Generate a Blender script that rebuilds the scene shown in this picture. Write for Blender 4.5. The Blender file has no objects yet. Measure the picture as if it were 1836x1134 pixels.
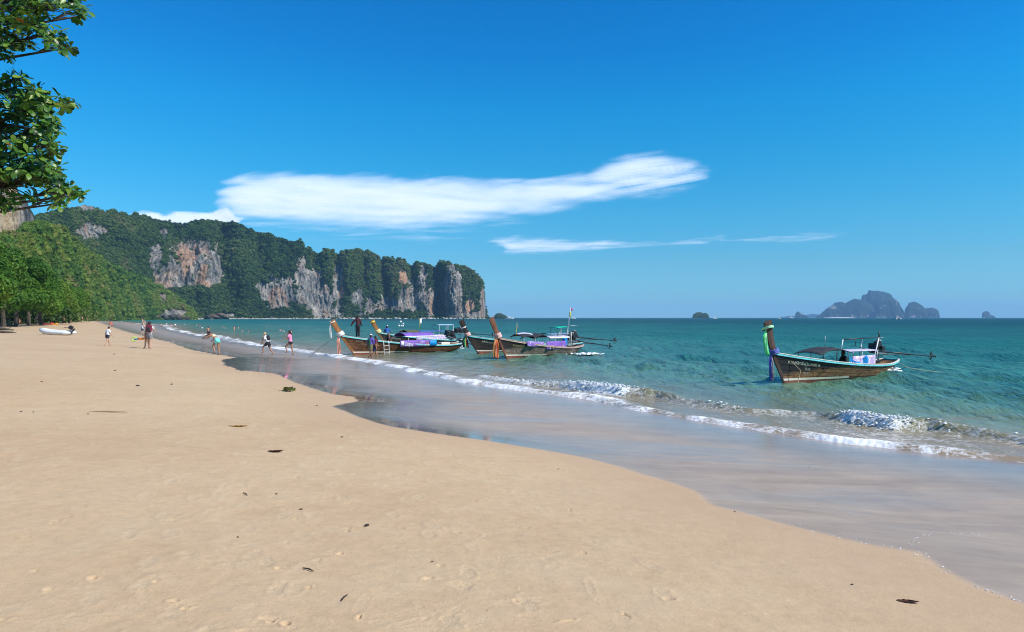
import bpy, bmesh, math, random
import numpy as np
from mathutils import Vector, Matrix, Euler, Quaternion

# ------------------------------------------------------------------ camera, light, exposure
scene = bpy.context.scene
F = 1224.0; CX = 918.0; HY = 570.0; EYE = 2.8          # focal length in photo pixels, horizon row, eye height over the water
cam_data = bpy.data.cameras.new('camera'); cam_data.sensor_width = 36.0
cam_data.lens = 36.0 * F / 1836.0; cam_data.clip_end = 60000.0; cam_data.clip_start = 0.1
cam = bpy.data.objects.new('camera', cam_data); scene.collection.objects.link(cam)
cam.location = (0, 0, EYE); cam.rotation_euler = (math.radians(90) + 3.0 / F, 0, 0)
scene.camera = cam

SUN_EL = math.radians(44); SUN_DIR = Vector((0.91, -0.41, 0)).normalized() * math.cos(SUN_EL) + Vector((0, 0, math.sin(SUN_EL)))
world = bpy.data.worlds.new('World'); scene.world = world; world.use_nodes = True
wn = world.node_tree.nodes; wl = world.node_tree.links; wn.clear()
w_out = wn.new('ShaderNodeOutputWorld'); w_bg = wn.new('ShaderNodeBackground'); w_sky = wn.new('ShaderNodeTexSky')
w_sky.sky_type = 'NISHITA'; w_sky.sun_disc = False; w_sky.sun_elevation = SUN_EL
w_sky.sun_rotation = math.atan2(SUN_DIR.x, SUN_DIR.y)
w_sky.air_density = 1.0; w_sky.dust_density = 0.25; w_sky.ozone_density = 3.0; w_sky.altitude = 0
w_hsv = wn.new('ShaderNodeHueSaturation'); w_hsv.inputs['Saturation'].default_value = 1.22; w_hsv.inputs['Value'].default_value = 1.0
w_bg.inputs['Strength'].default_value = 0.150
# deep tropical blue: the sky model's colour graded by height above the horizon, the same all round
w_tc = wn.new('ShaderNodeTexCoord'); w_sep = wn.new('ShaderNodeSeparateXYZ'); w_grade = wn.new('ShaderNodeValToRGB'); w_mul = wn.new('ShaderNodeMix'); w_mul.data_type = 'RGBA'; w_mul.blend_type = 'MULTIPLY'; w_mul.inputs[0].default_value = 1.0
GRADE = [(0.0, (.30, .63, .93)), (.0245, (.25, .53, .81)), (.0733, (.24, .53, .69)), (.138, (.184, .63, .75)), (.215, (.094, .70, .83)), (.289, (.039, .735, .92)), (.358, (.018, .67, .94)), (.46, (.010, .635, .94)), (1.0, (.20, .66, .95))]
_e = w_grade.color_ramp.elements
while len(_e) < len(GRADE): _e.new(0.5)
for _k, (_p, _c) in enumerate(GRADE): _e[_k].position = _p; _e[_k].color = (*_c, 1)
wl.new(w_tc.outputs['Generated'], w_sep.inputs[0]); wl.new(w_sep.outputs['Z'], w_grade.inputs[0]); wl.new(w_grade.outputs[0], w_mul.inputs[7])
wl.new(w_sky.outputs[0], w_hsv.inputs['Color']); wl.new(w_hsv.outputs[0], w_mul.inputs[6]); wl.new(w_mul.outputs[2], w_bg.inputs[0]); wl.new(w_bg.outputs[0], w_out.inputs[0])
sun_data = bpy.data.lights.new('sun', 'SUN'); sun_data.energy = 4.6; sun_data.angle = math.radians(0.53); sun_data.color = (1.0, 0.95, 0.87)
sun = bpy.data.objects.new('sun', sun_data); scene.collection.objects.link(sun)
sun.rotation_euler = (-SUN_DIR).to_track_quat('-Z', 'Y').to_euler(); sun.location = (40, -30, 60)
scene.view_settings.view_transform = 'Standard'; scene.view_settings.look = 'None'
scene.view_settings.exposure = 0.27; scene.view_settings.gamma = 1.0; scene.view_settings.use_curve_mapping = False
scene.render.engine = 'CYCLES'
scene.cycles.use_denoising = True; scene.cycles.volume_bounces = 1; scene.cycles.max_bounces = 8
scene.cycles.transparent_max_bounces = 24; scene.cycles.caustics_reflective = False; scene.cycles.caustics_refractive = False
scene.cycles.sample_clamp_indirect = 4.0; scene.cycles.filter_width = 1.05

# ------------------------------------------------------------------ helpers
COL = scene.collection
rng = np.random.default_rng(7); random.seed(7)

def tag(o, label=None, cat=None, group=None, kind=None):
    if label: o['label'] = label
    if cat: o['category'] = cat
    if group: o['group'] = group
    if kind: o['kind'] = kind
    return o

def empty(name, loc=(0, 0, 0), rz=0.0):
    o = bpy.data.objects.new(name, None); COL.objects.link(o); o.location = loc; o.rotation_euler = (0, 0, rz)
    o.empty_display_size = 0.3
    return o

def link_mesh(name, me, mat=None, parent=None, smooth=None):
    if mat is not None and len(me.materials) == 0: me.materials.append(mat)
    o = bpy.data.objects.new(name, me); COL.objects.link(o)
    if parent is not None: o.parent = parent
    if smooth is not None: me.shade_smooth() if smooth else me.shade_flat()
    return o

def np_mesh(name, verts, faces, attrs=None, smooth=True):
    """faces: (n,4) or (n,3) int array"""
    me = bpy.data.meshes.new(name)
    v = np.ascontiguousarray(verts, dtype=np.float32); f = np.ascontiguousarray(faces, dtype=np.int32)
    k = f.shape[1]
    me.vertices.add(len(v)); me.vertices.foreach_set('co', v.ravel())
    me.loops.add(f.size); me.loops.foreach_set('vertex_index', f.ravel())
    me.polygons.add(len(f)); me.polygons.foreach_set('loop_start', np.arange(0, f.size, k, dtype=np.int32))
    me.polygons.foreach_set('loop_total', np.full(len(f), k, dtype=np.int32))
    me.update(calc_edges=True)
    for n, a in (attrs or {}).items():
        a = np.ascontiguousarray(a, dtype=np.float32)
        if a.ndim == 1:
            at_ = me.attributes.new(n, 'FLOAT', 'POINT'); at_.data.foreach_set('value', a)
        else:
            at_ = me.attributes.new(n, 'FLOAT_COLOR', 'POINT'); at_.data.foreach_set('color', np.c_[a, np.ones(len(a))].astype(np.float32).ravel())
    if smooth: me.polygons.foreach_set('use_smooth', np.ones(len(f), dtype=bool))
    me.validate()
    return me

def grid_faces(nr, nc):
    i = np.arange(nr - 1)[:, None] * nc + np.arange(nc - 1)[None, :]
    i = i.ravel()
    return np.stack([i, i + 1, i + nc + 1, i + nc], 1)

def _h(ix, iy, iz):
    h = (ix.astype(np.int64) * 374761393 + iy.astype(np.int64) * 668265263 + iz.astype(np.int64) * 2147483647) & 0xffffffff
    h = ((h ^ (h >> 13)) * 1274126177) & 0xffffffff
    h = (h ^ (h >> 16)) & 0xffff
    return h
_GR = None
def pn(x, y, z=0.0):
    """Perlin-like gradient noise, about -1..1"""
    global _GR
    if _GR is None:
        r = np.random.default_rng(3).normal(size=(256, 3)); _GR = r / np.linalg.norm(r, axis=1)[:, None]
    x = np.asarray(x, dtype=np.float64); y = np.asarray(y, dtype=np.float64); z = np.broadcast_to(np.asarray(z, dtype=np.float64), x.shape)
    ix, iy, iz = np.floor(x).astype(np.int64), np.floor(y).astype(np.int64), np.floor(z).astype(np.int64)
    fx, fy, fz = x - ix, y - iy, z - iz
    u, v, w = [t * t * t * (t * (t * 6 - 15) + 10) for t in (fx, fy, fz)]
    out = np.zeros_like(x)
    for dx in (0, 1):
        for dy in (0, 1):
            for dz in (0, 1):
                g = _GR[_h(ix + dx, iy + dy, iz + dz) & 255]
                d = g[..., 0] * (fx - dx) + g[..., 1] * (fy - dy) + g[..., 2] * (fz - dz)
                out += d * (u if dx else 1 - u) * (v if dy else 1 - v) * (w if dz else 1 - w)
    return out * 1.5

def fbm(x, y, z=0.0, o=4, g=0.5):
    s = 0; a = 1.0; t = 0
    for k in range(o):
        s = s + a * pn(x * 2 ** k + 17.3 * k, y * 2 ** k - 9.1 * k, np.asarray(z) * 2 ** k); t += a; a *= g
    return s / t

def sst(a, b, x):
    t = np.clip((np.asarray(x, dtype=float) - a) / (b - a), 0, 1); return t * t * (3 - 2 * t)

def poly_dist(x, y, P):
    """distance to an open polyline, and position along it (segment index + fraction)"""
    best = np.full(x.shape, 1e18); par = np.zeros(x.shape)
    for i in range(len(P) - 1):
        ax, ay = P[i]; bx, by = P[i + 1]; dx, dy = bx - ax, by - ay; L = dx * dx + dy * dy
        t = np.clip(((x - ax) * dx + (y - ay) * dy) / L, 0, 1)
        d = (x - ax - t * dx) ** 2 + (y - ay - t * dy) ** 2
        m = d < best; best = np.where(m, d, best); par = np.where(m, i + t, par)
    return np.sqrt(best), par

def inside(x, y, P):
    c = np.zeros(x.shape, bool); n = len(P)
    for i in range(n):
        x1, y1 = P[i]; x2, y2 = P[(i + 1) % n]
        if y1 == y2: continue
        m = ((y1 > y) != (y2 > y)) & (x < (x2 - x1) * (y - y1) / (y2 - y1) + x1)
        c ^= m
    return c

def at(px, py, z=0.0):
    Y = (EYE - z) * F / (py - HY); return Vector(((px - CX) / F * Y, Y, z))
def atd(px, py, Y):
    return Vector(((px - CX) / F * Y, Y, EYE + (HY - py) / F * Y))

# ------------------------------------------------------------------ materials
def mat_new(name):
    m = bpy.data.materials.new(name); m.use_nodes = True
    return m, m.node_tree.nodes, m.node_tree.links, m.node_tree.nodes['Principled BSDF']

def N(ns, t, **kw):
    n = ns.new(t)
    for k, v in kw.items():
        if hasattr(n, k) and k not in n.inputs: setattr(n, k, v)
        else: n.inputs[k].default_value = v
    return n

def ramp(ns, stops, interp='LINEAR'):
    r = ns.new('ShaderNodeValToRGB'); r.color_ramp.interpolation = interp
    e = r.color_ramp.elements
    while len(e) < len(stops): e.new(0.5)
    for k, (p, c) in enumerate(stops):
        e[k].position = p; e[k].color = (*c, 1) if len(c) == 3 else c
    return r

_MC = {}
def simple(name, col, rough=0.6, var=0.15, scale=8.0, metal=0.0, bump=0.0, trans=0.0, spec=0.4):
    """painted / cloth / skin surfaces: colour with fine uneven tone and relief"""
    key = (name,)
    if key in _MC: return _MC[key]
    m, ns, ln, b = mat_new(name)
    tc = N(ns, 'ShaderNodeTexCoord'); nz = N(ns, 'ShaderNodeTexNoise'); nz.inputs['Scale'].default_value = scale; nz.inputs['Detail'].default_value = 6
    ln.new(tc.outputs['Object'], nz.inputs['Vector'])
    lo = tuple(c * (1 - var) for c in col); hi = tuple(min(1, c * (1 + var)) for c in col)
    r = ramp(ns, [(0.3, lo), (0.7, hi)]); ln.new(nz.outputs['Fac'], r.inputs[0]); ln.new(r.outputs[0], b.inputs['Base Color'])
    b.inputs['Roughness'].default_value = rough; b.inputs['Metallic'].default_value = metal; b.inputs['Specular IOR Level'].default_value = spec
    if bump:
        bp = N(ns, 'ShaderNodeBump'); bp.inputs['Strength'].default_value = bump; bp.inputs['Distance'].default_value = 0.02
        ln.new(nz.outputs['Fac'], bp.inputs['Height']); ln.new(bp.outputs[0], b.inputs['Normal'])
    _MC[key] = m
    return m
# ------------------------------------------------------------------ shoreline and beach profile
SHORE = [(70, -45), (35, -9), (20, 3.2), (10, 13.3), (7.6, 15.2), (4.5, 19.6), (2.6, 23.6), (-1.35, 28.6), (-10.4, 45.7), (-30, 76),
         (-58, 122), (-90, 178), (-135, 264), (-190, 343), (-287, 490), (-407, 680), (-490, 850), (-500, 905), (-440, 935), (-430, 960), (-620, 1150), (-900, 1350)]
_LANDP = SHORE + [(-3000, 1500), (-3000, -2000), (400, -2000), (400, -300)]
def shore_d(x, y):
    x = np.asarray(x, float); y = np.asarray(y, float)
    d, par = poly_dist(x, y, SHORE); ins = inside(x, y, _LANDP)
    return np.where(ins, d, -d), par
def beach_z(d):
    d = np.asarray(d, float)
    e = np.clip(d - 6.0, 0, None); e = e * e / (e + 1.5)
    up = 0.036 * np.clip(d, 0, 9) + 1.52 * (1 - np.exp(-0.085 * e))
    return np.where(d > 0, up, 0.06 * np.clip(d, -40, 0))
def sand_at(px, py):
    z = 0.5
    for _ in range(25):
        p = at(px, py, z); d, _q = shore_d(np.array([p.x]), np.array([p.y])); z = 0.5 * z + 0.5 * float(beach_z(d)[0])
    return at(px, py, z)
def ground_z(x, y):
    d, _ = shore_d(np.array([x]), np.array([y])); return float(beach_z(d)[0])

_sw = [(1900, 1112), (1836, 1085), (1740, 1050), (1680, 1018), (1640, 990), (1560, 978), (1500, 965), (1400, 940), (1330, 920), (1270, 905),
       (1240, 880), (1190, 862), (1100, 835), (1040, 820), (1000, 812), (930, 800), (870, 790), (800, 781), (760, 775), (700, 765), (640, 748),
       (590, 729), (612, 724), (640, 719), (634, 712), (590, 706), (545, 692), (520, 683), (500, 672), (470, 668), (430, 665), (400, 655),
       (395, 645), (425, 641), (380, 635), (340, 627), (300, 613), (270, 606), (230, 596), (205, 588), (188, 582), (178, 578)]
SWASH = [(60, -60), (30, -30), (12, -6)] + [tuple(sand_at(*p)[:2]) for p in _sw] + [(-420, 660), (-520, 860)]
_WETP = SWASH + [(-450, 1100), (3000, 1200), (3000, -800)]
def swash_d(x, y):
    d, par = poly_dist(x, y, SWASH); ins = inside(x, y, _WETP)
    return np.where(ins, -d, d), par
def sand_relief(x, y):
    d, _ = shore_d(x, y); sd, par = swash_d(x, y); rr = np.hypot(x, y)
    sd = sd + 0.10 * fbm(x * 0.8, y * 0.8, 3.3, 3) * np.clip(rr / 15, 0.4, 3)
    dry = sst(-0.05, 0.9, sd); fade = sst(120, 40, rr); z = beach_z(d)
    z = z + dry * 0.04 * fbm(x * 0.22, y * 0.22, 0, 3) + dry * 0.010 * fbm(x * 1.4, y * 1.4, 5, 3) * fade + 0.006 * fbm(x * 0.5, y * 0.5, 9, 2) * (1 - dry)
    return z, d, sd, par, dry
_sand_at0 = sand_at
def sand_at(px, py):
    p = _sand_at0(px, py); p.z = float(sand_relief(np.array([p.x]), np.array([p.y]))[0][0]); return p

# ------------------------------------------------------------------ sand
def build_sand():
    az = np.radians(np.linspace(-60, 54, 870))
    r = np.concatenate([np.linspace(1.6, 3.2, 20)[:-1], 1.0 / np.linspace(1 / 3.2, 1 / 60.0, 470)[:-1], np.geomspace(60, 1300, 60)])
    R, A = np.meshgrid(r, az, indexing='ij')
    x = (R * np.sin(A)).ravel(); y = (R * np.cos(A)).ravel()
    z, d, sd, spar, dry = sand_relief(x, y)
    # small wind and drying relief close to the path
    nr = sst(28, 8, np.hypot(x, y)) * sst(.2, 1.5, sd)
    z = z + nr * (0.0035 * fbm(x * 5, y * 5, 3, 3) + 0.0022 * np.abs(fbm(x * 16, y * 16, 4, 2)))
    # footprints and scuffs pressed into the dry sand
    dist = np.zeros_like(z)
    g = np.random.default_rng(11)
    trails = [((-1.3, 3.2), (-9, 40), 0.7), ((-0.4, 3.4), (-5.5, 30), 0.7), ((-2.6, 3.5), (-16, 45), 0.72), ((-4.0, 5), (-24, 42), 0.68),
              ((0.2, 4.5), (-3.6, 20), 0.7), ((-6.5, 8), (-30, 50), 0.7), ((-2.0, 4.0), (-11, 38), 0.66), ((1.2, 4.0), (-2.0, 14), 0.72),
              ((-1.6, 6), (-12, 55), 0.7), ((-3.0, 9), (-34, 60), 0.7), ((-5.0, 6.0), (-7.0, 9.0), 0.5), ((-2.2, 5.2), (-3.2, 8.6), 0.45)]
    prints = []
    for (ax, ay), (bx, by), st in trails:
        L = math.hypot(bx - ax, by - ay); n = int(L / st)
        ux, uy = (bx - ax) / L, (by - ay) / L
        for k in range(n):
            s = k * st + g.normal(0, 0.05); side = 0.11 if k % 2 else -0.11
            wob = 0.35 * math.sin(s * 0.35 + ax * 3)
            prints.append((ax + ux * s - uy * (side + wob), ay + uy * s + ux * (side + wob), math.atan2(uy, ux) + g.normal(0, 0.15), g.uniform(0.5, 1.2), 0.13, 0.055))
    for k in range(520):
        rad = 3.0 * (16.0 ** g.random()); a = math.radians(g.uniform(-40, 10))
        prints.append((rad * math.sin(a), rad * math.cos(a), g.uniform(0, 3.14), g.uniform(0.15, 0.75), g.uniform(0.04, 0.20), g.uniform(0.025, 0.07)))
    for k in range(150):      # small crisp pits: heels, crab holes, tossed grains
        rad = 3.0 * (9.0 ** g.random()); a = math.radians(g.uniform(-40, 14))
        prints.append((rad * math.sin(a), rad * math.cos(a), g.uniform(0, 3.14), g.uniform(1.6, 3.0), g.uniform(0.02, 0.055), g.uniform(0.012, 0.03)))
    gx = np.floor(x / 2).astype(int); gy = np.floor(y / 2).astype(int)
    order = np.lexsort((gy, gx)); key = gx[order] * 100003 + gy[order]
    uk, st_ = np.unique(key, return_index=True); en = np.append(st_[1:], len(key))
    look = {int(k): order[s:e] for k, s, e in zip(uk, st_, en)}
    for (fx, fy, fa, dep, la, wa) in prints:
        ids = []
        cx_, cy_ = int(math.floor(fx / 2)), int(math.floor(fy / 2))
        for i in (-1, 0, 1):
            for j in (-1, 0, 1):
                q = look.get((cx_ + i) * 100003 + cy_ + j)
                if q is not None: ids.append(q)
        if not ids: continue
        ids = np.concatenate(ids); ca, sa = math.cos(fa), math.sin(fa)
        u = (x[ids] - fx) * ca + (y[ids] - fy) * sa; v = -(x[ids] - fx) * sa + (y[ids] - fy) * ca
        m = (abs(u) < 0.6) & (abs(v) < 0.35)
        ids = ids[m]; u = u[m]; v = v[m]
        q = np.sqrt((u / la) ** 2 + (v / wa) ** 2) + 0.9 * fbm(x[ids] * 13, y[ids] * 13, 1.0, 3)
        dr = dry[ids] * sst(0.1, 0.8, sd[ids])
        z[ids] += dep * dr * (-0.0068 * np.exp(-np.clip(q,0,9) ** 6) + 0.0018 * np.exp(-((q - 1.25) / 0.35) ** 2))
        dist[ids] = np.maximum(dist[ids], dr * min(dep, .9) * np.exp(-(np.clip(q,0,9) / 1.25) ** 4) * 0.9)
    v = np.stack([x, y, z], 1)
    wet = 1 - sst(-0.12, 0.05, sd)
    pp = np.interp(spar, [0, 14, 17.5, 19, 36, 40, 45], [0, 0, .55, 1, 1, .6, .2])     # standing film left along the inner edge
    pw = np.interp(spar, [0, 17, 22, 30, 45], [1, 1.2, 1.8, 2.6, 6])
    pool = wet * pp * np.exp(-(np.clip(-sd - .1 + .5 * fbm(x * .7, y * .35, 6, 3), 0, None) / pw) ** 2)
    damp = 1 - sst(0.0, 2.6, sd + 0.5 * fbm(x * .5, y * .5, 2, 2))
    me = np_mesh('beach_sand', v, grid_faces(len(r), len(az)), {'wet': wet, 'damp': damp, 'scuff': dist, 'edge': np.clip(-sd, 0, 30), 'inland': np.clip(d, -5, 60), 'pool': pool})
    return me

def sand_material():
    m, ns, ln, b = mat_new('beach_sand')
    geo = N(ns, 'ShaderNodeNewGeometry'); P = geo.outputs['Position']
    def noise(scale, det=4, rough=0.55, dist=0.0, vec=None):
        n = N(ns, 'ShaderNodeTexNoise'); n.inputs['Scale'].default_value = scale; n.inputs['Detail'].default_value = det
        n.inputs['Roughness'].default_value = rough; n.inputs['Distortion'].default_value = dist; ln.new(vec or P, n.inputs['Vector']); return n.outputs['Fac']
    def attr(n):
        a = N(ns, 'ShaderNodeAttribute'); a.attribute_name = n; return a.outputs['Fac']
    def math_(op, a, c=None, clamp=False):
        q = N(ns, 'ShaderNodeMath'); q.operation = op; q.use_clamp = clamp
        for i, s in enumerate((a, c)):
            if s is None: continue
            if isinstance(s, (int, float)): q.inputs[i].default_value = s
            else: ln.new(s, q.inputs[i])
        return q.outputs[0]
    def mix(f, a, c, t='MIX'):
        q = N(ns, 'ShaderNodeMix'); q.data_type = 'RGBA'; q.blend_type = t
        for i, s in ((0, f), (6, a), (7, c)):
            if isinstance(s, (int, float)): q.inputs[i].default_value = s
            elif isinstance(s, tuple): q.inputs[i].default_value = (*s, 1)
            else: ln.new(s, q.inputs[i])
        return q.outputs[2]
    big = noise(0.16, 5); mid = noise(1.7, 6, 0.65); fine = noise(110, 3, 0.75); grain = noise(420, 2, 0.8)
    r = ramp(ns, [(0.32, (0.49, 0.325, 0.180)), (0.5, (0.545, 0.380, 0.218)), (0.70, (0.59, 0.435, 0.265))]); ln.new(math_('ADD', math_('MULTIPLY', big, 0.6), math_('MULTIPLY', mid, 0.4)), r.inputs[0])
    c = r.outputs[0]
    gd = math_('MULTIPLY', noise(9, 5, 0.7), 1.0); gdr = ramp(ns, [(0.32, (0.90, 0.90, 0.91)), (0.68, (1.09, 1.09, 1.08))]); ln.new(gd, gdr.inputs[0]); c = mix(0.8, c, gdr.outputs[0], 'MULTIPLY')
    sp = ramp(ns, [(0.28, (0.50, 0.47, 0.44)), (0.42, (1, 1, 1)), (0.62, (1.0, 1.0, 1.0)), (0.75, (1.3, 1.28, 1.24))]); ln.new(grain, sp.inputs[0])
    c = mix(0.65, c, sp.outputs[0], 'MULTIPLY')
    sp2 = ramp(ns, [(0.3, (0.80, 0.79, 0.78)), (0.7, (1.16, 1.16, 1.16))]); ln.new(fine, sp2.inputs[0]); c = mix(0.8, c, sp2.outputs[0], 'MULTIPLY')
    # dark bits and shell specks strewn thinly
    vo = N(ns, 'ShaderNodeTexVoronoi'); vo.inputs['Scale'].default_value = 7.0; vo.inputs['Randomness'].default_value = 1.0; ln.new(P, vo.inputs['Vector'])
    sk = math_('LESS_THAN', vo.outputs['Distance'], 0.05); hs = N(ns, 'ShaderNodeSeparateColor'); ln.new(vo.outputs['Color'], hs.inputs[0])
    sk = math_('MULTIPLY', sk, math_('GREATER_THAN', hs.outputs[0], 0.72))
    c = mix(math_('MULTIPLY', sk, 0.8), c, mix(math_('GREATER_THAN', hs.outputs[1], 0.6), (0.10, 0.06, 0.035), (0.7, 0.66, 0.58)))
    c = mix(math_('MULTIPLY', attr('scuff'), math_('MULTIPLY', math_('SUBTRACT', noise(20, 5, 0.8), 0.34, True), 3.6, True), True), c, (0.62, 0.46, 0.28))
    c = mix(math_('MULTIPLY', attr('damp'), 0.55), c, (0.47, 0.315, 0.19))
    wet = attr('wet'); e = attr('edge')
    wr = ramp(ns, [(0.35, (0.37, 0.268, 0.185)), (0.65, (0.46, 0.345, 0.245))])
    mp = N(ns, 'ShaderNodeMapping'); mp.inputs['Rotation'].default_value = (0, 0, math.radians(53)); mp.inputs['Scale'].default_value = (0.10, 0.42, 1); ln.new(P, mp.inputs['Vector'])
    band = noise(1.0, 6, 0.6, 0.6, mp.outputs[0]); ln.new(band, wr.inputs[0])
    def rng_(sock, a, b_, lo, hi):
        q = N(ns, 'ShaderNodeMapRange'); q.interpolation_type = 'SMOOTHSTEP'; q.inputs['From Min'].default_value = a; q.inputs['From Max'].default_value = b_; q.inputs['To Min'].default_value = lo; q.inputs['To Max'].default_value = hi; ln.new(sock, q.inputs['Value']); return q.outputs[0]
    pool = attr('pool'); film = math_('MAXIMUM', pool, rng_(attr('inland'), 0.6, 4.6, 0.85, 0.0)); film = math_('MAXIMUM', film, rng_(band, 0.46, 0.66, 0.0, 0.6)); film = math_('MULTIPLY', math_('ADD', film, 0.14, True), wet)
    wc_ = mix(math_('MULTIPLY', film, 0.45), wr.outputs[0], (0.22, 0.16, 0.105)); wc_ = mix(math_('MULTIPLY', pool, 0.8), wc_, (0.21, 0.155, 0.100))
    wg = ramp(ns, [(0.35, (0.93, 0.93, 0.93)), (0.65, (1.06, 1.06, 1.06))]); ln.new(mid, wg.inputs[0]); wc_ = mix(1.0, wc_, wg.outputs[0], 'MULTIPLY'); wc_ = mix(0.35, wc_, sp2.outputs[0], 'MULTIPLY')
    m3 = N(ns, 'ShaderNodeMapping'); m3.inputs['Rotation'].default_value = (0, 0, math.radians(50)); m3.inputs['Scale'].default_value = (0.55, 2.1, 1); ln.new(P, m3.inputs['Vector'])
    dl = ramp(ns, [(0.34, (0.86, 0.86, 0.87)), (0.66, (1.12, 1.12, 1.10))]); ln.new(noise(1.0, 7, 0.68, 0.5, m3.outputs[0]), dl.inputs[0]); wc_ = mix(1.0, wc_, dl.outputs[0], 'MULTIPLY')
    c = mix(wet, c, wc_)
    ln.new(c, b.inputs['Base Color'])
    b.inputs['Specular IOR Level'].default_value = 0.25
    # film of water: a clear coat, calm where it stands and thin or broken elsewhere
    ln.new(math_('ADD', math_('MULTIPLY', math_('SUBTRACT', 1.0, wet), 0.85), math_('MULTIPLY', wet, 0.5)), b.inputs['Roughness'])
    ln.new(film, b.inputs['Coat Weight']); b.inputs['Coat IOR'].default_value = 1.34
    ln.new(math_('ADD', rng_(pool, 0.1, 0.7, 0.15, 0.0), rng_(band, 0.35, 0.7, 0.02, 0.07)), b.inputs['Coat Roughness'])
    h = math_('ADD', math_('MULTIPLY', fine, 0.0035), math_('MULTIPLY', mid, 0.014))
    h = math_('ADD', h, math_('MULTIPLY', noise(26, 5, 0.7), 0.006)); h = math_('ADD', h, math_('MULTIPLY', math_('MULTIPLY', attr('scuff'), noise(45, 4, 0.75)), 0.016))
    h = math_('MULTIPLY', h, math_('SUBTRACT', 1.0, wet))
    b1 = N(ns, 'ShaderNodeBump'); b1.inputs['Strength'].default_value = 0.9; b1.inputs['Distance'].default_value = 1.0; ln.new(h, b1.inputs['Height']); ln.new(b1.outputs[0], b.inputs['Normal'])
    hr = math_('MULTIPLY', noise(7, 4, 0.55, 0.3), math_('MULTIPLY', math_('SUBTRACT', e, 0.3, True), math_('MULTIPLY', band, 0.012)))
    b2 = N(ns, 'ShaderNodeBump'); b2.inputs['Strength'].default_value = 1.0; b2.inputs['Distance'].default_value = 1.0; ln.new(hr, b2.inputs['Height']); ln.new(b2.outputs[0], b.inputs['Coat Normal'])
    return m
sand = link_mesh('beach_sand', build_sand(), sand_material()); tag(sand, kind='structure')

# ------------------------------------------------------------------ sea
# breaking crests: (pixel path at water level, height, whitewater 0..1 along the path)
BREAK = [
    ([(860, 676), (940, 688), (1005, 694), (1045, 700), (1110, 708), (1180, 712), (1225, 720), (1290, 731), (1345, 738), (1420, 741), (1470, 746), (1530, 757), (1600, 768), (1660, 768), (1740, 778), (1836, 794), (1930, 810)],
     [.10, .14, .18, .34, .34, .26, .12, .16, .12, .10, .14, .30, .28, .26, .22, .16, .12], [.7, .8, .7, 1, 1, .05, .1, .55, .15, .0, .0, .95, .9, .25, .2, .15, .3]),
    ([(360, 598), (392, 604), (430, 612)], [.15, .25, .1], [.5, 1, .6]),
    ([(455, 612), (475, 612), (500, 616), (540, 622)], [.1, .3, .2, .1], [.3, 1, .3, .1]),
]
BRK = [([tuple(at(*p, 0.05)[:2]) for p in pts], hs, ws) for pts, hs, ws in BREAK]

def wave_z(x, y, rad_step, d):
    g = np.random.default_rng(5); z = np.zeros_like(x); st = sst(0.3, 14, -d); 
    th0 = math.atan2(-0.62, -0.78)
    for k in range(46):
        lam = 0.42 * (26.0 ** ((k + g.random()) / 46.0)); th = th0 + g.normal(0, 0.55 if lam < 3 else 0.3)
        amp = 0.0165 * lam ** 0.72 * g.uniform(0.5, 1.3) * (1.0 if lam < 3 else (0.75 if lam < 5 else 0.42))
        kx, ky = math.cos(th) * 2 * math.pi / lam, math.sin(th) * 2 * math.pi / lam
        ph = g.uniform(0, 6.28) + 0.8 * pn(x / (lam * 2.5), y / (lam * 2.5), k * 1.7) * 3
        s = np.sin(kx * x + ky * y + ph); s = 0.6 * s + 0.4 * (np.exp(1.3 * (s - 1)) * 2 - 0.9)
        z += amp * s * sst(1.6, 3.2, lam / rad_step) * (0.25 + 0.75 * st)
    return z * (0.35 + 0.65 * st)

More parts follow.
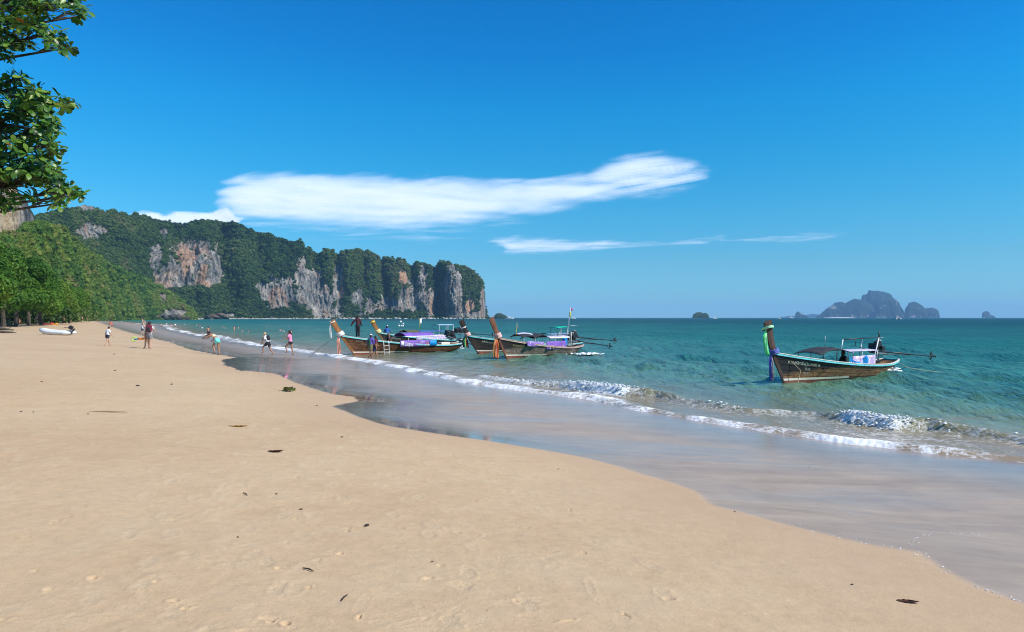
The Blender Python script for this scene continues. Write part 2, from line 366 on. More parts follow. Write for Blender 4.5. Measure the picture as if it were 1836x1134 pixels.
def build_sea():
    az = np.radians(np.linspace(-58, 50, 1000))
    r = np.concatenate([1.0 / np.linspace(1 / 9.0, 1 / 150.0, 420)[:-1], np.geomspace(150, 14500, 110)])
    R, A = np.meshgrid(r, az, indexing='ij'); step = np.gradient(r)[:, None] + 0 * A
    x = (R * np.sin(A)).ravel(); y = (R * np.cos(A)).ravel(); step = np.maximum(step.ravel(), (R * (az[1] - az[0])).ravel())
    d, par = shore_d(x, y)
    z = 0.03 + wave_z(x, y, step, d)
    z *= 1.0
    near = np.hypot(x, y) < 260
    foam = np.zeros_like(x); crest = np.zeros_like(x)
    jag = (0.30 * fbm(x * 0.9, y * 0.9, 4, 3) + 0.45 * fbm(x * .22, y * .22, 14, 2)) * np.clip(np.hypot(x, y) / 25, 0.6, 4)
    dd = -d + jag                                     # metres seaward of the wandering front edge
    front = np.exp(-(np.clip(dd - 0.15, 0, None) / 0.5) ** 2)
    z += np.where(near, 0.085 * front * (0.6 + 0.8 * sst(-.5, .6, fbm(x * .35, y * .35, 8, 2))), 0)
    fs = np.interp(par, [0, 3, 4.2, 5, 7, 9, 12, 14, 22], [.45, .6, 1, 1, 1, 1, 1, .8, .3])
    wid = np.interp(par, [0, 3, 5, 7, 9, 11, 14, 22], [.5, .5, .6, .8, 1.5, 3.5, 6, 6])
    foam = np.maximum(foam, fs * (0.50 + 0.62 * sst(-.45, .5, fbm(x * .55, y * .55, 21, 3))) * np.exp(-(np.clip(dd, 0, None) / (wid * (0.35 + 1.3 * sst(-.6, .7, fbm(x * .25, y * .25, 31, 3))))) ** 2))
    lace = np.interp(par, [0, 3, 4.5, 6, 7, 8, 22], [.62, .62, .55, .5, .5, .45, .35]) * sst(8, 1.0, dd) * (0.75 + 0.5 * fbm(x * .3, y * .3, 7, 3))
    foam = np.maximum(foam, lace)
    cr_shadow = np.zeros_like(x)
    for pts, hs, ws in BRK:
        bd, bp = poly_dist(x, y, pts); idx = np.arange(len(pts))
        i0 = np.clip(bp.astype(int), 0, len(pts) - 2)
        P = np.array(pts); T = P[i0 + 1] - P[i0]; side = np.sign(T[:, 0] * (y - P[i0, 1]) - T[:, 1] * (x - P[i0, 0]))
        land = np.sign(T[:, 0] * (-0) - T[:, 1] * (0)) if False else None
        # the shore lies on the camera's side of every crest
        camside = np.sign(T[:, 0] * (0 - P[i0, 1]) - T[:, 1] * (0 - P[i0, 0]))
        s = bd * np.where(side == camside, -1, 1) + 0.10 * fbm(x * 1.5, y * 1.5, 2, 2)       # + is seaward
        endf = np.where((bp <= 0) | (bp >= len(pts) - 1), np.exp(-(bd / 0.5) ** 2), 1)
        H = np.interp(bp, idx, hs); W = np.interp(bp, idx, ws)
        prof = np.where(s > 0, np.exp(-(s / 0.75) ** 2), np.exp(-(s / 0.20) ** 2))
        z += H * prof * endf * (1 + 0.25 * fbm(x * 1.2, y * 1.2, 6, 2)); crest = np.maximum(crest, prof * endf * sst(.06, .2, H))
        foam = np.maximum(foam, W * endf * np.where(s > 0, np.exp(-(s / 0.25) ** 2), np.exp(-(s / 0.55) ** 2)))
        foam = np.maximum(foam, 0.55 * endf * np.where(s > 0, 0, np.exp(-(s / 2.0) ** 2)))
    lump = np.abs(fbm(x * 5, y * 5, 3, 3)); z += np.where(near, 0.10 * sst(.6, 1, foam) * lump, 0)
    # colour of the water body: silty by the shore, green, then deep teal
    rr = np.hypot(x, y); dn = -d * (1 + 0.35 * fbm(x * .12, y * .12, 1, 3)) 
    stops = np.array([-1, 1.5, 4.5, 9, 20, 60, 300]); cols = np.array([(.31, .245, .165), (.26, .225, .145), (.17, .20, .125), (.095, .215, .14), (.042, .185, .145), (.012, .132, .122), (.003, .062, .070)])
    col = np.stack([np.interp(dn, stops, cols[:, i]) for i in range(3)], 1)
    silt = sst(.1, .6, fbm(x * .25, y * .55, 12, 3)) * sst(14, 4, dn) * 0.6
    col = col * (1 - silt[:, None]) + np.array((.25, .2, .125)) * silt[:, None]
    col = col * (1 - 0.5 * crest[:, None]) + np.array((.17, .20, .09)) * 0.5 * crest[:, None]
    keep = d < 3.0
    f = grid_faces(len(r), len(az)); f = f[keep[f].any(1)]
    used = np.unique(f); mp = np.full(len(x), -1); mp[used] = np.arange(len(used))
    v = np.stack([x, y, z], 1)[used]
    # the sheet dives under the sand just inside its ragged front edge
    v[:, 2] -= np.clip(-dd[used], 0, 2) * 0.35
    me = np_mesh('sea_water', v, mp[f], {'foam': foam[used], 'body': col[used], 'off': -d[used]})
    return me

def sea_material():
    m, ns, ln, b = mat_new('sea_water')
    geo = N(ns, 'ShaderNodeNewGeometry'); P = geo.outputs['Position']
    def noise(scale, det=4, rough=0.55, vec=None, dist=0.0):
        n = N(ns, 'ShaderNodeTexNoise'); n.inputs['Scale'].default_value = scale; n.inputs['Detail'].default_value = det
        n.inputs['Roughness'].default_value = rough; n.inputs['Distortion'].default_value = dist; ln.new(vec or P, n.inputs['Vector']); return n.outputs['Fac']
    def math_(op, a, c=None, clamp=False):
        q = N(ns, 'ShaderNodeMath'); q.operation = op; q.use_clamp = clamp
        for i, s in enumerate((a, c)):
            if s is None: continue
            if isinstance(s, (int, float)): q.inputs[i].default_value = s
            else: ln.new(s, q.inputs[i])
        return q.outputs[0]
    fa = N(ns, 'ShaderNodeAttribute'); fa.attribute_name = 'foam'; ca = N(ns, 'ShaderNodeAttribute'); ca.attribute_name = 'body'
    mp = N(ns, 'ShaderNodeMapping'); mp.inputs['Rotation'].default_value = (0, 0, math.radians(-38)); mp.inputs['Scale'].default_value = (1.15, 0.36, 1); ln.new(P, mp.inputs['Vector'])
    V = mp.outputs[0]
    vo = N(ns, 'ShaderNodeTexVoronoi'); vo.feature = 'DISTANCE_TO_EDGE'; vo.inputs['Scale'].default_value = 4.5
    wv = N(ns, 'ShaderNodeMix'); wv.data_type = 'RGBA'; wv.blend_type = 'LINEAR_LIGHT'; wv.inputs[0].default_value = 0.16
    nzc = N(ns, 'ShaderNodeTexNoise'); nzc.inputs['Scale'].default_value = 2.5; ln.new(P, nzc.inputs['Vector']); ln.new(P, wv.inputs[6]); ln.new(nzc.outputs['Color'], wv.inputs[7]); ln.new(wv.outputs[2], vo.inputs['Vector'])
    rd = noise(2.2, 4, 0.6, wv.outputs[2], 0.8); lacy = math_('SUBTRACT', 1.0, math_('MULTIPLY', math_('ABSOLUTE', math_('SUBTRACT', rd, 0.5)), 9.0), True)
    rd2 = noise(6.5, 3, 0.6, wv.outputs[2], 0.5); lacy = math_('MAXIMUM', lacy, math_('MULTIPLY', math_('SUBTRACT', 1.0, math_('MULTIPLY', math_('ABSOLUTE', math_('SUBTRACT', rd2, 0.5)), 11.0), True), 0.8))
    n1 = noise(9, 5, 0.65); n2 = noise(1.3, 4)
    tex = math_('ADD', math_('MULTIPLY', lacy, 0.40), math_('ADD', math_('MULTIPLY', n1, 0.46), math_('MULTIPLY', n2, 0.35)))
    mask = math_('MULTIPLY', math_('SUBTRACT', math_('ADD', fa.outputs['Fac'], tex), 1.16), 2.6, True)
    # sparse small whitecaps out at sea
    wc = noise(0.16, 2, 0.5, V); wc2 = noise(1.1, 5, 0.7, V)
    caps = math_('MULTIPLY', math_('SUBTRACT', math_('MULTIPLY', wc, wc2), 0.475), 18.0, True)
    mask = math_('MAXIMUM', mask, math_('MULTIPLY', caps, 0.5))
    mixc = N(ns, 'ShaderNodeMix'); mixc.data_type = 'RGBA'; ln.new(mask, mixc.inputs[0])
    tone = N(ns, 'ShaderNodeMix'); tone.data_type = 'RGBA'; tone.blend_type = 'MULTIPLY'; tone.inputs[0].default_value = 1.0
    tr = ramp(ns, [(0.3, (0.70, 0.76, 0.80)), (0.7, (1.4, 1.22, 1.15))]); ln.new(noise(0.09, 5, 0.6, V), tr.inputs[0]); ln.new(ca.outputs['Color'], tone.inputs[6]); ln.new(tr.outputs[0], tone.inputs[7])
    ln.new(tone.outputs[2], mixc.inputs[6]); mixc.inputs[7].default_value = (0.80, 0.80, 0.78, 1)
    h = math_('ADD', math_('MULTIPLY', noise(2.6, 5, 0.6, V), 0.22), math_('MULTIPLY', noise(0.85, 4, 0.55, V), 0.55))
    h = math_('ADD', h, math_('MULTIPLY', noise(9, 4, 0.6, V), 0.05))
    h = math_('ADD', h, math_('MULTIPLY', math_('MULTIPLY', mask, n1), 0.05))
    of = N(ns, 'ShaderNodeAttribute'); of.attribute_name = 'off'
    shoal = math_('ADD', 0.12, math_('MULTIPLY', of.outputs['Fac'], 0.06), True)
    bp = N(ns, 'ShaderNodeBump'); bp.inputs['Strength'].default_value = 1.0; bp.inputs['Distance'].default_value = 1.0; ln.new(math_('MULTIPLY', h, shoal), bp.inputs['Height'])
    # a rough sea never mirrors the horizon fully: slopes turned to the eye keep reflectance low far out
    sr = N(ns, 'ShaderNodeMapRange'); sr.inputs['From Min'].default_value = 2; sr.inputs['From Max'].default_value = 60; sr.inputs['To Min'].default_value = 0.55; sr.inputs['To Max'].default_value = 0.17; sr.interpolation_type = 'SMOOTHSTEP'; ln.new(of.outputs['Fac'], sr.inputs['Value'])
    fr = N(ns, 'ShaderNodeFresnel'); fr.inputs['IOR'].default_value = 1.333; ln.new(bp.outputs[0], fr.inputs['Normal'])
    fac = math_('MULTIPLY', math_('MINIMUM', fr.outputs[0], sr.outputs[0]), math_('SUBTRACT', 1.0, mask))
    df = N(ns, 'ShaderNodeBsdfDiffuse'); gl = N(ns, 'ShaderNodeBsdfGlossy'); ln.new(mixc.outputs[2], df.inputs['Color']); ln.new(bp.outputs[0], df.inputs['Normal']); ln.new(bp.outputs[0], gl.inputs['Normal'])
    rg = N(ns, 'ShaderNodeMapRange'); rg.inputs['From Min'].default_value = 5; rg.inputs['From Max'].default_value = 80; rg.inputs['To Min'].default_value = 0.06; rg.inputs['To Max'].default_value = 0.28; ln.new(of.outputs['Fac'], rg.inputs['Value']); ln.new(rg.outputs[0], gl.inputs['Roughness'])
    ms = N(ns, 'ShaderNodeMixShader'); ln.new(fac, ms.inputs[0]); ln.new(df.outputs[0], ms.inputs[1]); ln.new(gl.outputs[0], ms.inputs[2]); ln.new(ms.outputs[0], ns['Material Output'].inputs['Surface']); ns.remove(b)
    return m
sea = link_mesh('sea_water', build_sea(), sea_material()); tag(sea, kind='structure')
# bubbles left by the last swash along the damp edge at the right
g = np.random.default_rng(44); V = []; Fc = []; off = 0; bv, bf = (lambda b_: (b_[0], b_[1]))(((lambda: (lambda bm: (bmesh.ops.create_icosphere(bm, subdivisions=1, radius=1.0), (np.array([q.co[:] for q in bm.verts]), np.array([[q.index for q in p_.verts] for p_ in bm.faces])))[1])(bmesh.new()))()))
_bp = [(1400, 938), (1455, 955), (1500, 966), (1560, 979), (1610, 986), (1640, 992), (1650, 1000), (1662, 1012), (1680, 1020), (1720, 1042), (1790, 1070), (1830, 1083)]; _ba = [(1637, 985), (1642, 970), (1655, 962), (1690, 958), (1740, 962), (1770, 963)]
for P_, n in ((_bp, 80), (_ba, 40)):
    for _ in range(n):
        k = g.random() ** .8 * (len(P_) - 1); i = min(int(k), len(P_) - 2); f_ = k - i; px = P_[i][0] + (P_[i + 1][0] - P_[i][0]) * f_ + g.normal(0, 7); py = P_[i][1] + (P_[i + 1][1] - P_[i][1]) * f_ - abs(g.normal(0, 2.5)) - 1
        p = _sand_at0(px, py); s_ = g.uniform(.0025, .007); q = bv * np.array([s_ * g.uniform(1, 2.4), s_, s_ * .35]) + np.array([p.x, p.y, float(sand_relief(np.array([p.x]), np.array([p.y]))[0][0]) + .004]); V.append(q); Fc.append(bf + off); off += len(bv)
fb = simple('foam_bubbles', (.8, .8, .78), .5, .05, 10); tag(link_mesh('foam_bubbles', np_mesh('foam_bubbles', np.concatenate(V), np.concatenate(Fc)), fb), 'small white foam bubbles stranded along the wet edge at the lower right', 'foam', kind='stuff')
# tumbling white water: lumps of foam heaped on the breaking crests
V = []; Fc = []; off = 0; g = np.random.default_rng(45)
for (P_, hs, ws) in BRK[:1]:
    for _ in range(2600):
        k = g.random() * (len(P_) - 1); i = min(int(k), len(P_) - 2); f_ = k - i; w = ws[i] * (1 - f_) + ws[i + 1] * f_
        if g.random() > w ** 2.2: continue
        H_ = hs[i] * (1 - f_) + hs[i + 1] * f_; A_ = np.array(P_[i]) * (1 - f_) + np.array(P_[i + 1]) * f_; u = -A_ / np.linalg.norm(A_); s_ = .006 + .020 * g.random() ** 2; o_ = abs(g.normal(0, .28)) - .10
        c = np.array([A_[0] + u[0] * o_, A_[1] + u[1] * o_, .05 + H_ * math.exp(-(max(o_, 0) / .35) ** 2) + abs(g.normal(0, .025)) - .012]); V.append(bv * (1 + g.normal(0, .2, (len(bv), 1))) * s_ * np.array([2.2, 1.5, .8]) + c); Fc.append(bf + off); off += len(bv)
tag(link_mesh('surf_foam', np_mesh('surf_foam', np.concatenate(V), np.concatenate(Fc)), simple('white_water', (.80, .81, .80), .6, .08, 6)), 'heaped white foam tumbling on the small breaking waves', 'foam', kind='stuff')
# ------------------------------------------------------------------ limestone headland, hill, islands
def interp_pts(P, x):
    P = sorted(P); return np.interp(x, [p[0] for p in P], [p[1] for p in P])

def rock_material(name, warm=1.0, green=(0.035, 0.060, 0.020)):
    m, ns, ln, b = mat_new(name)
    geo = N(ns, 'ShaderNodeNewGeometry'); P = geo.outputs['Position']
    def noise(scale, det=5, rough=0.6, sc=None, dist=0.0):
        n = N(ns, 'ShaderNodeTexNoise'); n.inputs['Scale'].default_value = scale; n.inputs['Detail'].default_value = det; n.inputs['Roughness'].default_value = rough; n.inputs['Distortion'].default_value = dist
        if sc:
            mp = N(ns, 'ShaderNodeMapping'); mp.inputs['Scale'].default_value = sc; ln.new(P, mp.inputs['Vector']); ln.new(mp.outputs[0], n.inputs['Vector'])
        else: ln.new(P, n.inputs['Vector'])
        return n.outputs['Fac']
    def mixc(f, a, c, t='MIX'):
        q = N(ns, 'ShaderNodeMix'); q.data_type = 'RGBA'; q.blend_type = t
        for i, s in ((0, f), (6, a), (7, c)):
            if isinstance(s, (int, float)): q.inputs[i].default_value = s
            elif isinstance(s, tuple): q.inputs[i].default_value = (*s, 1)
            else: ln.new(s, q.inputs[i])
        return q.outputs[2]
    base = ramp(ns, [(0.30, (0.045, 0.048, 0.052)), (0.44, (0.15, 0.148, 0.145)), (0.55, (0.34, 0.31, 0.27)), (0.68, (0.60, 0.52, 0.42))]); ln.new(noise(0.07, 8, 0.72, (1, 1, 0.35)), base.inputs[0])
    orange = ramp(ns, [(0.49, (0, 0, 0)), (0.60, (1, 1, 1))]); ln.new(noise(0.026, 4, 0.6, (1, 1, 0.45), 0.5), orange.inputs[0])
    oc = ramp(ns, [(0.3, (0.44, 0.17, 0.07)), (0.6, (0.60, 0.37, 0.22))]); ln.new(noise(0.2, 4), oc.inputs[0])
    wa = N(ns, 'ShaderNodeAttribute'); wa.attribute_name = 'warm'
    om = N(ns, 'ShaderNodeMath'); om.operation = 'MULTIPLY'; ln.new(orange.outputs[0], om.inputs[0]); ln.new(wa.outputs['Fac'], om.inputs[1])
    c = mixc(om.outputs[0], base.outputs[0], oc.outputs[0])
    st = ramp(ns, [(0.52, (1, 1, 1)), (0.64, (0.20, 0.21, 0.23))]); ln.new(noise(0.30, 4, 0.6, (1, 1, 0.10)), st.inputs[0]); c = mixc(0.8, c, st.outputs[0], 'MULTIPLY')
    tide = N(ns, 'ShaderNodeSeparateXYZ'); ln.new(P, tide.inputs[0]); tr = N(ns, 'ShaderNodeMapRange'); tr.inputs['From Min'].default_value = 1.5; tr.inputs['From Max'].default_value = 4.0; tr.inputs['To Min'].default_value = 1; tr.inputs['To Max'].default_value = 0; ln.new(tide.outputs[2], tr.inputs['Value'])
    c = mixc(tr.outputs[0], c, (0.055, 0.05, 0.042))
    va = N(ns, 'ShaderNodeAttribute'); va.attribute_name = 'veg'
    vm = N(ns, 'ShaderNodeMath'); vm.operation = 'ADD'; ln.new(va.outputs['Fac'], vm.inputs[0]); ln.new(noise(0.25, 5, 0.7), vm.inputs[1])
    vr = ramp(ns, [(0.85, (0, 0, 0)), (1.0, (1, 1, 1))]); ln.new(vm.outputs[0], vr.inputs[0])
    gr = ramp(ns, [(0.3, tuple(v * .6 for v in green)), (0.7, tuple(v * 1.5 for v in green))]); ln.new(noise(0.5, 5), gr.inputs[0])
    c = mixc(vr.outputs[0], c, gr.outputs[0]); ln.new(c, b.inputs['Base Color']); b.inputs['Roughness'].default_value = 0.9; b.inputs['Specular IOR Level'].default_value = 0.15
    bp = N(ns, 'ShaderNodeBump'); bp.inputs['Strength'].default_value = 1.0; bp.inputs['Distance'].default_value = 6.0; ln.new(noise(0.35, 6, 0.7, (1, 1, 0.5)), bp.inputs['Height']); ln.new(bp.outputs[0], b.inputs['Normal'])
    return m
ROCK = rock_material('limestone', green=(0.030, 0.058, 0.018))

def leaf_material(name, lo, mid, hi, dry=(0.12, 0.10, 0.045), patch=0.012, trans=0.25):
    m, ns, ln, b = mat_new(name)
    oi = N(ns, 'ShaderNodeObjectInfo'); geo = N(ns, 'ShaderNodeNewGeometry')
    n1 = N(ns, 'ShaderNodeTexNoise'); n1.inputs['Scale'].default_value = patch; n1.inputs['Detail'].default_value = 4; ln.new(geo.outputs['Position'], n1.inputs['Vector'])
    ri = N(ns, 'ShaderNodeMath'); ri.operation = 'MULTIPLY_ADD'; ln.new(oi.outputs['Random'], ri.inputs[0]); ri.inputs[1].default_value = 0.38
    nr = N(ns, 'ShaderNodeMapRange'); nr.inputs['From Min'].default_value = .33; nr.inputs['From Max'].default_value = .68; nr.inputs['To Min'].default_value = .16; nr.inputs['To Max'].default_value = .60; ln.new(n1.outputs['Fac'], nr.inputs['Value']); ln.new(nr.outputs[0], ri.inputs[2])
    rl = N(ns, 'ShaderNodeMath'); rl.operation = 'MULTIPLY_ADD'; ln.new(geo.outputs['Random Per Island'], rl.inputs[0]); rl.inputs[1].default_value = 0.14; ln.new(ri.outputs[0], rl.inputs[2])
    r = ramp(ns, [(0.28, lo), (0.52, mid), (0.80, hi), (1.0, dry)]); ln.new(rl.outputs[0], r.inputs[0]); ln.new(r.outputs[0], b.inputs['Base Color'])
    b.inputs['Roughness'].default_value = 0.65; b.inputs['Specular IOR Level'].default_value = 0.25
    if trans:
        t = N(ns, 'ShaderNodeBsdfTranslucent'); mx = N(ns, 'ShaderNodeMixShader'); mx.inputs[0].default_value = trans
        ln.new(r.outputs[0], t.inputs[0]); ln.new(b.outputs[0], mx.inputs[1]); ln.new(t.outputs[0], mx.inputs[2]); ln.new(mx.outputs[0], ns['Material Output'].inputs['Surface'])
    return m

def cards(n, centers, radii, size, g, up=0.25):
    """n leaf quads on and in a set of lumps: arrays of verts and faces"""
    k = g.integers(0, len(centers), n); d = g.normal(size=(n, 3)); d[:, 2] = d[:, 2] * 0.9 + up; d /= np.linalg.norm(d, axis=1)[:, None]
    rr = radii[k] * (0.72 + 0.36 * g.random(n) ** 0.6); p = centers[k] + d * rr[:, None] * np.array([1, 1, 0.8])
    nrm = d + g.normal(0, 0.75, (n, 3)); nrm /= np.linalg.norm(nrm, axis=1)[:, None]
    a = np.cross(nrm, g.normal(size=(n, 3))); a /= np.linalg.norm(a, axis=1)[:, None]; b_ = np.cross(nrm, a)
    s = size * g.uniform(0.6, 1.4, n)[:, None]
    v = np.stack([p - a * s, p - b_ * s * 0.55, p + a * s, p + b_ * s * 0.55], 1).reshape(-1, 3)
    f = np.arange(4 * n).reshape(-1, 4)
    return v, f

def lumps(g, n, R, h):
    c = np.zeros((n, 3)); r = np.zeros(n)
    for i in range(n):
        a = g.uniform(0, 6.28); q = R * 0.62 * math.sqrt(g.random()); c[i] = (q * math.cos(a), q * math.sin(a), h * g.uniform(0.45, 0.9) - 0.35 * q); r[i] = R * g.uniform(0.32, 0.55)
    return c, r

def ico_np(sub):
    bm = bmesh.new(); bmesh.ops.create_icosphere(bm, subdivisions=sub, radius=1.0)
    v = np.array([q.co[:] for q in bm.verts]); f = np.array([[q.index for q in p.verts] for p in bm.faces]); bm.free(); return v, f
ICO1 = ico_np(1); ICO2 = ico_np(2); ICO3 = ico_np(3)

def crown_proto(name, label, seed, mat, ncards, size, R=0.5, h=0.85, nl=7):
    """one small forest tree: foliage and a stub of trunk; unit width"""
    g = np.random.default_rng(seed); c, r = lumps(g, nl, R, h)
    V = []; Fq = []; off = 0
    v, f = cards(ncards, c, r, size, g); V.append(v); Fq.append(f); off = len(v)
    for i in range(nl):                                   # leafy core lumps so that crowns are not hollow
        iv, if_ = ICO1; q = iv * r[i] * 0.80 * (1 + 0.25 * g.normal(size=(len(iv), 1))) * np.array([1, 1, .8]) + c[i]
        V.append(q); Fq.append(np.c_[if_, if_[:, 2]] + off); off += len(q)
    V = np.concatenate(V); Fq = np.concatenate(Fq)
    me = bpy.data.meshes.new(name); me.from_pydata(V.tolist(), [], [list(dict.fromkeys(a)) for a in Fq.tolist()]); me.materials.append(mat)
    return me

def scatter(name, pts, scl, protos, seed, kindlabel):
    """a wood too dense to count: one object whose points each carry one of the given trees"""
    me = bpy.data.meshes.new(name); n = len(pts); me.vertices.add(n); me.vertices.foreach_set('co', np.asarray(pts, dtype=np.float32).ravel())
    g = np.random.default_rng(seed)
    for nm, arr, ty in (('scl', scl, 'FLOAT'), ('rot', g.uniform(0, 6.28, n), 'FLOAT'), ('pick', g.integers(0, len(protos), n), 'INT')):
        a = me.attributes.new(nm, ty, 'POINT'); a.data.foreach_set('value', np.asarray(arr, dtype=np.float32 if ty == 'FLOAT' else np.int32))
    o = link_mesh(name, me); tag(o, label=kindlabel, cat='forest', kind='stuff')
    ng = bpy.data.node_groups.new(name, 'GeometryNodeTree'); ng.interface.new_socket('Geometry', in_out='INPUT', socket_type='NodeSocketGeometry'); ng.interface.new_socket('Geometry', in_out='OUTPUT', socket_type='NodeSocketGeometry')
    gi = ng.nodes.new('NodeGroupInput'); go = ng.nodes.new('NodeGroupOutput'); jn = ng.nodes.new('GeometryNodeJoinGeometry')
    def named(nm, ty):
        q = ng.nodes.new('GeometryNodeInputNamedAttribute'); q.data_type = ty; q.inputs['Name'].default_value = nm; return q.outputs['Attribute']
    s_ = named('scl', 'FLOAT'); r_ = named('rot', 'FLOAT'); p_ = named('pick', 'INT')
    cv = ng.nodes.new('ShaderNodeCombineXYZ'); ng.links.new(r_, cv.inputs[2])
    for i, ob in enumerate(protos):
        inf = ng.nodes.new('GeometryNodeObjectInfo'); inf.inputs['Object'].default_value = ob; inf.inputs['As Instance'].default_value = True; inf.transform_space = 'ORIGINAL'
        cmp_ = ng.nodes.new('FunctionNodeCompare'); cmp_.data_type = 'INT'; cmp_.operation = 'EQUAL'; ng.links.new(p_, cmp_.inputs[2]); cmp_.inputs[3].default_value = i
        io = ng.nodes.new('GeometryNodeInstanceOnPoints'); ng.links.new(gi.outputs[0], io.inputs['Points']); ng.links.new(cmp_.outputs[0], io.inputs['Selection'])
        ng.links.new(inf.outputs['Geometry'], io.inputs['Instance']); ng.links.new(cv.outputs[0], io.inputs['Rotation']); ng.links.new(s_, io.inputs['Scale']); ng.links.new(io.outputs[0], jn.inputs[0])
    ng.links.new(jn.outputs[0], go.inputs[0]); md = o.modifiers.new('scatter', 'NODES'); md.node_group = ng
    return o

def terrain_face(xs, sky, base_z, Dbase, prof, relief, nv, seed, rock_fn, back=0.25, xs_scale=None):
    """a slope or cliff: for every bearing in xs it climbs from the water or ground to its ridge and falls away behind"""
    nu = len(xs); tf = np.linspace(0, 1, nv); tb = np.linspace(0, 1, 26)[1:]
    U = np.repeat(xs[None, :], nv + len(tb), 0); top = interp_pts(sky, xs); D0 = interp_pts(Dbase, xs); top = top + 3.2 * 0
    v = np.concatenate([tf, np.ones(len(tb))])[:, None] * np.ones((1, nu)); bk = np.concatenate([np.zeros(nv), tb])[:, None] * np.ones((1, nu))
    Hn = (HY - top) / F * D0                                # ridge height before the recess
    rec = prof(v, U) * Hn
    D = D0[None, :] + rec
    Dt = D0 + prof(np.ones((1, nu)), xs[None, :])[0] * Hn
    Ht = EYE + (HY - top) / F * Dt
    Z = base_z + (Ht[None, :] - base_z) * v
    rz, rd = relief(U, v, Z, Ht[None, :] + 0 * v, D)
    rd = rd * np.sin(np.clip(v, 0, 1) * math.pi * 0.5 + 0.25) * (1 - bk * 0.3)
    # keep the ridge line where it is seen: relief fades at the very top
    D = D + rd; Z = Z + rz * (1 - np.clip(v, 0, 1) ** 6)
    D = D + bk * Ht[None, :] * 1.6; Z = Z - (bk ** 2) * (Ht[None, :] + 4) * 1.02
    Z = np.where(bk > 0, Z + 0.05 * Ht * (1 - bk) * bk * fbm(U * 0.05, bk * 5, seed, 2), Z)
    X = (U - CX) / F * D; Y = D
    rock = rock_fn(U, v, HY - (Z - EYE) / D * F)
    return X, Y, Z, rock, v, bk

def ell(px, py, cx, cy, rx, ry): return 1 - np.sqrt(((px - cx) / rx) ** 2 + ((py - cy) / ry) ** 2)

# --- the main headland
HSKY = [(40, 395), (60, 388), (85, 382), (100, 378), (120, 377), (135, 368), (150, 363), (165, 365), (180, 374), (190, 377), (196, 374), (215, 381), (232, 384), (245, 382), (265, 389), (290, 396), (312, 397), (330, 402),
        (345, 396), (362, 394), (380, 393), (400, 393), (420, 398), (440, 405), (458, 415), (480, 418), (500, 425), (520, 430), (535, 430), (548, 440), (562, 450), (576, 453), (582, 446), (597, 446), (603, 455), (620, 447),
        (640, 444), (660, 447), (675, 455), (683, 465), (690, 458), (700, 460), (708, 465), (716, 463), (725, 464), (733, 474), (745, 468), (760, 470), (772, 473), (777, 480), (786, 469), (795, 466), (810, 470), (822, 475), (832, 476),
        (845, 484), (858, 494), (865, 505), (870, 525), (872, 545), (871, 566)]
HSKY = [(a, b_ + 3.0) for a, b_ in HSKY]
DIPS = [(190, 8, .6), (312, 7, .4), (398, 12, 1.3), (560, 10, .7), (602, 7, .8), (650, 9, .7), (684, 6, 1.2), (735, 6, 1.1), (779, 8, 1.5), (460, 10, .5)]
ROCKS = [(335, 500, 66, 34, 1.0, 1.0), (350, 462, 42, 34, .9, .9), (385, 495, 14, 42, .9, .5), (278, 462, 14, 24, .55, .7), (292, 420, 8, 8, .3, .4), (160, 415, 28, 15, .5, .7), (152, 372, 20, 8, .1, .1), (495, 530, 36, 34, .7, .7), (540, 505, 13, 46, .6, .3),
         (575, 548, 26, 27, .8, 1.0), (607, 515, 12, 38, .8, 1.2), (560, 520, 30, 40, .35, .6), (640, 545, 12, 28, .5, .3), (665, 552, 12, 18, .6, .3), (722, 500, 9, 14, .9, 1.2), (700, 555, 30, 22, .6, .5), (740, 535, 26, 28, .55, .6),
         (770, 542, 18, 24, .7, .8), (758, 500, 8, 24, .6, .2), (812, 525, 17, 50, 1.2, .35), (818, 560, 20, 14, .9, .3), (842, 548, 8, 14, .8, 1.3), (866, 545, 8, 34, .9, .6), (850, 565, 20, 8, .5, .3), (600, 566, 60, 6, .5, .5), (430, 566, 40, 4, .5, .1)]
GREENS = [(375, 535, 100, 24, 1.3), (440, 548, 40, 22, .9), (700, 566, 40, 9, .6), (520, 562, 40, 9, .5), (630, 560, 14, 14, .4)]
def h_rock(U, v, PY):
    s = np.full(U.shape, -1.0); n = 0.60 * fbm(U * 0.055, PY * 0.055, 4.0, 4) + 0.50 * fbm(U * 0.20, PY * 0.12, 7.0, 4)
    for cx, cy, rx, ry, a, w in ROCKS: s = np.maximum(s, (ell(U, PY, cx, cy, rx, ry) + 0.15) * (0.6 + 0.5 * a))
    for cx, cy, rx, ry, a in GREENS: s = np.where(ell(U, PY, cx, cy, rx, ry) + 0.6 * n > 0.1, np.minimum(s, -0.3), s)
    return s + n * 1.05 - 0.21
def h_warm(U, PY):
    s = np.zeros(U.shape)
    for cx, cy, rx, ry, a, w in ROCKS: s = np.maximum(s, w * sst(-.2, .5, ell(U, PY, cx, cy, rx * 1.1, ry * 1.1)))
    return np.clip(s * .8, 0, 1.0)
HD = [(40, 760), (120, 860), (160, 960), (270, 1140), (400, 1240), (480, 1300), (640, 1400), (760, 1480), (840, 1500), (862, 1520), (872, 1600)]
def h_prof(v, U):
    steep = 0.10 + 0.30 * sst(480, 300, U) * 0
    return steep * v + (0.42 + 0.35 * sst(500, 200, U)) * np.clip(v - 0.25, 0, 1) ** 1.7
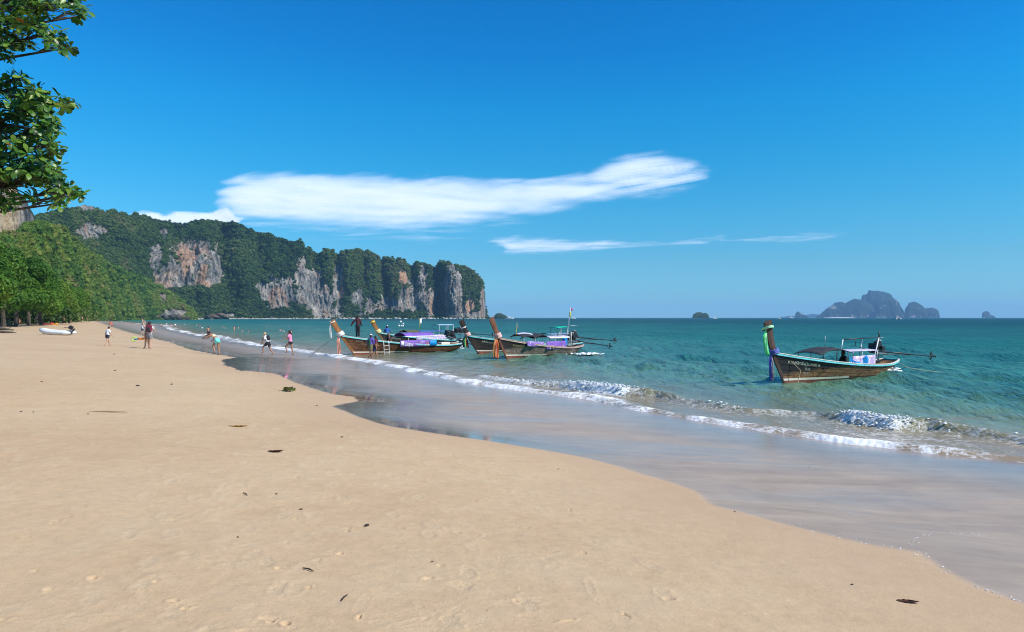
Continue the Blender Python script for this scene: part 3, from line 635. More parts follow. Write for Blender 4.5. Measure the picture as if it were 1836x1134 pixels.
def h_relief(U, v, Z, H, D):
    X = (U - CX) / F * D
    rd = np.zeros(U.shape)
    for cx, w, a in DIPS: rd += a * 27 * np.exp(-((U - cx - 12 * (1 - v)) / (w * (1.3 + .7 * (1 - v)))) ** 2) * sst(0.02, .5, v + 0.2)
    rd += 26 * (0.5 - np.abs(fbm(X * 0.011, Z * 0.004, 1.0, 3)) * 1.6) + 15 * fbm(X * .03, Z * .014, 3.0, 4)
    rd += 12 * (np.abs(fbm(X * 0.07, Z * 0.022, 5.0, 4)) * 2.2 - .6) + 5 * fbm(X * .22, Z * .08, 6.0, 3)
    # the cave-like shaded hollow left of the pillar, and the pillar itself
    rd += 60 * sst(.1, .9, ell(U, v * 100, 785, 22, 15, 36)) - 26 * sst(0, .7, ell(U, v * 100, 813, 48, 20, 62))
    rd -= 22 * sst(0, .8, ell(U, v * 100, 372, 45, 30, 60))
    rz = 3.0 * fbm(X * .05, v * 8, 8.0, 3)
    return rz, rd
hx = np.concatenate([np.linspace(40, 860, 830), 860 + 12 * np.sin(np.linspace(0.06, math.pi / 2, 26))])
X, Y, Z, hrock, hv, hb = terrain_face(hx, HSKY, -3.0, HD, h_prof, h_relief, 150, 1, h_rock)
PYg = HY - (Z - EYE) / Y * F
veg = sst(0.10, -0.25, hrock)
me = np_mesh('headland', np.stack([X.ravel(), Y.ravel(), Z.ravel()], 1), grid_faces(*X.shape)[:, ::-1], {'veg': veg.ravel() * .75, 'warm': h_warm(np.repeat(hx[None], X.shape[0], 0), PYg).ravel()})
headland = link_mesh('headland', me, ROCK); tag(headland, 'long limestone headland with sheer grey and orange cliffs under forest', 'cliff', kind='structure')

def pick_points(X, Y, Z, prob, n, g):
    """random points on the grid surface, probability by area seen times prob"""
    w = prob.copy(); w[-2:, :] = 0; w = w.ravel(); w = w / w.sum(); idx = g.choice(len(w), n, p=w)
    nc = X.shape[1]; i = idx // nc; j = np.minimum(idx % nc, nc - 2); i = np.minimum(i, X.shape[0] - 2); a = g.random(n); b_ = g.random(n)
    out = []
    for A in (X, Y, Z): out.append((A[i, j] * (1 - a) + A[i + 1, j] * a) * (1 - b_) + (A[i, j + 1] * (1 - a) + A[i + 1, j + 1] * a) * b_)
    return np.stack(out, 1), i, j

LEAF_DARK = leaf_material('forest_leaves', (0.013, 0.036, 0.009), (0.038, 0.085, 0.014), (0.095, 0.145, 0.026), (0.125, 0.115, 0.045), 0.010, 0.15)
LEAF_HILL = leaf_material('hillside_leaves', (0.018, 0.060, 0.009), (0.060, 0.140, 0.015), (0.155, 0.215, 0.025), (0.17, 0.15, 0.05), 0.016, 0.2)
g = np.random.default_rng(21)
protos = []
for k in range(4):
    pm = crown_proto('forest_tree', '', 30 + k, LEAF_DARK, 420, 0.045, 0.5, 0.9, 6 + k)
    protos.append(link_mesh('forest_tree', pm))
w_ = veg * np.where(hb > 0, np.where(hb < .25, 0.4, 0), 1.0)
w_ = w_ + np.where((hb == 0) & (hv > .04), 0.30 * sst(.05, .4, fbm(X * .035, Z * .02, 40, 3)) + .05, 0)
pts, ii, jj = pick_points(X, Y, Z, w_, 21000, g)
sc = (4.5 + 10.5 * g.random(len(pts)) ** 2.2) * (0.42 + 0.58 * veg[ii, jj]); pts[:, 2] -= sc * 0.35
pk = [i for i in np.argsort(-pts[:, 2] + 1000 * (np.abs(pts[:, 0] + 480) > 20)) [:4]]
labels = ['dark green forest tree on the headland ridge, tallest of the four on the crest', 'rounded dark forest tree on the headland ridge line', 'small bushy forest tree beside the headland crest', 'broad dark forest tree just below the headland crest']
for o, i, lb in zip(protos, pk, labels):
    o.location = tuple(pts[i]); o.scale = (float(sc[i]),) * 3; tag(o, lb, 'tree', 'forest trees on the headland crest')
keep = np.ones(len(pts), bool); keep[pk] = False
scatter('headland_forest', pts[keep], sc[keep], protos, 5, 'dense dark green jungle covering the limestone headland')

# --- the green hill in front of it
GSKY = [(-60, 460), (0, 430), (30, 424), (62, 403), (80, 406), (100, 416), (130, 434), (160, 455), (190, 476), (220, 492), (250, 502), (275, 512), (292, 522), (310, 535), (325, 545), (338, 556), (345, 566), (348, 571)]
GD = [(-60, 190), (0, 210), (60, 260), (140, 420), (200, 620), (260, 820), (320, 900), (350, 930)]
def g_prof(v, U): return 1.35 * v + 0.5 * v ** 2
def g_relief(U, v, Z, H, D):
    X_ = (U - CX) / F * D
    return 2.5 * fbm(X_ * .03, D * .02, 4.0, 3), 12 * fbm(X_ * .018, Z * .03, 2.0, 3) + 4 * fbm(X_ * .08, Z * .08, 3.0, 3)
def g_rock(U, v, PY):
    s = ell(U, PY, 312, 563, 34, 9) + 0.1; s = np.maximum(s, ell(U, PY, 275, 571, 90, 3.5)); s = np.maximum(s, 0.5 * (ell(U, PY, 290, 535, 16, 14)))
    return s + 0.6 * fbm(U * .12, PY * .12, 3.0, 3)
gx = np.linspace(-60, 348, 360)
X, Y, Z, grock, gv, gb = terrain_face(gx, GSKY, -1.0, GD, g_prof, g_relief, 90, 2, g_rock)
vegg = sst(0.25, -0.05, grock)
me = np_mesh('green_hill', np.stack([X.ravel(), Y.ravel(), Z.ravel()], 1), grid_faces(*X.shape)[:, ::-1], {'veg': vegg.ravel() * .8, 'warm': 0.35 + 0 * vegg.ravel()})
hill = link_mesh('green_hill', me, rock_material('hill_ground', green=(0.055, 0.075, 0.02))); tag(hill, 'yellow green scrub hill behind the beach sloping down to a rocky tip', 'hill', kind='structure')
protos2 = []
for k in range(3):
    pm = crown_proto('hillside_tree', '', 50 + k, LEAF_HILL, 900, 0.038, 0.5, 0.8, 8 + k)
    protos2.append(link_mesh('hillside_tree', pm))
pts, ii, jj = pick_points(X, Y, Z, vegg * np.where(gb > 0, np.where(gb < .3, .4, 0), 1.0) * (Y / 300) ** 1.0, 9000, g)
sc = g.uniform(3.2, 8.5, len(pts)) * np.where(g.random(len(pts)) < 0.16, 1.75, 1.0) * (0.65 + 0.35 * sst(0, 900, pts[:, 1])) ; pts[:, 2] -= sc * 0.32
pxs = CX + pts[:, 0] / pts[:, 1] * F
pk = [int(np.argmin(np.abs(pxs - a) + np.abs(HY - (pts[:, 2] - EYE) / pts[:, 1] * F - b_))) for a, b_ in ((180, 520), (230, 548), (120, 470))]
labels = ['bushy green tree low on the scrub hill above the middle of the far beach', 'light green tree at the foot of the scrub hill near the rocky tip', 'yellowish tree high on the open slope of the scrub hill']
for o, i, lb in zip(protos2, pk, labels):
    o.location = tuple(pts[i]); o.scale = (float(sc[i]),) * 3; tag(o, lb, 'tree', 'trees on the scrub hill')
keep = np.ones(len(pts), bool); keep[pk] = False
scatter('hill_scrub', pts[keep], sc[keep], protos2, 6, 'mixed green and yellowish scrub and small trees covering the near hill')

# --- the sheer yellow cliff behind the hill at the far left
CSKY = [(-160, 250), (-60, 268), (-10, 290), (8, 305), (14, 322), (26, 330), (34, 346), (46, 356), (52, 372), (60, 384), (64, 398), (72, 408), (84, 424), (96, 445)]
def c_rock(U, v, PY): return 0.6 + 0.8 * fbm(U * .05, PY * .05, 9.0, 3) - 1.2 * sst(.93, 1, v)
def c_relief(U, v, Z, H, D):
    X_ = (U - CX) / F * D
    return 2 * fbm(X_ * .05, v * 6, 2.0, 3), 14 * fbm(X_ * .025, Z * .012, 11.0, 4) + 5 * fbm(X_ * .09, Z * .05, 12.0, 4)
cx_ = np.linspace(-160, 94, 230)
X, Y, Z, crock, cv_, cb = terrain_face(cx_, CSKY, -1.0, [(-160, 470), (0, 500), (50, 520), (94, 600)], lambda v, U: 0.10 * v + 0.06 * v ** 3, c_relief, 130, 3, c_rock)
me = np_mesh('yellow_cliff', np.stack([X.ravel(), Y.ravel(), Z.ravel()], 1), grid_faces(*X.shape)[:, ::-1], {'veg': (sst(0.1, -0.3, crock) * .7).ravel(), 'warm': (0.9 * sst(46, 20, np.repeat(cx_[None], X.shape[0], 0))).ravel()})
def yellow_rock():
    m = rock_material('yellow_limestone', green=(0.05, 0.06, 0.02)); r = [n for n in m.node_tree.nodes if n.type == 'VALTORGB']
    r[2].color_ramp.elements[0].color = (0.42, 0.26, 0.12, 1); r[2].color_ramp.elements[1].color = (0.62, 0.47, 0.28, 1); r[1].color_ramp.elements[0].position = 0.36; r[1].color_ramp.elements[1].position = 0.46
    return m
link_mesh('yellow_cliff', me, yellow_rock()); tag(bpy.data.objects['yellow_cliff'], 'pale yellow and grey sheer cliff above the hill at the far left', 'cliff', kind='structure')

# --- islands
def island(name, label, sky, D, depth, seed, beach=None, mat=None, rough=1.0):
    P = sorted(sky); x0, x1 = P[0][0], P[-1][0]; n = max(24, int((x1 - x0) * 1.6)); n = min(n, 330)
    U = np.linspace(x0, x1, n); top = interp_pts(P, U); Ht = EYE + (HY - top) / F * D
    th = np.linspace(0, math.pi, 30)[:, None]                       # section from the near shore over the top to the far shore
    wid = depth * np.sqrt(np.clip(Ht / Ht.max(), 0.02, 1))[None, :]
    prof = np.clip(np.sin(th), 0, 1) ** 0.42
    Yw = D + wid * (1 - np.cos(th)) * 0.5; Ym = D + wid * .5; Ht = (EYE + (HY - top) / F * (D + wid[0] * .42)) * (1 + .05 * fbm(U * .22, U * 0 + seed, 2.0, 3)); zz = -4 + (Ht[None, :] + 4) * prof
    Xw = (U[None, :] - CX) / F * Yw
    sc_ = Ht.max() / 60.0
    nn = fbm(Xw * .02 / sc_, zz * .012 / sc_, seed, 4); Yw = Yw + 22 * sc_ * rough * nn; n2 = fbm(Xw * .07 / sc_, zz * .04 / sc_, seed + 3, 3); Yw = Yw + 8 * sc_ * rough * n2
    rock = 0.45 * nn + 0.5 * n2 - 0.22 + 0.30 * sst(.35, .0, prof)
    me = np_mesh(name, np.stack([Xw.ravel(), Yw.ravel(), zz.ravel()], 1), grid_faces(*Xw.shape), {'veg': (sst(0.25, -0.15, rock) * .8 * np.ones(Xw.shape)).ravel(), 'warm': 0.3 + 0 * Xw.ravel()})
    o = link_mesh(name, me, mat or ROCK); tag(o, label, 'island', kind='structure'); return o
ISL = rock_material('island_rock', green=(0.014, 0.026, 0.012))
island('island', 'low green shoulder of the big far island, left of its highest peak', [(1464, 569), (1475, 561), (1490, 550), (1497, 543), (1508, 541), (1512, 545), (1522, 540), (1532, 536), (1545, 538), (1560, 545), (1575, 569)], 6500, 800, 1, mat=ISL)
island('island', 'highest peak of the big far island with pale rock streaks', [(1535, 569), (1543, 540), (1548, 529), (1557, 527), (1560, 521), (1572, 521), (1585, 524), (1596, 527), (1603, 534), (1612, 540), (1618, 555), (1621, 569)], 6750, 800, 2, mat=ISL)
island('island', 'darker rounded spur in front of the highest peak of the far island', [(1570, 569), (1580, 548), (1588, 541), (1600, 538), (1609, 541), (1613, 552), (1617, 560), (1624, 569)], 6250, 480, 3, mat=ISL)
island('island', 'steep domed island right of the big far island', [(1622, 569), (1624, 556), (1631, 543), (1640, 541), (1648, 545), (1655, 551), (1660, 558), (1664, 569)], 6500, 480, 4, mat=ISL)
island('island', 'lower bluish dome at the right end of the far island group', [(1656, 569), (1660, 553), (1670, 552), (1677, 554), (1682, 560), (1685, 569)], 7100, 480, 5, mat=ISL)
island('island', 'small pointed islet left of the big far island', [(1426, 569), (1427, 562), (1431, 558.5), (1437, 562), (1444, 566), (1449, 569)], 6500, 240, 6, mat=ISL)
island('island', 'tiny stack shaped islet at the far right of the horizon', [(1761, 569), (1763, 561), (1768, 558), (1773, 560), (1775, 565), (1780, 566), (1784, 569)], 7200, 220, 7, mat=ISL)
island('island', 'faint low hills beyond the small pointed islet', [(1395, 569.5), (1415, 567), (1440, 566), (1455, 563), (1466, 564), (1480, 569.5)], 11000, 600, 8, mat=ISL)
island('islet', 'round wooded islet alone on the horizon near the middle', [(1241, 569.5), (1243, 564), (1249, 560.5), (1256, 560), (1261, 562), (1265, 561), (1270, 564), (1272, 569.5)], 2800, 80, 9)
island('islet', 'low dark rocky islet just right of the headland tip', [(885, 570.5), (887, 565), (892, 562), (898, 562), (905, 565), (912, 570.5)], 1900, 45, 10)
island('rock', 'small dark rock at the foot of the headland tip', [(868, 571), (871, 567.5), (877, 568), (882, 571)], 1560, 16, 11)
# white sand spit in front of the big island
bm = bmesh.new()
A = atd(1478, 569.6, 6200); B = atd(1534, 569.6, 6200)
pr = []
for k in range(41):
    t = k / 40; x = A.x + (B.x - A.x) * t; w = 70 * math.sin(math.pi * t) ** 0.5 + 4; hgt = 6.0 * math.sin(math.pi * t) ** .5
    pr.append([bm.verts.new((x, 6200 - w, -1)), bm.verts.new((x, 6200 - w * .3, hgt)), bm.verts.new((x, 6200 + w, hgt * .8))])
for a, b_ in zip(pr, pr[1:]):
    for i in (0, 1): bm.faces.new((a[i], b_[i], b_[i + 1], a[i + 1]))
me = bpy.data.meshes.new('island_beach'); bm.to_mesh(me); bm.free(); tag(link_mesh('island_beach', me, simple('white_sand', (0.72, 0.68, 0.58), 0.9, 0.08, 0.05)), 'thin white sand beach at the foot of the big far island', 'beach', kind='structure')

# ------------------------------------------------------------------ haze
bpy_haze = bmesh.new(); bmesh.ops.create_cube(bpy_haze, size=1.0)
bmesh.ops.scale(bpy_haze, vec=(32000, 18000, 302), verts=bpy_haze.verts); bmesh.ops.translate(bpy_haze, vec=(0, 8000, 147), verts=bpy_haze.verts)
me = bpy.data.meshes.new('haze'); bpy_haze.to_mesh(me); bpy_haze.free()
hm = bpy.data.materials.new('haze_air'); hm.use_nodes = True; hn = hm.node_tree.nodes; hn.clear(); ho = hn.new('ShaderNodeOutputMaterial'); pv = hn.new('ShaderNodeVolumePrincipled')
pv.inputs['Color'].default_value = (0.34, 0.62, 0.95, 1); pv.inputs['Density'].default_value = 0.000072; pv.inputs['Anisotropy'].default_value = 0.0
hm.node_tree.links.new(pv.outputs[0], ho.inputs['Volume'])
tag(link_mesh('haze', me, hm), 'thin blue sea haze filling the air over the bay', kind='stuff')
# ------------------------------------------------------------------ shape helpers for objects
def bm_obj(name, bm, mat, parent=None, smooth=False, bevel=0.0):
    me = bpy.data.meshes.new(name)
    if bevel:
        bmesh.ops.bevel(bm, geom=list(bm.edges), offset=bevel, segments=1, affect='EDGES', clamp_overlap=True)
    bmesh.ops.recalc_face_normals(bm, faces=list(bm.faces)); bm.to_mesh(me); bm.free()
    return link_mesh(name, me, mat, parent, smooth)

def add_box(bm, c, s, rot=None, taper=1.0):
    M = Matrix.Translation(Vector(c)) @ (rot.to_4x4() if rot is not None else Matrix.Identity(4))
    vs = []
    for z in (-.5, .5):
        k = taper if z > 0 else 1.0
        for x, y in ((-.5, -.5), (.5, -.5), (.5, .5), (-.5, .5)): vs.append(bm.verts.new(M @ Vector((x * s[0] * k, y * s[1] * k, z * s[2]))))
    for f in ((0, 3, 2, 1), (4, 5, 6, 7), (0, 1, 5, 4), (1, 2, 6, 5), (2, 3, 7, 6), (3, 0, 4, 7)): bm.faces.new([vs[i] for i in f])

def add_tube(bm, pts, radii, seg=8, cap=True, flat=1.0):
    pts = [Vector(p) for p in pts]
    if not hasattr(radii, '__len__'): radii = [radii] * len(pts)
    rings = []; prev = None
    for i, p in enumerate(pts):
        t = (pts[min(i + 1, len(pts) - 1)] - pts[max(i - 1, 0)])
        t = t.normalized() if t.length > 1e-9 else Vector((0, 0, 1))
        if prev is None: a = t.orthogonal().normalized()
        else: a = (prev - t * prev.dot(t)).normalized()
        prev = a; b_ = t.cross(a)
        rings.append([bm.verts.new(p + (a * math.cos(6.28318 * k / seg) + b_ * math.sin(6.28318 * k / seg) * flat) * radii[i]) for k in range(seg)])
    for r1, r2 in zip(rings, rings[1:]):
        for k in range(seg): bm.faces.new((r1[k], r1[(k + 1) % seg], r2[(k + 1) % seg], r2[k]))
    if cap: bm.faces.new(rings[0][::-1]); bm.faces.new(rings[-1])

def tube(name, pts, r, mat, parent=None, seg=8, smooth=True, flat=1.0):
    bm = bmesh.new(); add_tube(bm, pts, r, seg, flat=flat); return bm_obj(name, bm, mat, parent, smooth)
def box(name, c, s, mat, parent=None, rot=None, bevel=0.008, taper=1.0):
    bm = bmesh.new(); add_box(bm, c, s, rot, taper); return bm_obj(name, bm, mat, parent, bevel=bevel)
def sheet(name, fn, nu, nv, mat, parent=None, thick=0.01, smooth=True):
    """cloth or panel: fn(u,v)->Vector over the unit square, given real thickness"""
    bm = bmesh.new(); rows = [[bm.verts.new(fn(i / nu, j / nv)) for j in range(nv + 1)] for i in range(nu + 1)]
    for i in range(nu):
        for j in range(nv): bm.faces.new((rows[i][j], rows[i + 1][j], rows[i + 1][j + 1], rows[i][j + 1]))
    bmesh.ops.recalc_face_normals(bm, faces=list(bm.faces)); bm.normal_update()
    bmesh.ops.solidify(bm, geom=list(bm.faces), thickness=thick)
    return bm_obj(name, bm, mat, parent, smooth)

def wood_mat(name, dark, light, paint=None, grain=(1.2, 14, 14), rough=0.75):
    m, ns, ln, b = mat_new(name)
    tc = N(ns, 'ShaderNodeTexCoord'); mp = N(ns, 'ShaderNodeMapping'); mp.inputs['Scale'].default_value = grain; ln.new(tc.outputs['Object'], mp.inputs['Vector'])
    n1 = N(ns, 'ShaderNodeTexNoise'); n1.inputs['Scale'].default_value = 1.6; n1.inputs['Detail'].default_value = 7; n1.inputs['Roughness'].default_value = 0.7; ln.new(mp.outputs[0], n1.inputs['Vector'])
    n2 = N(ns, 'ShaderNodeTexNoise'); n2.inputs['Scale'].default_value = 1.5; n2.inputs['Detail'].default_value = 6; n2.inputs['Roughness'].default_value = 0.7; ln.new(tc.outputs['Object'], n2.inputs['Vector'])
    ad = N(ns, 'ShaderNodeMath'); ad.operation = 'MULTIPLY_ADD'; ln.new(n1.outputs['Fac'], ad.inputs[0]); ad.inputs[1].default_value = 0.55
    ml = N(ns, 'ShaderNodeMath'); ml.operation = 'MULTIPLY'; ml.inputs[1].default_value = 0.45; ln.new(n2.outputs['Fac'], ml.inputs[0]); ln.new(ml.outputs[0], ad.inputs[2])
    r = ramp(ns, [(0.38, dark), (0.52, tuple((a + c) / 2 for a, c in zip(dark, light))), (0.64, light)]); ln.new(ad.outputs[0], r.inputs[0]); out = r.outputs[0]
    if paint:   # worn dark paint on the upper planks of the bow; bare wood below and aft: paint=(colour, z0, z1, slope)
        pc, z0, slope = paint
        sp = N(ns, 'ShaderNodeSeparateXYZ'); ln.new(tc.outputs['Object'], sp.inputs[0])
        q = N(ns, 'ShaderNodeMath'); q.operation = 'MULTIPLY_ADD'; ln.new(sp.outputs[0], q.inputs[0]); q.inputs[1].default_value = slope; ln.new(sp.outputs[2], q.inputs[2])
        q2 = N(ns, 'ShaderNodeMath'); q2.operation = 'MULTIPLY_ADD'; ln.new(n2.outputs['Fac'], q2.inputs[0]); q2.inputs[1].default_value = 0.5; ln.new(q.outputs[0], q2.inputs[2])
        pr = N(ns, 'ShaderNodeMapRange'); pr.inputs['From Min'].default_value = z0 + 0.16; pr.inputs['From Max'].default_value = z0 + 0.34; ln.new(q2.outputs[0], pr.inputs['Value'])
        mx = N(ns, 'ShaderNodeMix'); mx.data_type = 'RGBA'; ln.new(pr.outputs[0], mx.inputs[0]); ln.new(out, mx.inputs[6]); mx.inputs[7].default_value = (*pc, 1); out = mx.outputs[2]
    ln.new(out, b.inputs['Base Color']); b.inputs['Roughness'].default_value = rough; b.inputs['Specular IOR Level'].default_value = 0.3
    bp = N(ns, 'ShaderNodeBump'); bp.inputs['Strength'].default_value = 0.6; bp.inputs['Distance'].default_value = 0.01; ln.new(n1.outputs['Fac'], bp.inputs['Height']); ln.new(bp.outputs[0], b.inputs['Normal'])
    return m

def print_mat(name, base, inks, scale=9.0):
    """printed cloth: base colour with scattered blotches of other inks"""
    m, ns, ln, b = mat_new(name); tc = N(ns, 'ShaderNodeTexCoord'); out = None
    prev = tuple(base); sock = None
    for i, (ink, th) in enumerate(inks):
        n = N(ns, 'ShaderNodeTexNoise'); n.inputs['Scale'].default_value = scale * (1 + i * .4); n.inputs['Detail'].default_value = 3
        mp = N(ns, 'ShaderNodeMapping'); mp.inputs['Location'].default_value = (i * 3.1, i * 7.7, i); ln.new(tc.outputs['Object'], mp.inputs['Vector']); ln.new(mp.outputs[0], n.inputs['Vector'])
        r = ramp(ns, [(th, (0, 0, 0)), (th + 0.03, (1, 1, 1))]); ln.new(n.outputs['Fac'], r.inputs[0])
        mx = N(ns, 'ShaderNodeMix'); mx.data_type = 'RGBA'; ln.new(r.outputs[0], mx.inputs[0])
        if sock is None: mx.inputs[6].default_value = (*base, 1)
        else: ln.new(sock, mx.inputs[6])
        mx.inputs[7].default_value = (*ink, 1); sock = mx.outputs[2]
    ln.new(sock, b.inputs['Base Color']); b.inputs['Roughness'].default_value = 0.8
    return m

TURQ = simple('turquoise_paint', (0.16, 0.58, 0.62), 0.5, 0.22, 5)
PINKP = simple('faded_pink_paint', (0.50, 0.34, 0.27), 0.6, 0.2, 5)
CREAM = simple('cream_paint', (0.72, 0.66, 0.54), 0.6, 0.15, 6)
REDB = simple('red_bottom_paint', (0.22, 0.07, 0.045), 0.7, 0.4, 5)
BLACKM = simple('black_metal', (0.018, 0.018, 0.02), 0.45, 0.5, 12)
STEEL = simple('dull_steel', (0.32, 0.32, 0.33), 0.4, 0.3, 12, metal=0.7)
WHITEP = simple('white_paint', (0.78, 0.77, 0.74), 0.5, 0.1, 8)
DARKCLOTH = simple('dark_canopy_cloth', (0.028, 0.030, 0.034), 0.85, 0.4, 4)
LILAC = simple('faded_lilac_sheet', (0.52, 0.47, 0.60), 0.8, 0.15, 2)
PURPLE = simple('purple_sheet', (0.20, 0.10, 0.42), 0.75, 0.25, 2)
BLUET = simple('blue_tarp', (0.0, 0.23, 0.58), 0.55, 0.25, 4)
ROPE = simple('rope', (0.42, 0.33, 0.20), 0.9, 0.2, 40)
DROPE = simple('dark_rope', (0.06, 0.06, 0.055), 0.9, 0.2, 40)
FLOORW = wood_mat('deck_wood', (0.05, 0.035, 0.025), (0.20, 0.15, 0.11))

def make_text(name, body, size, mat, parent, mapfn, extrude=0.0):
    """flat painted lettering bent onto a surface: mapfn(x, y)->Vector"""
    cu = bpy.data.curves.new(name, 'FONT'); cu.body = body; cu.size = size; cu.resolution_u = 3
    tmp = bpy.data.objects.new(name + '_tmp', cu); COL.objects.link(tmp)
    dg = bpy.context.evaluated_depsgraph_get(); me = bpy.data.meshes.new_from_object(tmp.evaluated_get(dg)); bpy.data.objects.remove(tmp); bpy.data.curves.remove(cu)
    for v in me.vertices: v.co = mapfn(v.co.x, v.co.y)
    me.materials.clear()
    return link_mesh(name, me, mat, parent)

def longtail(label, bow, heading, L, top, prow_fwd, hull_mat, rail_mat, rake=0.95, gz=1.38, stripe=True, trim=0.0):
    """wooden long-tail boat. Local +x is forward, origin on the stem at the waterline."""
    root = empty('longtail_boat', (bow.x, bow.y, 0.0), math.atan2(heading[1], heading[0])); tag(root, label, 'boat', 'wooden long-tail boats moored off the beach')
    root.rotation_euler[1] = trim
    def gun(s): 
        x = rake - s * (L + rake); z = 0.52 + (gz - 0.52) * (1 - s) ** 2.1 + 0.16 * max(0, s - .72) ** 2 / .08
        b = np.interp(s, [0, .06, .2, .4, .62, .85, .97, 1], [.05, .22, .58, .86, .92, .78, .5, .36]); return x, float(b), z
    def keel(s): return -0.25 - s * (L - 0.75), -0.32 + 0.42 * max(0, s - .8) / .2
    def hp(s, v, side, off=0.0):
        gx, gb, gz_ = gun(s); kx, kz = keel(s)
        e = float(np.interp(s, [0, .3, .6, 1], [.95, .62, .42, .45])); fr = v ** (0.85)
        y = gb * (v ** e) + off; z = kz + (gz_ - kz) * v
        return Vector((kx + (gx - kx) * v, side * y, z))
    S = [i / 36 for i in range(37)]
    # inner hull shell
    bm = bmesh.new()
    for side in (1, -1):
        V = [0, .12, .3, .55, .8, 1.0]
        out = [[bm.verts.new(hp(s, v, side, 0)) for v in V] for s in S]
        inn = [[bm.verts.new(hp(s, max(v, .28), side, -0.03) if gun(s)[1] > .12 else hp(s, max(v, .28), side, 0) - Vector((.02, 0, 0))) for v in V] for s in S]
        for i in range(36):
            for j in range(5):
                bm.faces.new((out[i][j], out[i + 1][j], out[i + 1][j + 1], out[i][j + 1])); bm.faces.new((inn[i][j], inn[i][j + 1], inn[i + 1][j + 1], inn[i + 1][j]))
            bm.faces.new((out[i][5], out[i + 1][5], inn[i + 1][5], inn[i][5]))
        c = [bm.verts.new(Vector((q.co.x, 0, q.co.z))) for q in out[36]]
        for j in range(5): bm.faces.new((out[36][j], out[36][j + 1], c[j + 1], c[j]))
    bm_obj('hull', bm, hull_mat, root, True)
    # strakes laid proud of the shell, one board each
    for side in (1, -1):
        cuts = [0.02, .26, .43, .58, .72, .855, .985]
        for a, b_ in zip(cuts, cuts[1:]):
            bm = bmesh.new(); rows = []
            for s in S:
                k = 0.0 if 0.02 < s < 0.985 else 0.0
                o1, o2 = 0.018, 0.026
                rows.append([bm.verts.new(hp(s, a + .006, side, o2)), bm.verts.new(hp(s, (a + b_) / 2, side, .022)), bm.verts.new(hp(s, b_ - .006, side, o1)), bm.verts.new(hp(s, b_ - .006, side, -.01)), bm.verts.new(hp(s, a + .006, side, -.01))])
            for r1, r2 in zip(rows, rows[1:]):
                for j in range(5): bm.faces.new((r1[j], r1[(j + 1) % 5], r2[(j + 1) % 5], r2[j]))
            bm.faces.new(rows[0]); bm.faces.new(rows[-1][::-1]); bm_obj('plank', bm, hull_mat, root, False)
    # gunwale rails
    for side in (1, -1):
        for nm, mt, z0, z1, w in (('gunwale', rail_mat, -.075, .0, .05), ('gunwale_cap', CREAM if rail_mat is not PINKP else PINKP, .004, .035, .065)):
            bm = bmesh.new(); rows = []
            for s in S:
                p = hp(s, 1, side, 0)
                rows.append([bm.verts.new(p + Vector((0, side * w, z0))), bm.verts.new(p + Vector((0, side * w, z1))), bm.verts.new(p + Vector((0, -side * .03, z1))), bm.verts.new(p + Vector((0, -side * .03, z0)))])
            for r1, r2 in zip(rows, rows[1:]):
                for j in range(4): bm.faces.new((r1[j], r1[(j + 1) % 4], r2[(j + 1) % 4], r2[j]))
            bm.faces.new(rows[0]); bm.faces.new(rows[-1][::-1]); bm_obj(nm, bm, mt, root)
    bm = bmesh.new(); gx, gb, gz_ = gun(1); add_box(bm, (gx - .02, 0, gz_ - .02), (.07, gb * 2 + .08, .11)); bm_obj('stern_rail', bm, rail_mat, root, bevel=.01)
    # bottom paint and the pale boot stripe at the bow
    for nm, mt, z0, z1, se, off in (('waterline_stripe', CREAM, .17, .26, .46, .036), ('bottom_paint', REDB, -.3, .165, .9, .034)):
        if not stripe: continue
        for side in (1, -1):
            bm = bmesh.new(); rows = []
            for k in range(31):
                s = se * k / 30; kx, kz = keel(s); g3 = gun(s)[2]
                dz = 0.10 * s / .46 if nm == 'waterline_stripe' else .10 * min(s, .46) / .46
                va = max(0.03, (z0 - kz) / (g3 - kz)); vb = (z1 - dz * (1 if nm != 'x' else 0) - kz) / (g3 - kz)
                if nm == 'waterline_stripe': va = (z0 - dz * 1.0 - kz) / (g3 - kz); vb = max(va + .005, vb)
                vb = max(vb, va + .005)
                rows.append([bm.verts.new(hp(s, va, side, off)), bm.verts.new(hp(s, vb, side, off)), bm.verts.new(hp(s, vb, side, 0)), bm.verts.new(hp(s, va, side, 0))])
            for r1, r2 in zip(rows, rows[1:]):
                for j in range(4): bm.faces.new((r1[j], r1[(j + 1) % 4], r2[(j + 1) % 4], r2[j]))
            bm.faces.new(rows[0]); bm.faces.new(rows[-1][::-1]); bm_obj(nm, bm, mt, root)
    # stem and tall prow
    P = []
    for k in range(7): t = k / 6; P.append((Vector((-.30 + (rake + .34) * t, 0, -.35 + (gz + .35) * t)), .05 + .02 * t, .10 + .14 * t))
    bx = rake + .04; cv = 0.10
    for k in range(1, 8):
        t = k / 7; P.append((Vector((bx + (prow_fwd - bx) * t + cv * math.sin(math.pi * t) * .5, 0, gz + (top - gz) * t)), .075 + .02 * t, .20 + .10 * t))
    bm = bmesh.new(); rings = []
    for i, (p, w, dpt) in enumerate(P):
        t = (P[min(i + 1, len(P) - 1)][0] - P[max(i - 1, 0)][0]).normalized(); n = Vector((t.z, 0, -t.x))
        rings.append([bm.verts.new(p + n * dpt * .45 + Vector((0, w * .35, 0))), bm.verts.new(p + n * dpt * .45 - Vector((0, w * .35, 0))), bm.verts.new(p - n * dpt * .1 - Vector((0, w, 0))), bm.verts.new(p - n * dpt - Vector((0, w, 0))), bm.verts.new(p - n * dpt + Vector((0, w, 0))), bm.verts.new(p - n * dpt * .1 + Vector((0, w, 0)))])
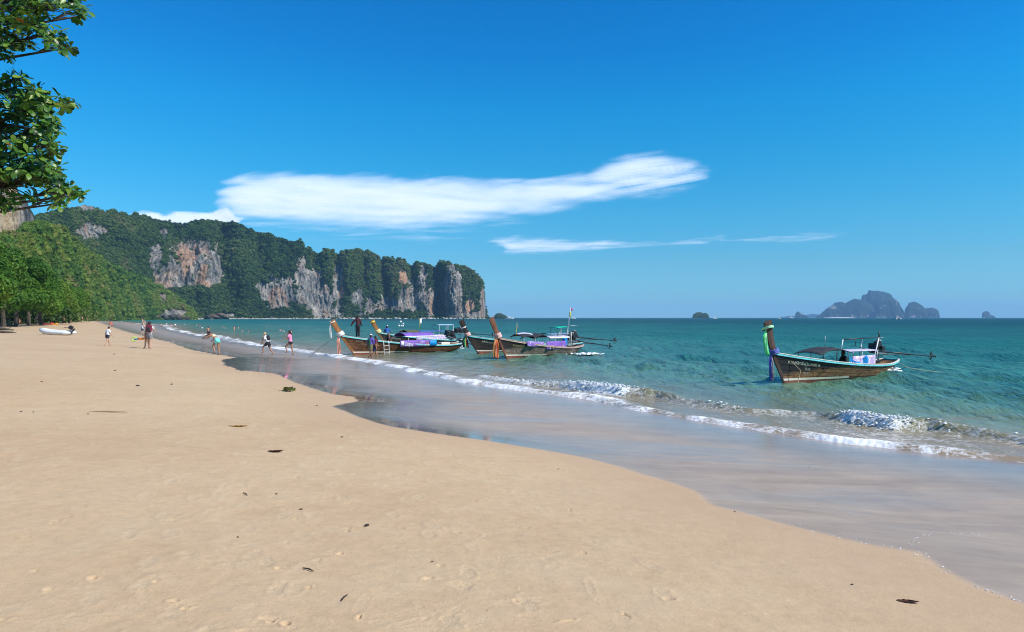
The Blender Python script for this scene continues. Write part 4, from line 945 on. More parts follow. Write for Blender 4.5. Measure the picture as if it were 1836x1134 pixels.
    for r1, r2 in zip(rings, rings[1:]):
        for j in range(6): bm.faces.new((r1[j], r1[(j + 1) % 6], r2[(j + 1) % 6], r2[j]))
    bm.faces.new(rings[0][::-1]); bm.faces.new(rings[-1])
    prow = bm_obj('prow', bm, None, root, bevel=0.006)
    # foredeck, floor boards and thwarts
    bm = bmesh.new(); rows = []
    for k in range(9):
        s = .02 + .20 * k / 8; a = hp(s, .97, 1, -.03); rows.append([bm.verts.new(a), bm.verts.new((a.x, 0, a.z + .03)), bm.verts.new((a.x, -a.y, a.z))])
    for r1, r2 in zip(rows, rows[1:]):
        for j in range(2): bm.faces.new((r1[j], r2[j], r2[j + 1], r1[j + 1]))
    bmesh.ops.recalc_face_normals(bm, faces=list(bm.faces)); bmesh.ops.solidify(bm, geom=list(bm.faces), thickness=.03); bm_obj('foredeck', bm, FLOORW, root)
    bm = bmesh.new(); rows = []
    for k in range(20):
        s = .12 + .86 * k / 19; a = hp(s, .5, 1, -.04); zz = max(a.z, .12); rows.append([bm.verts.new((a.x, a.y, zz)), bm.verts.new((a.x, -a.y, zz))])
    for r1, r2 in zip(rows, rows[1:]): bm.faces.new((r1[0], r2[0], r2[1], r1[1]))
    bm_obj('floor_boards', bm, FLOORW, root)
    for s in (.34, .46, .58, .70):
        a = hp(s, .8, 1, -.03); box('thwart', (a.x, 0, a.z), (.22, a.y * 2, .035), FLOORW, root)
    return root, gun, hp, prow

def engine(root, x, z, shaft_len, pitch, yaw=0.0, tiller=1.5, y=0.0, dirty=True):
    """car-type engine pivoting on the stern with its long propeller shaft"""
    e = []
    M = Matrix.Translation((x, y, z)) @ Matrix.Rotation(yaw, 4, 'Z') @ Matrix.Rotation(pitch, 4, 'Y')
    def addp(name, mat, fn, smooth=False, bevel=0.0, parent=None):
        bm = bmesh.new(); fn(bm); bmesh.ops.transform(bm, matrix=M, verts=list(bm.verts)); return bm_obj(name, bm, mat, parent or root, smooth, bevel)
    blk = addp('engine', BLACKM, lambda bm: (add_box(bm, (.15, 0, .22), (.72, .34, .34)), add_box(bm, (.15, 0, .46), (.60, .20, .16)), add_box(bm, (.17, 0, .57), (.50, .14, .07)), add_box(bm, (-.24, 0, .14), (.18, .30, .26)), add_box(bm, (.15, .24, .30), (.34, .14, .16)), add_box(bm, (.12, -.22, .34), (.42, .10, .10))), bevel=.018)
    addp('fan', STEEL, lambda bm: [add_box(bm, (.545, 0, .30), (.012, .06, .40), Matrix.Rotation(k * math.pi / 3, 3, 'X')) for k in range(3)], parent=blk)
    addp('pulley', STEEL, lambda bm: (add_tube(bm, [(.50, 0, .30), (.58, 0, .30)], .07, 12), add_tube(bm, [(.50, .10, .44), (.56, .10, .44)], .05, 10)), parent=blk)
    addp('exhaust_pipe', simple('rusty_pipe', (.14, .07, .04), .8, .4, 10), lambda bm: add_tube(bm, [(.3, -.2, .36), (.05, -.26, .40), (-.25, -.27, .5), (-.45, -.27, .62)], [.03, .03, .03, .035], 8), True, parent=blk)
    addp('air_filter', simple('grey_paint', (.30, .31, .31), .5, .2, 6), lambda bm: add_tube(bm, [(.1, .02, .60), (.1, .02, .70)], [.13, .12], 14), True, parent=blk)
    addp('radiator', BLACKM, lambda bm: add_box(bm, (.70, 0, .28), (.06, .40, .42)), bevel=.01, parent=blk)
    addp('engine_cradle', STEEL, lambda bm: (add_box(bm, (.1, .19, .03), (1.0, .04, .06)), add_box(bm, (.1, -.19, .03), (1.0, .04, .06)), add_box(bm, (0, 0, -.10), (.10, .46, .06)), add_tube(bm, [(0, 0, -.35), (0, 0, 0.02)], .04, 8)))
    addp('tiller', BLACKM, lambda bm: add_tube(bm, [(.5, 0, .06), (1.0, 0, .10), (tiller + .6, 0, .24)], [.022, .02, .018], 8), True)
    sl = shaft_len
    addp('propeller_shaft', BLACKM, lambda bm: (add_tube(bm, [(-.3, 0, .12), (-1.2, 0, .12)], [.07, .055], 8), add_tube(bm, [(-1.1, 0, .12), (-sl, 0, .12)], [.042, .036], 8), add_tube(bm, [(-.5, 0, -.02), (-sl * .55, 0, .07)], [.02, .02], 6)), True)
    pr = addp('propeller', simple('worn_brass', (.26, .20, .12), .4, .3, 10, metal=.6), lambda bm: [add_box(bm, (-sl - .04, 0, .12), (.03, .12, .02), Matrix.Rotation(k * 2.094, 3, 'X')) for k in range(3)] + [add_tube(bm, [(-sl, 0, .12), (-sl - .12, 0, .12)], [.045, .02], 8)] +
         [add_box(bm, Vector((-sl - .04, 0, .12)) + Matrix.Rotation(k * 2.094, 3, 'X') @ Vector((0, .13, 0)), (.03, .16, .10), Matrix.Rotation(k * 2.094, 3, 'X') @ Matrix.Rotation(.5, 3, 'Y')) for k in range(3)])
    addp('skeg', BLACKM, lambda bm: (add_tube(bm, [(-sl + .55, 0, .10), (-sl + .1, 0, -.12), (-sl - .12, 0, -.14)], [.014, .014, .012], 6), add_box(bm, (-sl + .08, 0, .26), (.22, .015, .26))), parent=pr)

def ribbon(label, pts, w, mat, cat='ribbon', n=3, spread=.05, group=None, loc=(0, 0, 0), knot=None):
    """bundle of long cloth tails hanging from a knot; world coordinates"""
    root = empty('prow_ribbon', pts[0]); tag(root, label, cat, group or 'cloth ribbons tied to the boat prows')
    g = np.random.default_rng(len(label)); o0 = Vector(pts[0])
    mats = mat if isinstance(mat, list) else [mat]
    for k in range(n):
        dx = spread * (k - (n - 1) / 2); wob = g.uniform(-.3, .3); cut = g.uniform(.82, 1.0)
        P = [Vector(p) - o0 for p in pts]
        def fn(u, v, dx=dx, wob=wob, cut=cut):
            q = u * cut * (len(P) - 1); i = min(int(q), len(P) - 2); p = P[i].lerp(P[i + 1], q - i)
            fold = .25 * w * math.sin(v * 9 + u * 5 + wob * 8)
            ww = w * (.35 + .65 * min(1, u * 3)) * (1 - .2 * u)
            return p + Vector((dx * min(1, u * 2.5) + (v - .5) * ww, fold + dx * .5, .02 * math.sin(v * 6) + wob * .02))
        sheet('cloth_tail', fn, 12, 5, mats[k % len(mats)], root, .006)
    bm = bmesh.new(); add_tube(bm, [Vector((-.07, 0, .03)), Vector((0, .03, 0)), Vector((.07, 0, -.03))], [.04, .07, .04], 8); bm_obj('knot', bm, mats[0], root, True)
    return root

def wrap(name, root, c, axis, r, h, mat, flat=1.0, lean=.3):
    """cloth wound round the prow"""
    bm = bmesh.new(); P = []; axis = Vector(axis).normalized(); a = axis.orthogonal().normalized(); b_ = axis.cross(a)
    for k in range(3):
        cc = Vector(c) + axis * (k - 1) * h / 3
        rg = [cc + (a * math.cos(t) + b_ * math.sin(t)) * r + axis * lean * r * math.cos(t) for t in [6.2832 * i / 14 for i in range(15)]]
        add_tube(bm, rg, h / 4.4, 6, cap=False)
    bmesh.ops.remove_doubles(bm, verts=list(bm.verts), dist=.001)
    return bm_obj(name, bm, mat, root, True)

def canopy(root, x0, x1, half, z_side, z_top, mat, post_mat=STEEL, posts=(0, 1), sag=.0, under=None, thick=.02, name='canopy', bow=0.0, tilt=0.0):
    def fn(u, v):
        y = (v - .5) * 2 * half; x = x0 + (x1 - x0) * u
        endd = (1 - (2 * u - 1) ** 6 * .0)
        z = z_side + (z_top - z_side) * (1 - abs(2 * v - 1) ** 2) + bow * math.sin(math.pi * u) + tilt * (u - .5) - sag * math.sin(u * math.pi * 3) ** 2 * (1 - abs(2 * v - 1))
        return Vector((x, y, z))
    sheet(name, fn, 14, 10, mat, root, thick)
    for u in posts:
        x = x0 + (x1 - x0) * u
        for sd in (1, -1):
            tube('canopy_post', [(x, sd * half * .94, .45), (x, sd * half * .94, z_side + .02 + bow * math.sin(math.pi * u) + tilt * (u - .5))], .016, post_mat, root, 6)

def local(root, p): 
    return root.matrix_basis @ Vector(p)

def splash(px, py, w, h, label, n=60):
    p = at(px, py, .05); g = np.random.default_rng(int(px)); V = []; Fc = []; off = 0
    for _ in range(n):
        v, f = ICO1; s = g.uniform(.03, .13); c = np.array([g.normal(0, w * .4), g.normal(0, w * .3), abs(g.normal(0, h * .4))]); V.append(v * (1 + g.normal(0, .25, (len(v), 1))) * s * np.array([1.9, 1.5, .55]) + c); Fc.append(f + off); off += len(v)
    o = link_mesh('wash_foam', np_mesh('wash_foam', np.concatenate(V), np.concatenate(Fc)), simple('white_water', (.78, .80, .80), .6, .08, 6)); o.location = p; tag(o, label, 'foam', kind='stuff')
# ------------------------------------------------------------------ the five long-tail boats
def prow_axis(rake, gz, fwd, top): return Vector((fwd - rake, 0, top - gz)).normalized()
def on_prow(rake, gz, fwd, top, t): bx = rake + .04; return Vector((bx + (fwd - bx) * t + .05 * math.sin(math.pi * t) - .05, 0, gz + (top - gz) * t))

HULL1 = wood_mat('hull_wood_dark_brown', (0.05, 0.022, 0.011), (0.42, 0.225, 0.105), ((0.016, 0.017, 0.018), 0.42, .062))
HULL2 = wood_mat('hull_wood_grey', (0.06, 0.040, 0.030), (0.40, 0.31, 0.24), ((0.028, 0.022, 0.020), 0.62, .085))
HULL3 = wood_mat('hull_wood_black', (0.012, 0.011, 0.010), (0.085, 0.06, 0.045))
HULL4 = wood_mat('hull_wood_brown', (0.035, 0.016, 0.009), (0.26, 0.115, 0.05))
PROW1 = wood_mat('prow_wood_dark', (0.05, 0.028, 0.022), (0.13, 0.075, 0.055), grain=(6, 14, 3))
PROW2 = wood_mat('prow_wood_red_brown', (0.12, 0.045, 0.025), (0.30, 0.12, 0.065), grain=(6, 14, 3))
PROW4 = wood_mat('prow_wood_orange', (0.20, 0.075, 0.025), (0.42, 0.19, 0.07), grain=(6, 14, 3))
LETTER = simple('pale_lettering', (0.55, 0.56, 0.45), .6, .3, 10)
GREENR = simple('green_satin', (0.10, 0.75, 0.22), .45, .2, 3); GREENL = simple('pale_green_satin', (0.50, 0.85, 0.52), .45, .1, 3)
BLUER = simple('blue_satin', (0.045, 0.06, 0.33), .5, .3, 3); WHITEC = simple('white_cloth', (0.75, 0.72, 0.68), .8, .1, 4)
SALMON = simple('salmon_cloth', (0.78, 0.36, 0.24), .7, .15, 4); ORANGEC = simple('orange_cloth', (0.85, 0.28, 0.06), .7, .15, 4); REDC = simple('red_cloth', (0.62, 0.08, 0.05), .7, .2, 4)
YELLOWC = simple('yellow_cloth', (0.80, 0.62, 0.08), .7, .15, 4); PINKC = simple('pink_cloth', (0.75, 0.42, 0.38), .7, .15, 4)
FLORAL = print_mat('purple_floral_print', (0.22, 0.12, 0.44), [((0.62, 0.55, 0.70), .56), ((0.45, 0.18, 0.22), .64)], 9)
FLORAL2 = print_mat('lilac_floral_print', (0.46, 0.36, 0.60), [((0.75, 0.66, 0.74), .52), ((0.42, 0.20, 0.30), .60)], 8)

def hull_text(root, hp, body, size, s0, v0, side, mat=LETTER, length=None, dv=0.0):
    """lettering laid on the planks, reading from the bow aft on the side that faces the beach"""
    # local distance along the boat per unit of s
    def mp(x, y):
        s = s0 + x * .092; v = v0 + y * .62 + dv * x
        p = hp(s, min(v, .97), side, .032); return p
    return make_text('boat_name', body, size, mat, root, mp)

# boat 1: nearest, alone at the right
b1, g1, hp1, pr1 = longtail('nearest long-tail boat, alone at the right, with a green ribbon on its tall dark prow', at(1405, 690), (-.7815, -.624), 10.3, 2.62, 1.36, HULL1, TURQ, rake=.82, gz=1.36)
pr1.data.materials.clear(); pr1.data.materials.append(PROW1)
ax = prow_axis(.82, 1.36, 1.36, 2.62)
wrap('prow_wrap', b1, on_prow(.82, 1.36, 1.36, 2.62, .03), ax, .21, .20, simple('blue_and_gold_sash', (.10, .12, .42), .6, .5, 6))
wrap('prow_wrap', b1, on_prow(.82, 1.36, 1.36, 2.62, .15) + Vector((-.03, 0, -.12)), ax, .18, .08, simple('gold_sash', (.65, .38, .14), .6, .2, 6))
wrap('prow_top_band', b1, on_prow(.82, 1.36, 1.36, 2.62, .80), ax, .235, .09, GREENL, lean=.55)
NEAR = 1    # the side of a hull that faces the camera: with the bow to the left and towards us this is port (+y)
hull_text(b1, hp1, 'ห.เอกสิทธิ์สุวิมารณ์ ๒', .235, .055, .765, NEAR)
hull_text(b1, hp1, '5512', .17, .145, .62, NEAR); hull_text(b1, hp1, 'กบ 12', .16, .135, .50, NEAR)
canopy(b1, -1.9, -4.8, .62, 1.20, 1.30, DARKCLOTH, BLACKM, (.12, .5, .88), bow=.20)
canopy(b1, -4.5, -7.5, .60, 1.26, 1.31, LILAC, STEEL, (.45, .98), sag=.03, tilt=-.04)
tube('antenna', [(-3.3, .1, 1.4), (-3.3, .1, 2.0)], .012, STEEL, b1, 6)
tube('frame_post', [(-4.35, .3, 1.30), (-4.55, .3, 1.80)], .024, WHITEP, b1, 6); tube('frame_post', [(-7.5, .3, .50), (-8.25, .3, 1.85)], .028, WHITEP, b1, 6)
tube('frame_post', [(-7.6, -.45, .50), (-8.2, -.45, 1.80)], .02, STEEL, b1, 6); tube('frame_rail', [(-8.2, -.5, 1.80), (-8.25, .5, 1.82)], .018, STEEL, b1, 6)
tube('frame_rail', [(-4.55, .3, 1.80), (-8.25, .3, 1.84)], .024, BLACKM, b1, 6)
tube('frame_post', [(-8.25, .3, 1.75), (-8.25, .3, 2.12)], .032, BLACKM, b1, 6)
tube('hanging_line', [(-5.7, .3, 1.82), (-5.75, .32, 1.62), (-5.7, .34, 1.48)], .016, BLACKM, b1, 6)
sheet('side_cloth', lambda u, v: Vector((-4.4 - 2.3 * u, .80 + .03 * math.sin(u * 22), .56 + .50 * v)), 24, 4, FLORAL2, b1, .012)
tp = empty('blue_tarp', tuple(local(b1, (-5.1, .80, .70)))); tp.rotation_euler = b1.rotation_euler; tag(tp, 'bright blue tarp slung over the rail of the nearest long-tail boat', 'tarp')
sheet('tarp_cloth', lambda u, v: Vector((1.05 - 1.75 * u, .02 + .05 * math.sin(u * 12 + v * 4), (.46 - .30 * math.sin(min(u, .85) / .85 * math.pi)) * v - .04 - .06 * u)), 24, 8, BLUET, tp, .012)
engine(b1, -8.9, 1.0, 6.7, -.072, yaw=.0)
tube('mooring_line', [(.0, .10, 1.2), (-.45, .50, .6), (-.25, .45, -.05), (.9, 1.0, -.2)], .014, ROPE, b1, 6)
tube('stern_line', [(-10.3, .3, .6), (-10.9, .5, .25), (-12.2, 1.0, .05), (-13.4, 1.6, -.1)], .014, ROPE, b1, 6)
A_ = local(b1, on_prow(.82, 1.36, 1.36, 2.62, .78) + Vector((.10, 0, .02)))
ribbon('bright green ribbon hanging from the prow top of the nearest boat', [A_, A_ + Vector((-.09, -.12, -.35)), A_ + Vector((-.03, -.12, -.85)), A_ + Vector((.04, -.10, -1.15))], .11, [GREENR, GREENL], n=3, spread=.05)
A_ = local(b1, on_prow(.82, 1.36, 1.36, 2.62, .02) + Vector((.18, 0, .0)))
ribbon('long blue and white cloth hanging from the bow of the nearest boat', [A_, A_ + Vector((-.02, -.1, -.35)), A_ + Vector((.0, -.1, -.80)), A_ + Vector((.02, -.08, -1.22))], .12, [BLUER, simple('blue_satin_dark', (.03, .035, .2), .5, .2, 4), WHITEC, simple('faded_rose_cloth', (.36, .22, .18), .7, .2, 4)], n=4, spread=.035)

# boat 2: brown boat with purple cloths, middle
b2, g2, hp2, pr2 = longtail('grey brown long-tail boat in the middle with purple side cloths and pink rail', at(907, 643), (-.64, -.77), 9.0, 2.72, 1.60, HULL2, PINKP, rake=.75, gz=1.42)
pr2.data.materials.clear(); pr2.data.materials.append(PROW2)
ax = prow_axis(.75, 1.42, 1.6, 2.72); wrap('prow_wrap', b2, on_prow(.75, 1.42, 1.6, 2.72, .12), ax, .20, .34, PINKC)
hull_text(b2, hp2, 'จ.แสงทรัพย์นาวา', .25, .10, .74, NEAR, simple('gold_lettering', (.42, .36, .15), .6, .3, 10))
canopy(b2, -1.1, -2.7, .62, 1.42, 1.60, DARKCLOTH, STEEL, (.1, .9), bow=.08); 
def lil(u, v): return Vector((-1.3 - 1.6 * u, -.60 + .9 * v, 1.47 + .20 * (1 - abs(2 * v - 1) ** 2) + .08 * math.sin(math.pi * u)))
sheet('canopy_sheet', lil, 10, 8, LILAC, b2, .014)
canopy(b2, -2.3, -4.3, .66, 1.28, 1.42, DARKCLOTH, BLACKM, (.05, .95), bow=.26); canopy(b2, -4.1, -6.8, .64, 1.34, 1.46, LILAC, STEEL, (.3, .97), sag=.04)
sheet('canopy_edge', lambda u, v: Vector((-4.2 - 2.5 * u, .66, 1.27 + .09 * v)), 10, 1, WHITEP, b2, .012)
sheet('side_cloth', lambda u, v: Vector((-1.4 - 1.9 * u, .76 + .03 * math.sin(u * 20), .80 - .10 * u + .36 * v)), 20, 4, FLORAL, b2, .012)
sheet('side_cloth', lambda u, v: Vector((-3.5 - 2.5 * u, .86 + .02 * math.sin(u * 22), .50 + .58 * v)), 24, 4, PURPLE, b2, .012)
for i, (x_, h_) in enumerate(((-3.9, .16), (-4.3, .26), (-4.75, .18), (-5.05, .14), (-5.6, .2))):
    sheet('printed_motif', lambda u, v, x_=x_, h_=h_: Vector((x_ - .14 * (u - .5) * (1 - v * .8), .895, .54 + h_ * v)), 2, 3, YELLOWC if i == 1 else WHITEC, b2, .006)
box('blue_container', (-5.95, .74, 1.0), (.34, .26, .50), BLUET, b2, bevel=.03)
tube('frame_post', [(-7.0, .55, .45), (-7.05, .55, 1.72)], .035, CREAM, b2, 6); tube('frame_post', [(-7.1, -.55, .45), (-7.1, -.55, 1.70)], .03, CREAM, b2, 6)
tube('flag_pole', [(-1.1, 0, 1.5), (-1.2, 0, 2.35)], .02, YELLOWC, b2, 6)
sheet('flag', lambda u, v: Vector((-1.20 + .02 * u, -.13 * (1 - v) + .26 * u * (1 - v), 2.05 + .50 * v)), 4, 4, WHITEP, b2, .008)
engine(b2, -8.0, .95, 5.6, -.12); box('engine_cover', (-7.4, .0, 1.45), (.9, .55, .12), DARKCLOTH, b2, bevel=.03)
A_ = local(b2, on_prow(.75, 1.42, 1.6, 2.72, .05) + Vector((.22, 0, 0)))
ribbon('orange and red cloth hanging from the prow of the brown middle boat', [A_, A_ + Vector((-.02, -.12, -.5)), A_ + Vector((-.02, -.12, -1.1)), A_ + Vector((.0, -.10, -1.62))], .20, [ORANGEC, SALMON, REDC], n=4, spread=.07)
# frame with the green roof and flag mast standing at the stern of boat 2
for x_ in (-5.6, -6.9):
    for sd in (.3, -.3): tube('frame_post', [(x_, sd, .5), (x_, sd, 2.06)], .02, BLACKM if x_ > -6 else STEEL, b2, 6)
sheet('green_roof', lambda u, v: Vector((-5.5 - 1.3 * u, -.42 + .84 * v, 2.06 + .05 * u + .05 * math.sin(v * 3.14))), 6, 6, simple('emerald_sheet', (.0, .42, .27), .5, .15, 4), b2, .04)
tube('flag_mast', [(-7.3, .1, .6), (-7.4, .1, 2.7), (-7.65, .1, 3.62)], [.025, .022, .014], WHITEP, b2, 6); tube('frame_rail', [(-6.8, -.3, 2.15), (-7.7, .7, 2.2)], .018, STEEL, b2, 6)
sheet('flag', lambda u, v: Vector((-7.42 - .18 * u, .12 + .10 * math.sin(u * 4), 2.86 + .40 * v)), 5, 4, YELLOWC, b2, .008)
sheet('flag', lambda u, v: Vector((-7.64 - .30 * u, .12 + .06 * math.sin(u * 5), 3.32 + .24 * v)), 5, 4, simple('red_white_flag', (.45, .12, .22), .7, .6, 9), b2, .008)

# boat 3: black boat behind boat 2
b3, g3, hp3, pr3 = longtail('black-hulled long-tail boat half hidden behind the brown middle boat', at(856, 634), (-.82, -.57), 10.5, 2.55, 1.55, HULL3, TURQ, rake=.85, gz=1.40)
pr3.data.materials.clear(); pr3.data.materials.append(wood_mat('prow_wood_black', (.018, .013, .012), (.06, .04, .035), grain=(6, 14, 3)))
ax = prow_axis(.85, 1.4, 1.55, 2.55); wrap('prow_band', b3, on_prow(.85, 1.4, 1.55, 2.55, .55), ax, .19, .08, WHITEP); wrap('prow_wrap', b3, on_prow(.85, 1.4, 1.55, 2.55, .08), ax, .20, .26, PINKC)
hull_text(b3, hp3, 'ศรีอันดามัน', .27, .08, .74, NEAR)
canopy(b3, -6.6, -9.2, .8, 1.40, 1.50, simple('faded_blue_sheet', (.16, .24, .36), .8, .2, 3), STEEL, (.05, .95)); engine(b3, -9.9, 1.0, 4.8, -.085)
A_ = local(b3, on_prow(.85, 1.4, 1.55, 2.55, .02) + Vector((.22, 0, 0)))
ribbon('green, red and black scarves on the bow of the black boat', [A_, A_ + Vector((-.05, -.05, -.4)), A_ + Vector((.0, -.05, -.8)), A_ + Vector((.05, 0, -1.0))], .16, [simple('black_scarf', (.02, .02, .025), .8, .3, 4), GREENR, REDC], n=4, spread=.11)

# boat 4: brown boat nearest the walkers, left
b4, g4, hp4, pr4 = longtail('leftmost long-tail boat with turquoise rail, purple banner and a man on its bow', at(635, 637), (-.714, -.70), 10.5, 2.55, 1.92, HULL4, TURQ, rake=1.05, gz=1.48)
pr4.data.materials.clear(); pr4.data.materials.append(PROW4)
ax = prow_axis(1.05, 1.48, 1.92, 2.55); wrap('prow_wrap', b4, on_prow(1.05, 1.48, 1.92, 2.55, .12), ax, .22, .30, WHITEC); wrap('prow_top_band', b4, on_prow(1.05, 1.48, 1.92, 2.55, .92), ax, .20, .06, WHITEC)
hull_text(b4, hp4, 'KAN', .24, .075, .80, NEAR, simple('faded_lettering', (.34, .27, .19), .6, .3, 10)); hull_text(b4, hp4, 'Donut', .34, .145, .74, NEAR, simple('faded_lettering', (.34, .27, .19))); hull_text(b4, hp4, 'สิริวัฒนา', .16, .10, .67, NEAR, simple('faded_lettering', (.3, .2, .1)))
canopy(b4, -4.1, -7.0, .84, 1.34, 1.62, PURPLE, WHITEP, (.1, .5, .97), sag=.03)
for sd in (.9, -.9): sheet('canopy_edge', lambda u, v, sd=sd: Vector((-4.05 - 3.0 * u, sd * .95, 1.27 + .085 * v)), 10, 1, WHITEP, b4, .016)
sheet('banner', lambda u, v: Vector((-3.5 - 3.2 * u, .95 + .012 * math.sin(u * 20), .52 + .50 * v)), 24, 3, PURPLE, b4, .012)
make_text('banner_text', 'Enjoy', .40, WHITEP, b4, lambda x, y: Vector((-3.95 - x * .9, .985, .60 + y))); make_text('banner_text', 'HAPPY', .16, WHITEP, b4, lambda x, y: Vector((-5.35 - x, .985, .80 + y))); make_text('banner_text', '0', .44, simple('orange_print', (.85, .36, .16)), b4, lambda x, y: Vector((-6.0 - x, .985, .60 + y)))
sheet('banner_patch', lambda u, v: Vector((-3.55 - .30 * u, .98, .62 + .34 * v)), 2, 2, WHITEC, b4, .006); sheet('side_cloth', lambda u, v: Vector((-6.35 - .7 * u, .985, .55 + .42 * v)), 6, 2, BLUET, b4, .014)
box('white_box', (-8.3, .35, .66), (.9, .5, .22), CREAM, b4, bevel=.02)
engine(b4, -9.4, 1.05, 3.6, -.30)
A_ = local(b4, on_prow(1.05, 1.48, 1.92, 2.55, .93) + Vector((.14, 0, 0)))
ribbon('thin white cord tassel hanging from the prow top of the leftmost boat', [A_, A_ + Vector((-.02, -.05, -.5)), A_ + Vector((.02, -.05, -.9)), A_ + Vector((.05, 0, -1.25))], .10, [WHITEC], n=2, spread=.04)
A_ = local(b4, on_prow(1.05, 1.48, 1.92, 2.55, .05) + Vector((.22, 0, -.05)))
ribbon('long salmon cloth hanging from the bow of the leftmost boat', [A_, A_ + Vector((-.02, -.08, -.4)), A_ + Vector((.05, -.06, -.95)), A_ + Vector((.10, -.02, -1.45))], .18, [SALMON, PINKC], n=3, spread=.05)
ld = empty('boarding_ladder', tuple(local(b4, (-1.9, .98, .62)))); ld.rotation_euler = b4.rotation_euler; tag(ld, 'white boarding ladder hooked over the side of the leftmost boat', 'ladder')
for x_ in (0.0, -.46): tube('ladder_rail', [(x_, 0, .42), (x_, .08, .40), (x_, .12, 0), (x_, .20, -.95)], .022, WHITEP, ld, 6)
for z_ in (.05, -.22, -.50, -.78): box('ladder_rung', (-.23, .14 - z_ * .06, z_), (.46, .06, .03), WHITEP, ld)
tube('bow_line', [(1.1, -.1, 1.55), (2.4, .4, 1.05), (3.8, 1.2, .45), (5.0, 2.0, -.1)], .016, DROPE, b4, 6)

# boat 5: behind boat 4
b5, g5, hp5, pr5 = longtail('second long-tail boat from the left, behind the one with the ladder', at(694, 623.5), (-.683, -.73), 10.2, 2.50, 1.75, HULL3, TURQ, rake=.95, gz=1.42)
pr5.data.materials.clear(); pr5.data.materials.append(PROW4)
ax = prow_axis(.95, 1.42, 1.75, 2.5); wrap('prow_wrap', b5, on_prow(.95, 1.42, 1.75, 2.5, .10), ax, .22, .34, simple('cream_yellow_cloth', (.78, .62, .30), .7, .15, 4)); wrap('prow_top_band', b5, on_prow(.95, 1.42, 1.75, 2.5, .92), ax, .20, .12, YELLOWC)
hull_text(b5, hp5, 'โชคอำนวย', .26, .08, .72, NEAR)
canopy(b5, -1.9, -3.4, .7, 1.40, 1.62, simple('olive_cloth', (.10, .10, .05), .8, .3, 4), STEEL, (.1,)); canopy(b5, -3.5, -6.8, .7, 1.44, 1.56, simple('blue_canopy', (.05, .12, .30), .7, .3, 3), STEEL, (.05, .5, .97))
canopy(b5, -5.9, -7.9, .6, 2.06, 2.14, simple('pale_blue_canopy', (.35, .48, .62), .7, .2, 3), WHITEP, (.05, .6, .97))
sheet('side_cloth', lambda u, v: Vector((-2.8 - 3.8 * u, .88 + .02 * math.sin(u * 22), .62 + .50 * v)), 24, 3, FLORAL2, b5, .012)
tube('flag_pole', [(-3.9, 0, 1.7), (-3.95, 0, 2.75)], .03, YELLOWC, b5, 6); sheet('flag', lambda u, v: Vector((-3.93 - .22 * u, .02, 2.2 + .50 * v)), 3, 3, WHITEC, b5, .008)
fp = empty('flower_bunch', tuple(local(b5, (-1.6, .1, 1.6)))); tag(fp, 'bunch of white paper flowers on a stick above the second boat', 'flowers')
tube('stick', [(0, 0, -.3), (0, 0, .32)], .015, ROPE, fp, 6)
for k in range(7):
    a = k * .9; bm = bmesh.new(); bmesh.ops.create_icosphere(bm, subdivisions=1, radius=.095); bmesh.ops.translate(bm, vec=(.26 * math.cos(a) * (k > 0), .15 * math.sin(a), .42 + .20 * (k % 3)), verts=bm.verts); bm_obj('blossom', bm, WHITEP, fp)
engine(b5, -9.3, 1.15, 4.8, -.08)

# ------------------------------------------------------------------ far boats
def motor_boat(px, py, Lm, label, D=None, z=0):
    p = at(px, py) if D is None else Vector(((px - CX) / F * D, D, 0)); r = empty('motor_boat', (p.x, p.y, 0)); r.rotation_euler[2] = 0.5; tag(r, label, 'boat')
    bm = bmesh.new(); rows = []
    for k in range(9):
        s = k / 8; x = (s - .5) * Lm; b_ = Lm * .14 * (1 - max(0, s - .55) ** 2 * 4.6); zz = .10 * Lm * (.7 + .4 * s * s)
        rows.append([bm.verts.new((x, -max(b_, .01), zz)), bm.verts.new((x, -max(b_ * .6, .01), -.3)), bm.verts.new((x, max(b_ * .6, .01), -.3)), bm.verts.new((x, max(b_, .01), zz))])
    for r1, r2 in zip(rows, rows[1:]):
        for j in range(4): bm.faces.new((r1[j], r1[(j + 1) % 4], r2[(j + 1) % 4], r2[j]))
    bm.faces.new(rows[0]); bm.faces.new(rows[-1][::-1]); bm_obj('hull', bm, WHITEP, r)
    box('cabin', (-.03 * Lm, 0, .14 * Lm), (.42 * Lm, .2 * Lm, .11 * Lm), WHITEP, r, taper=.85, bevel=.02 * Lm); box('window_band', (-.03 * Lm, 0, .15 * Lm), (.40 * Lm, .205 * Lm, .03 * Lm), BLACKM, r, taper=.95)
    return r
cat = empty('catamaran', (0, 0, 0)); p = at(1607, 573.2); cat.location = (p.x, p.y, 0); tag(cat, 'white catamaran anchored in front of the far island', 'boat')
for sd in (-3.3, 3.3):
    bm = bmesh.new(); rows = []
    for k in range(9):
        s = k / 8; y = (s - .5) * 15; b_ = .95 * (1 - max(0, s - .6) ** 2 * 5.5); rows.append([bm.verts.new((sd - b_, y, 2.2 + .4 * s)), bm.verts.new((sd - b_ * .5, y, -.4)), bm.verts.new((sd + b_ * .5, y, -.4)), bm.verts.new((sd + b_, y, 2.2 + .4 * s))])
    for r1, r2 in zip(rows, rows[1:]):
        for j in range(4): bm.faces.new((r1[j], r1[(j + 1) % 4], r2[(j + 1) % 4], r2[j]))
    bm.faces.new(rows[0]); bm.faces.new(rows[-1][::-1]); bm_obj('hull', bm, WHITEP, cat)
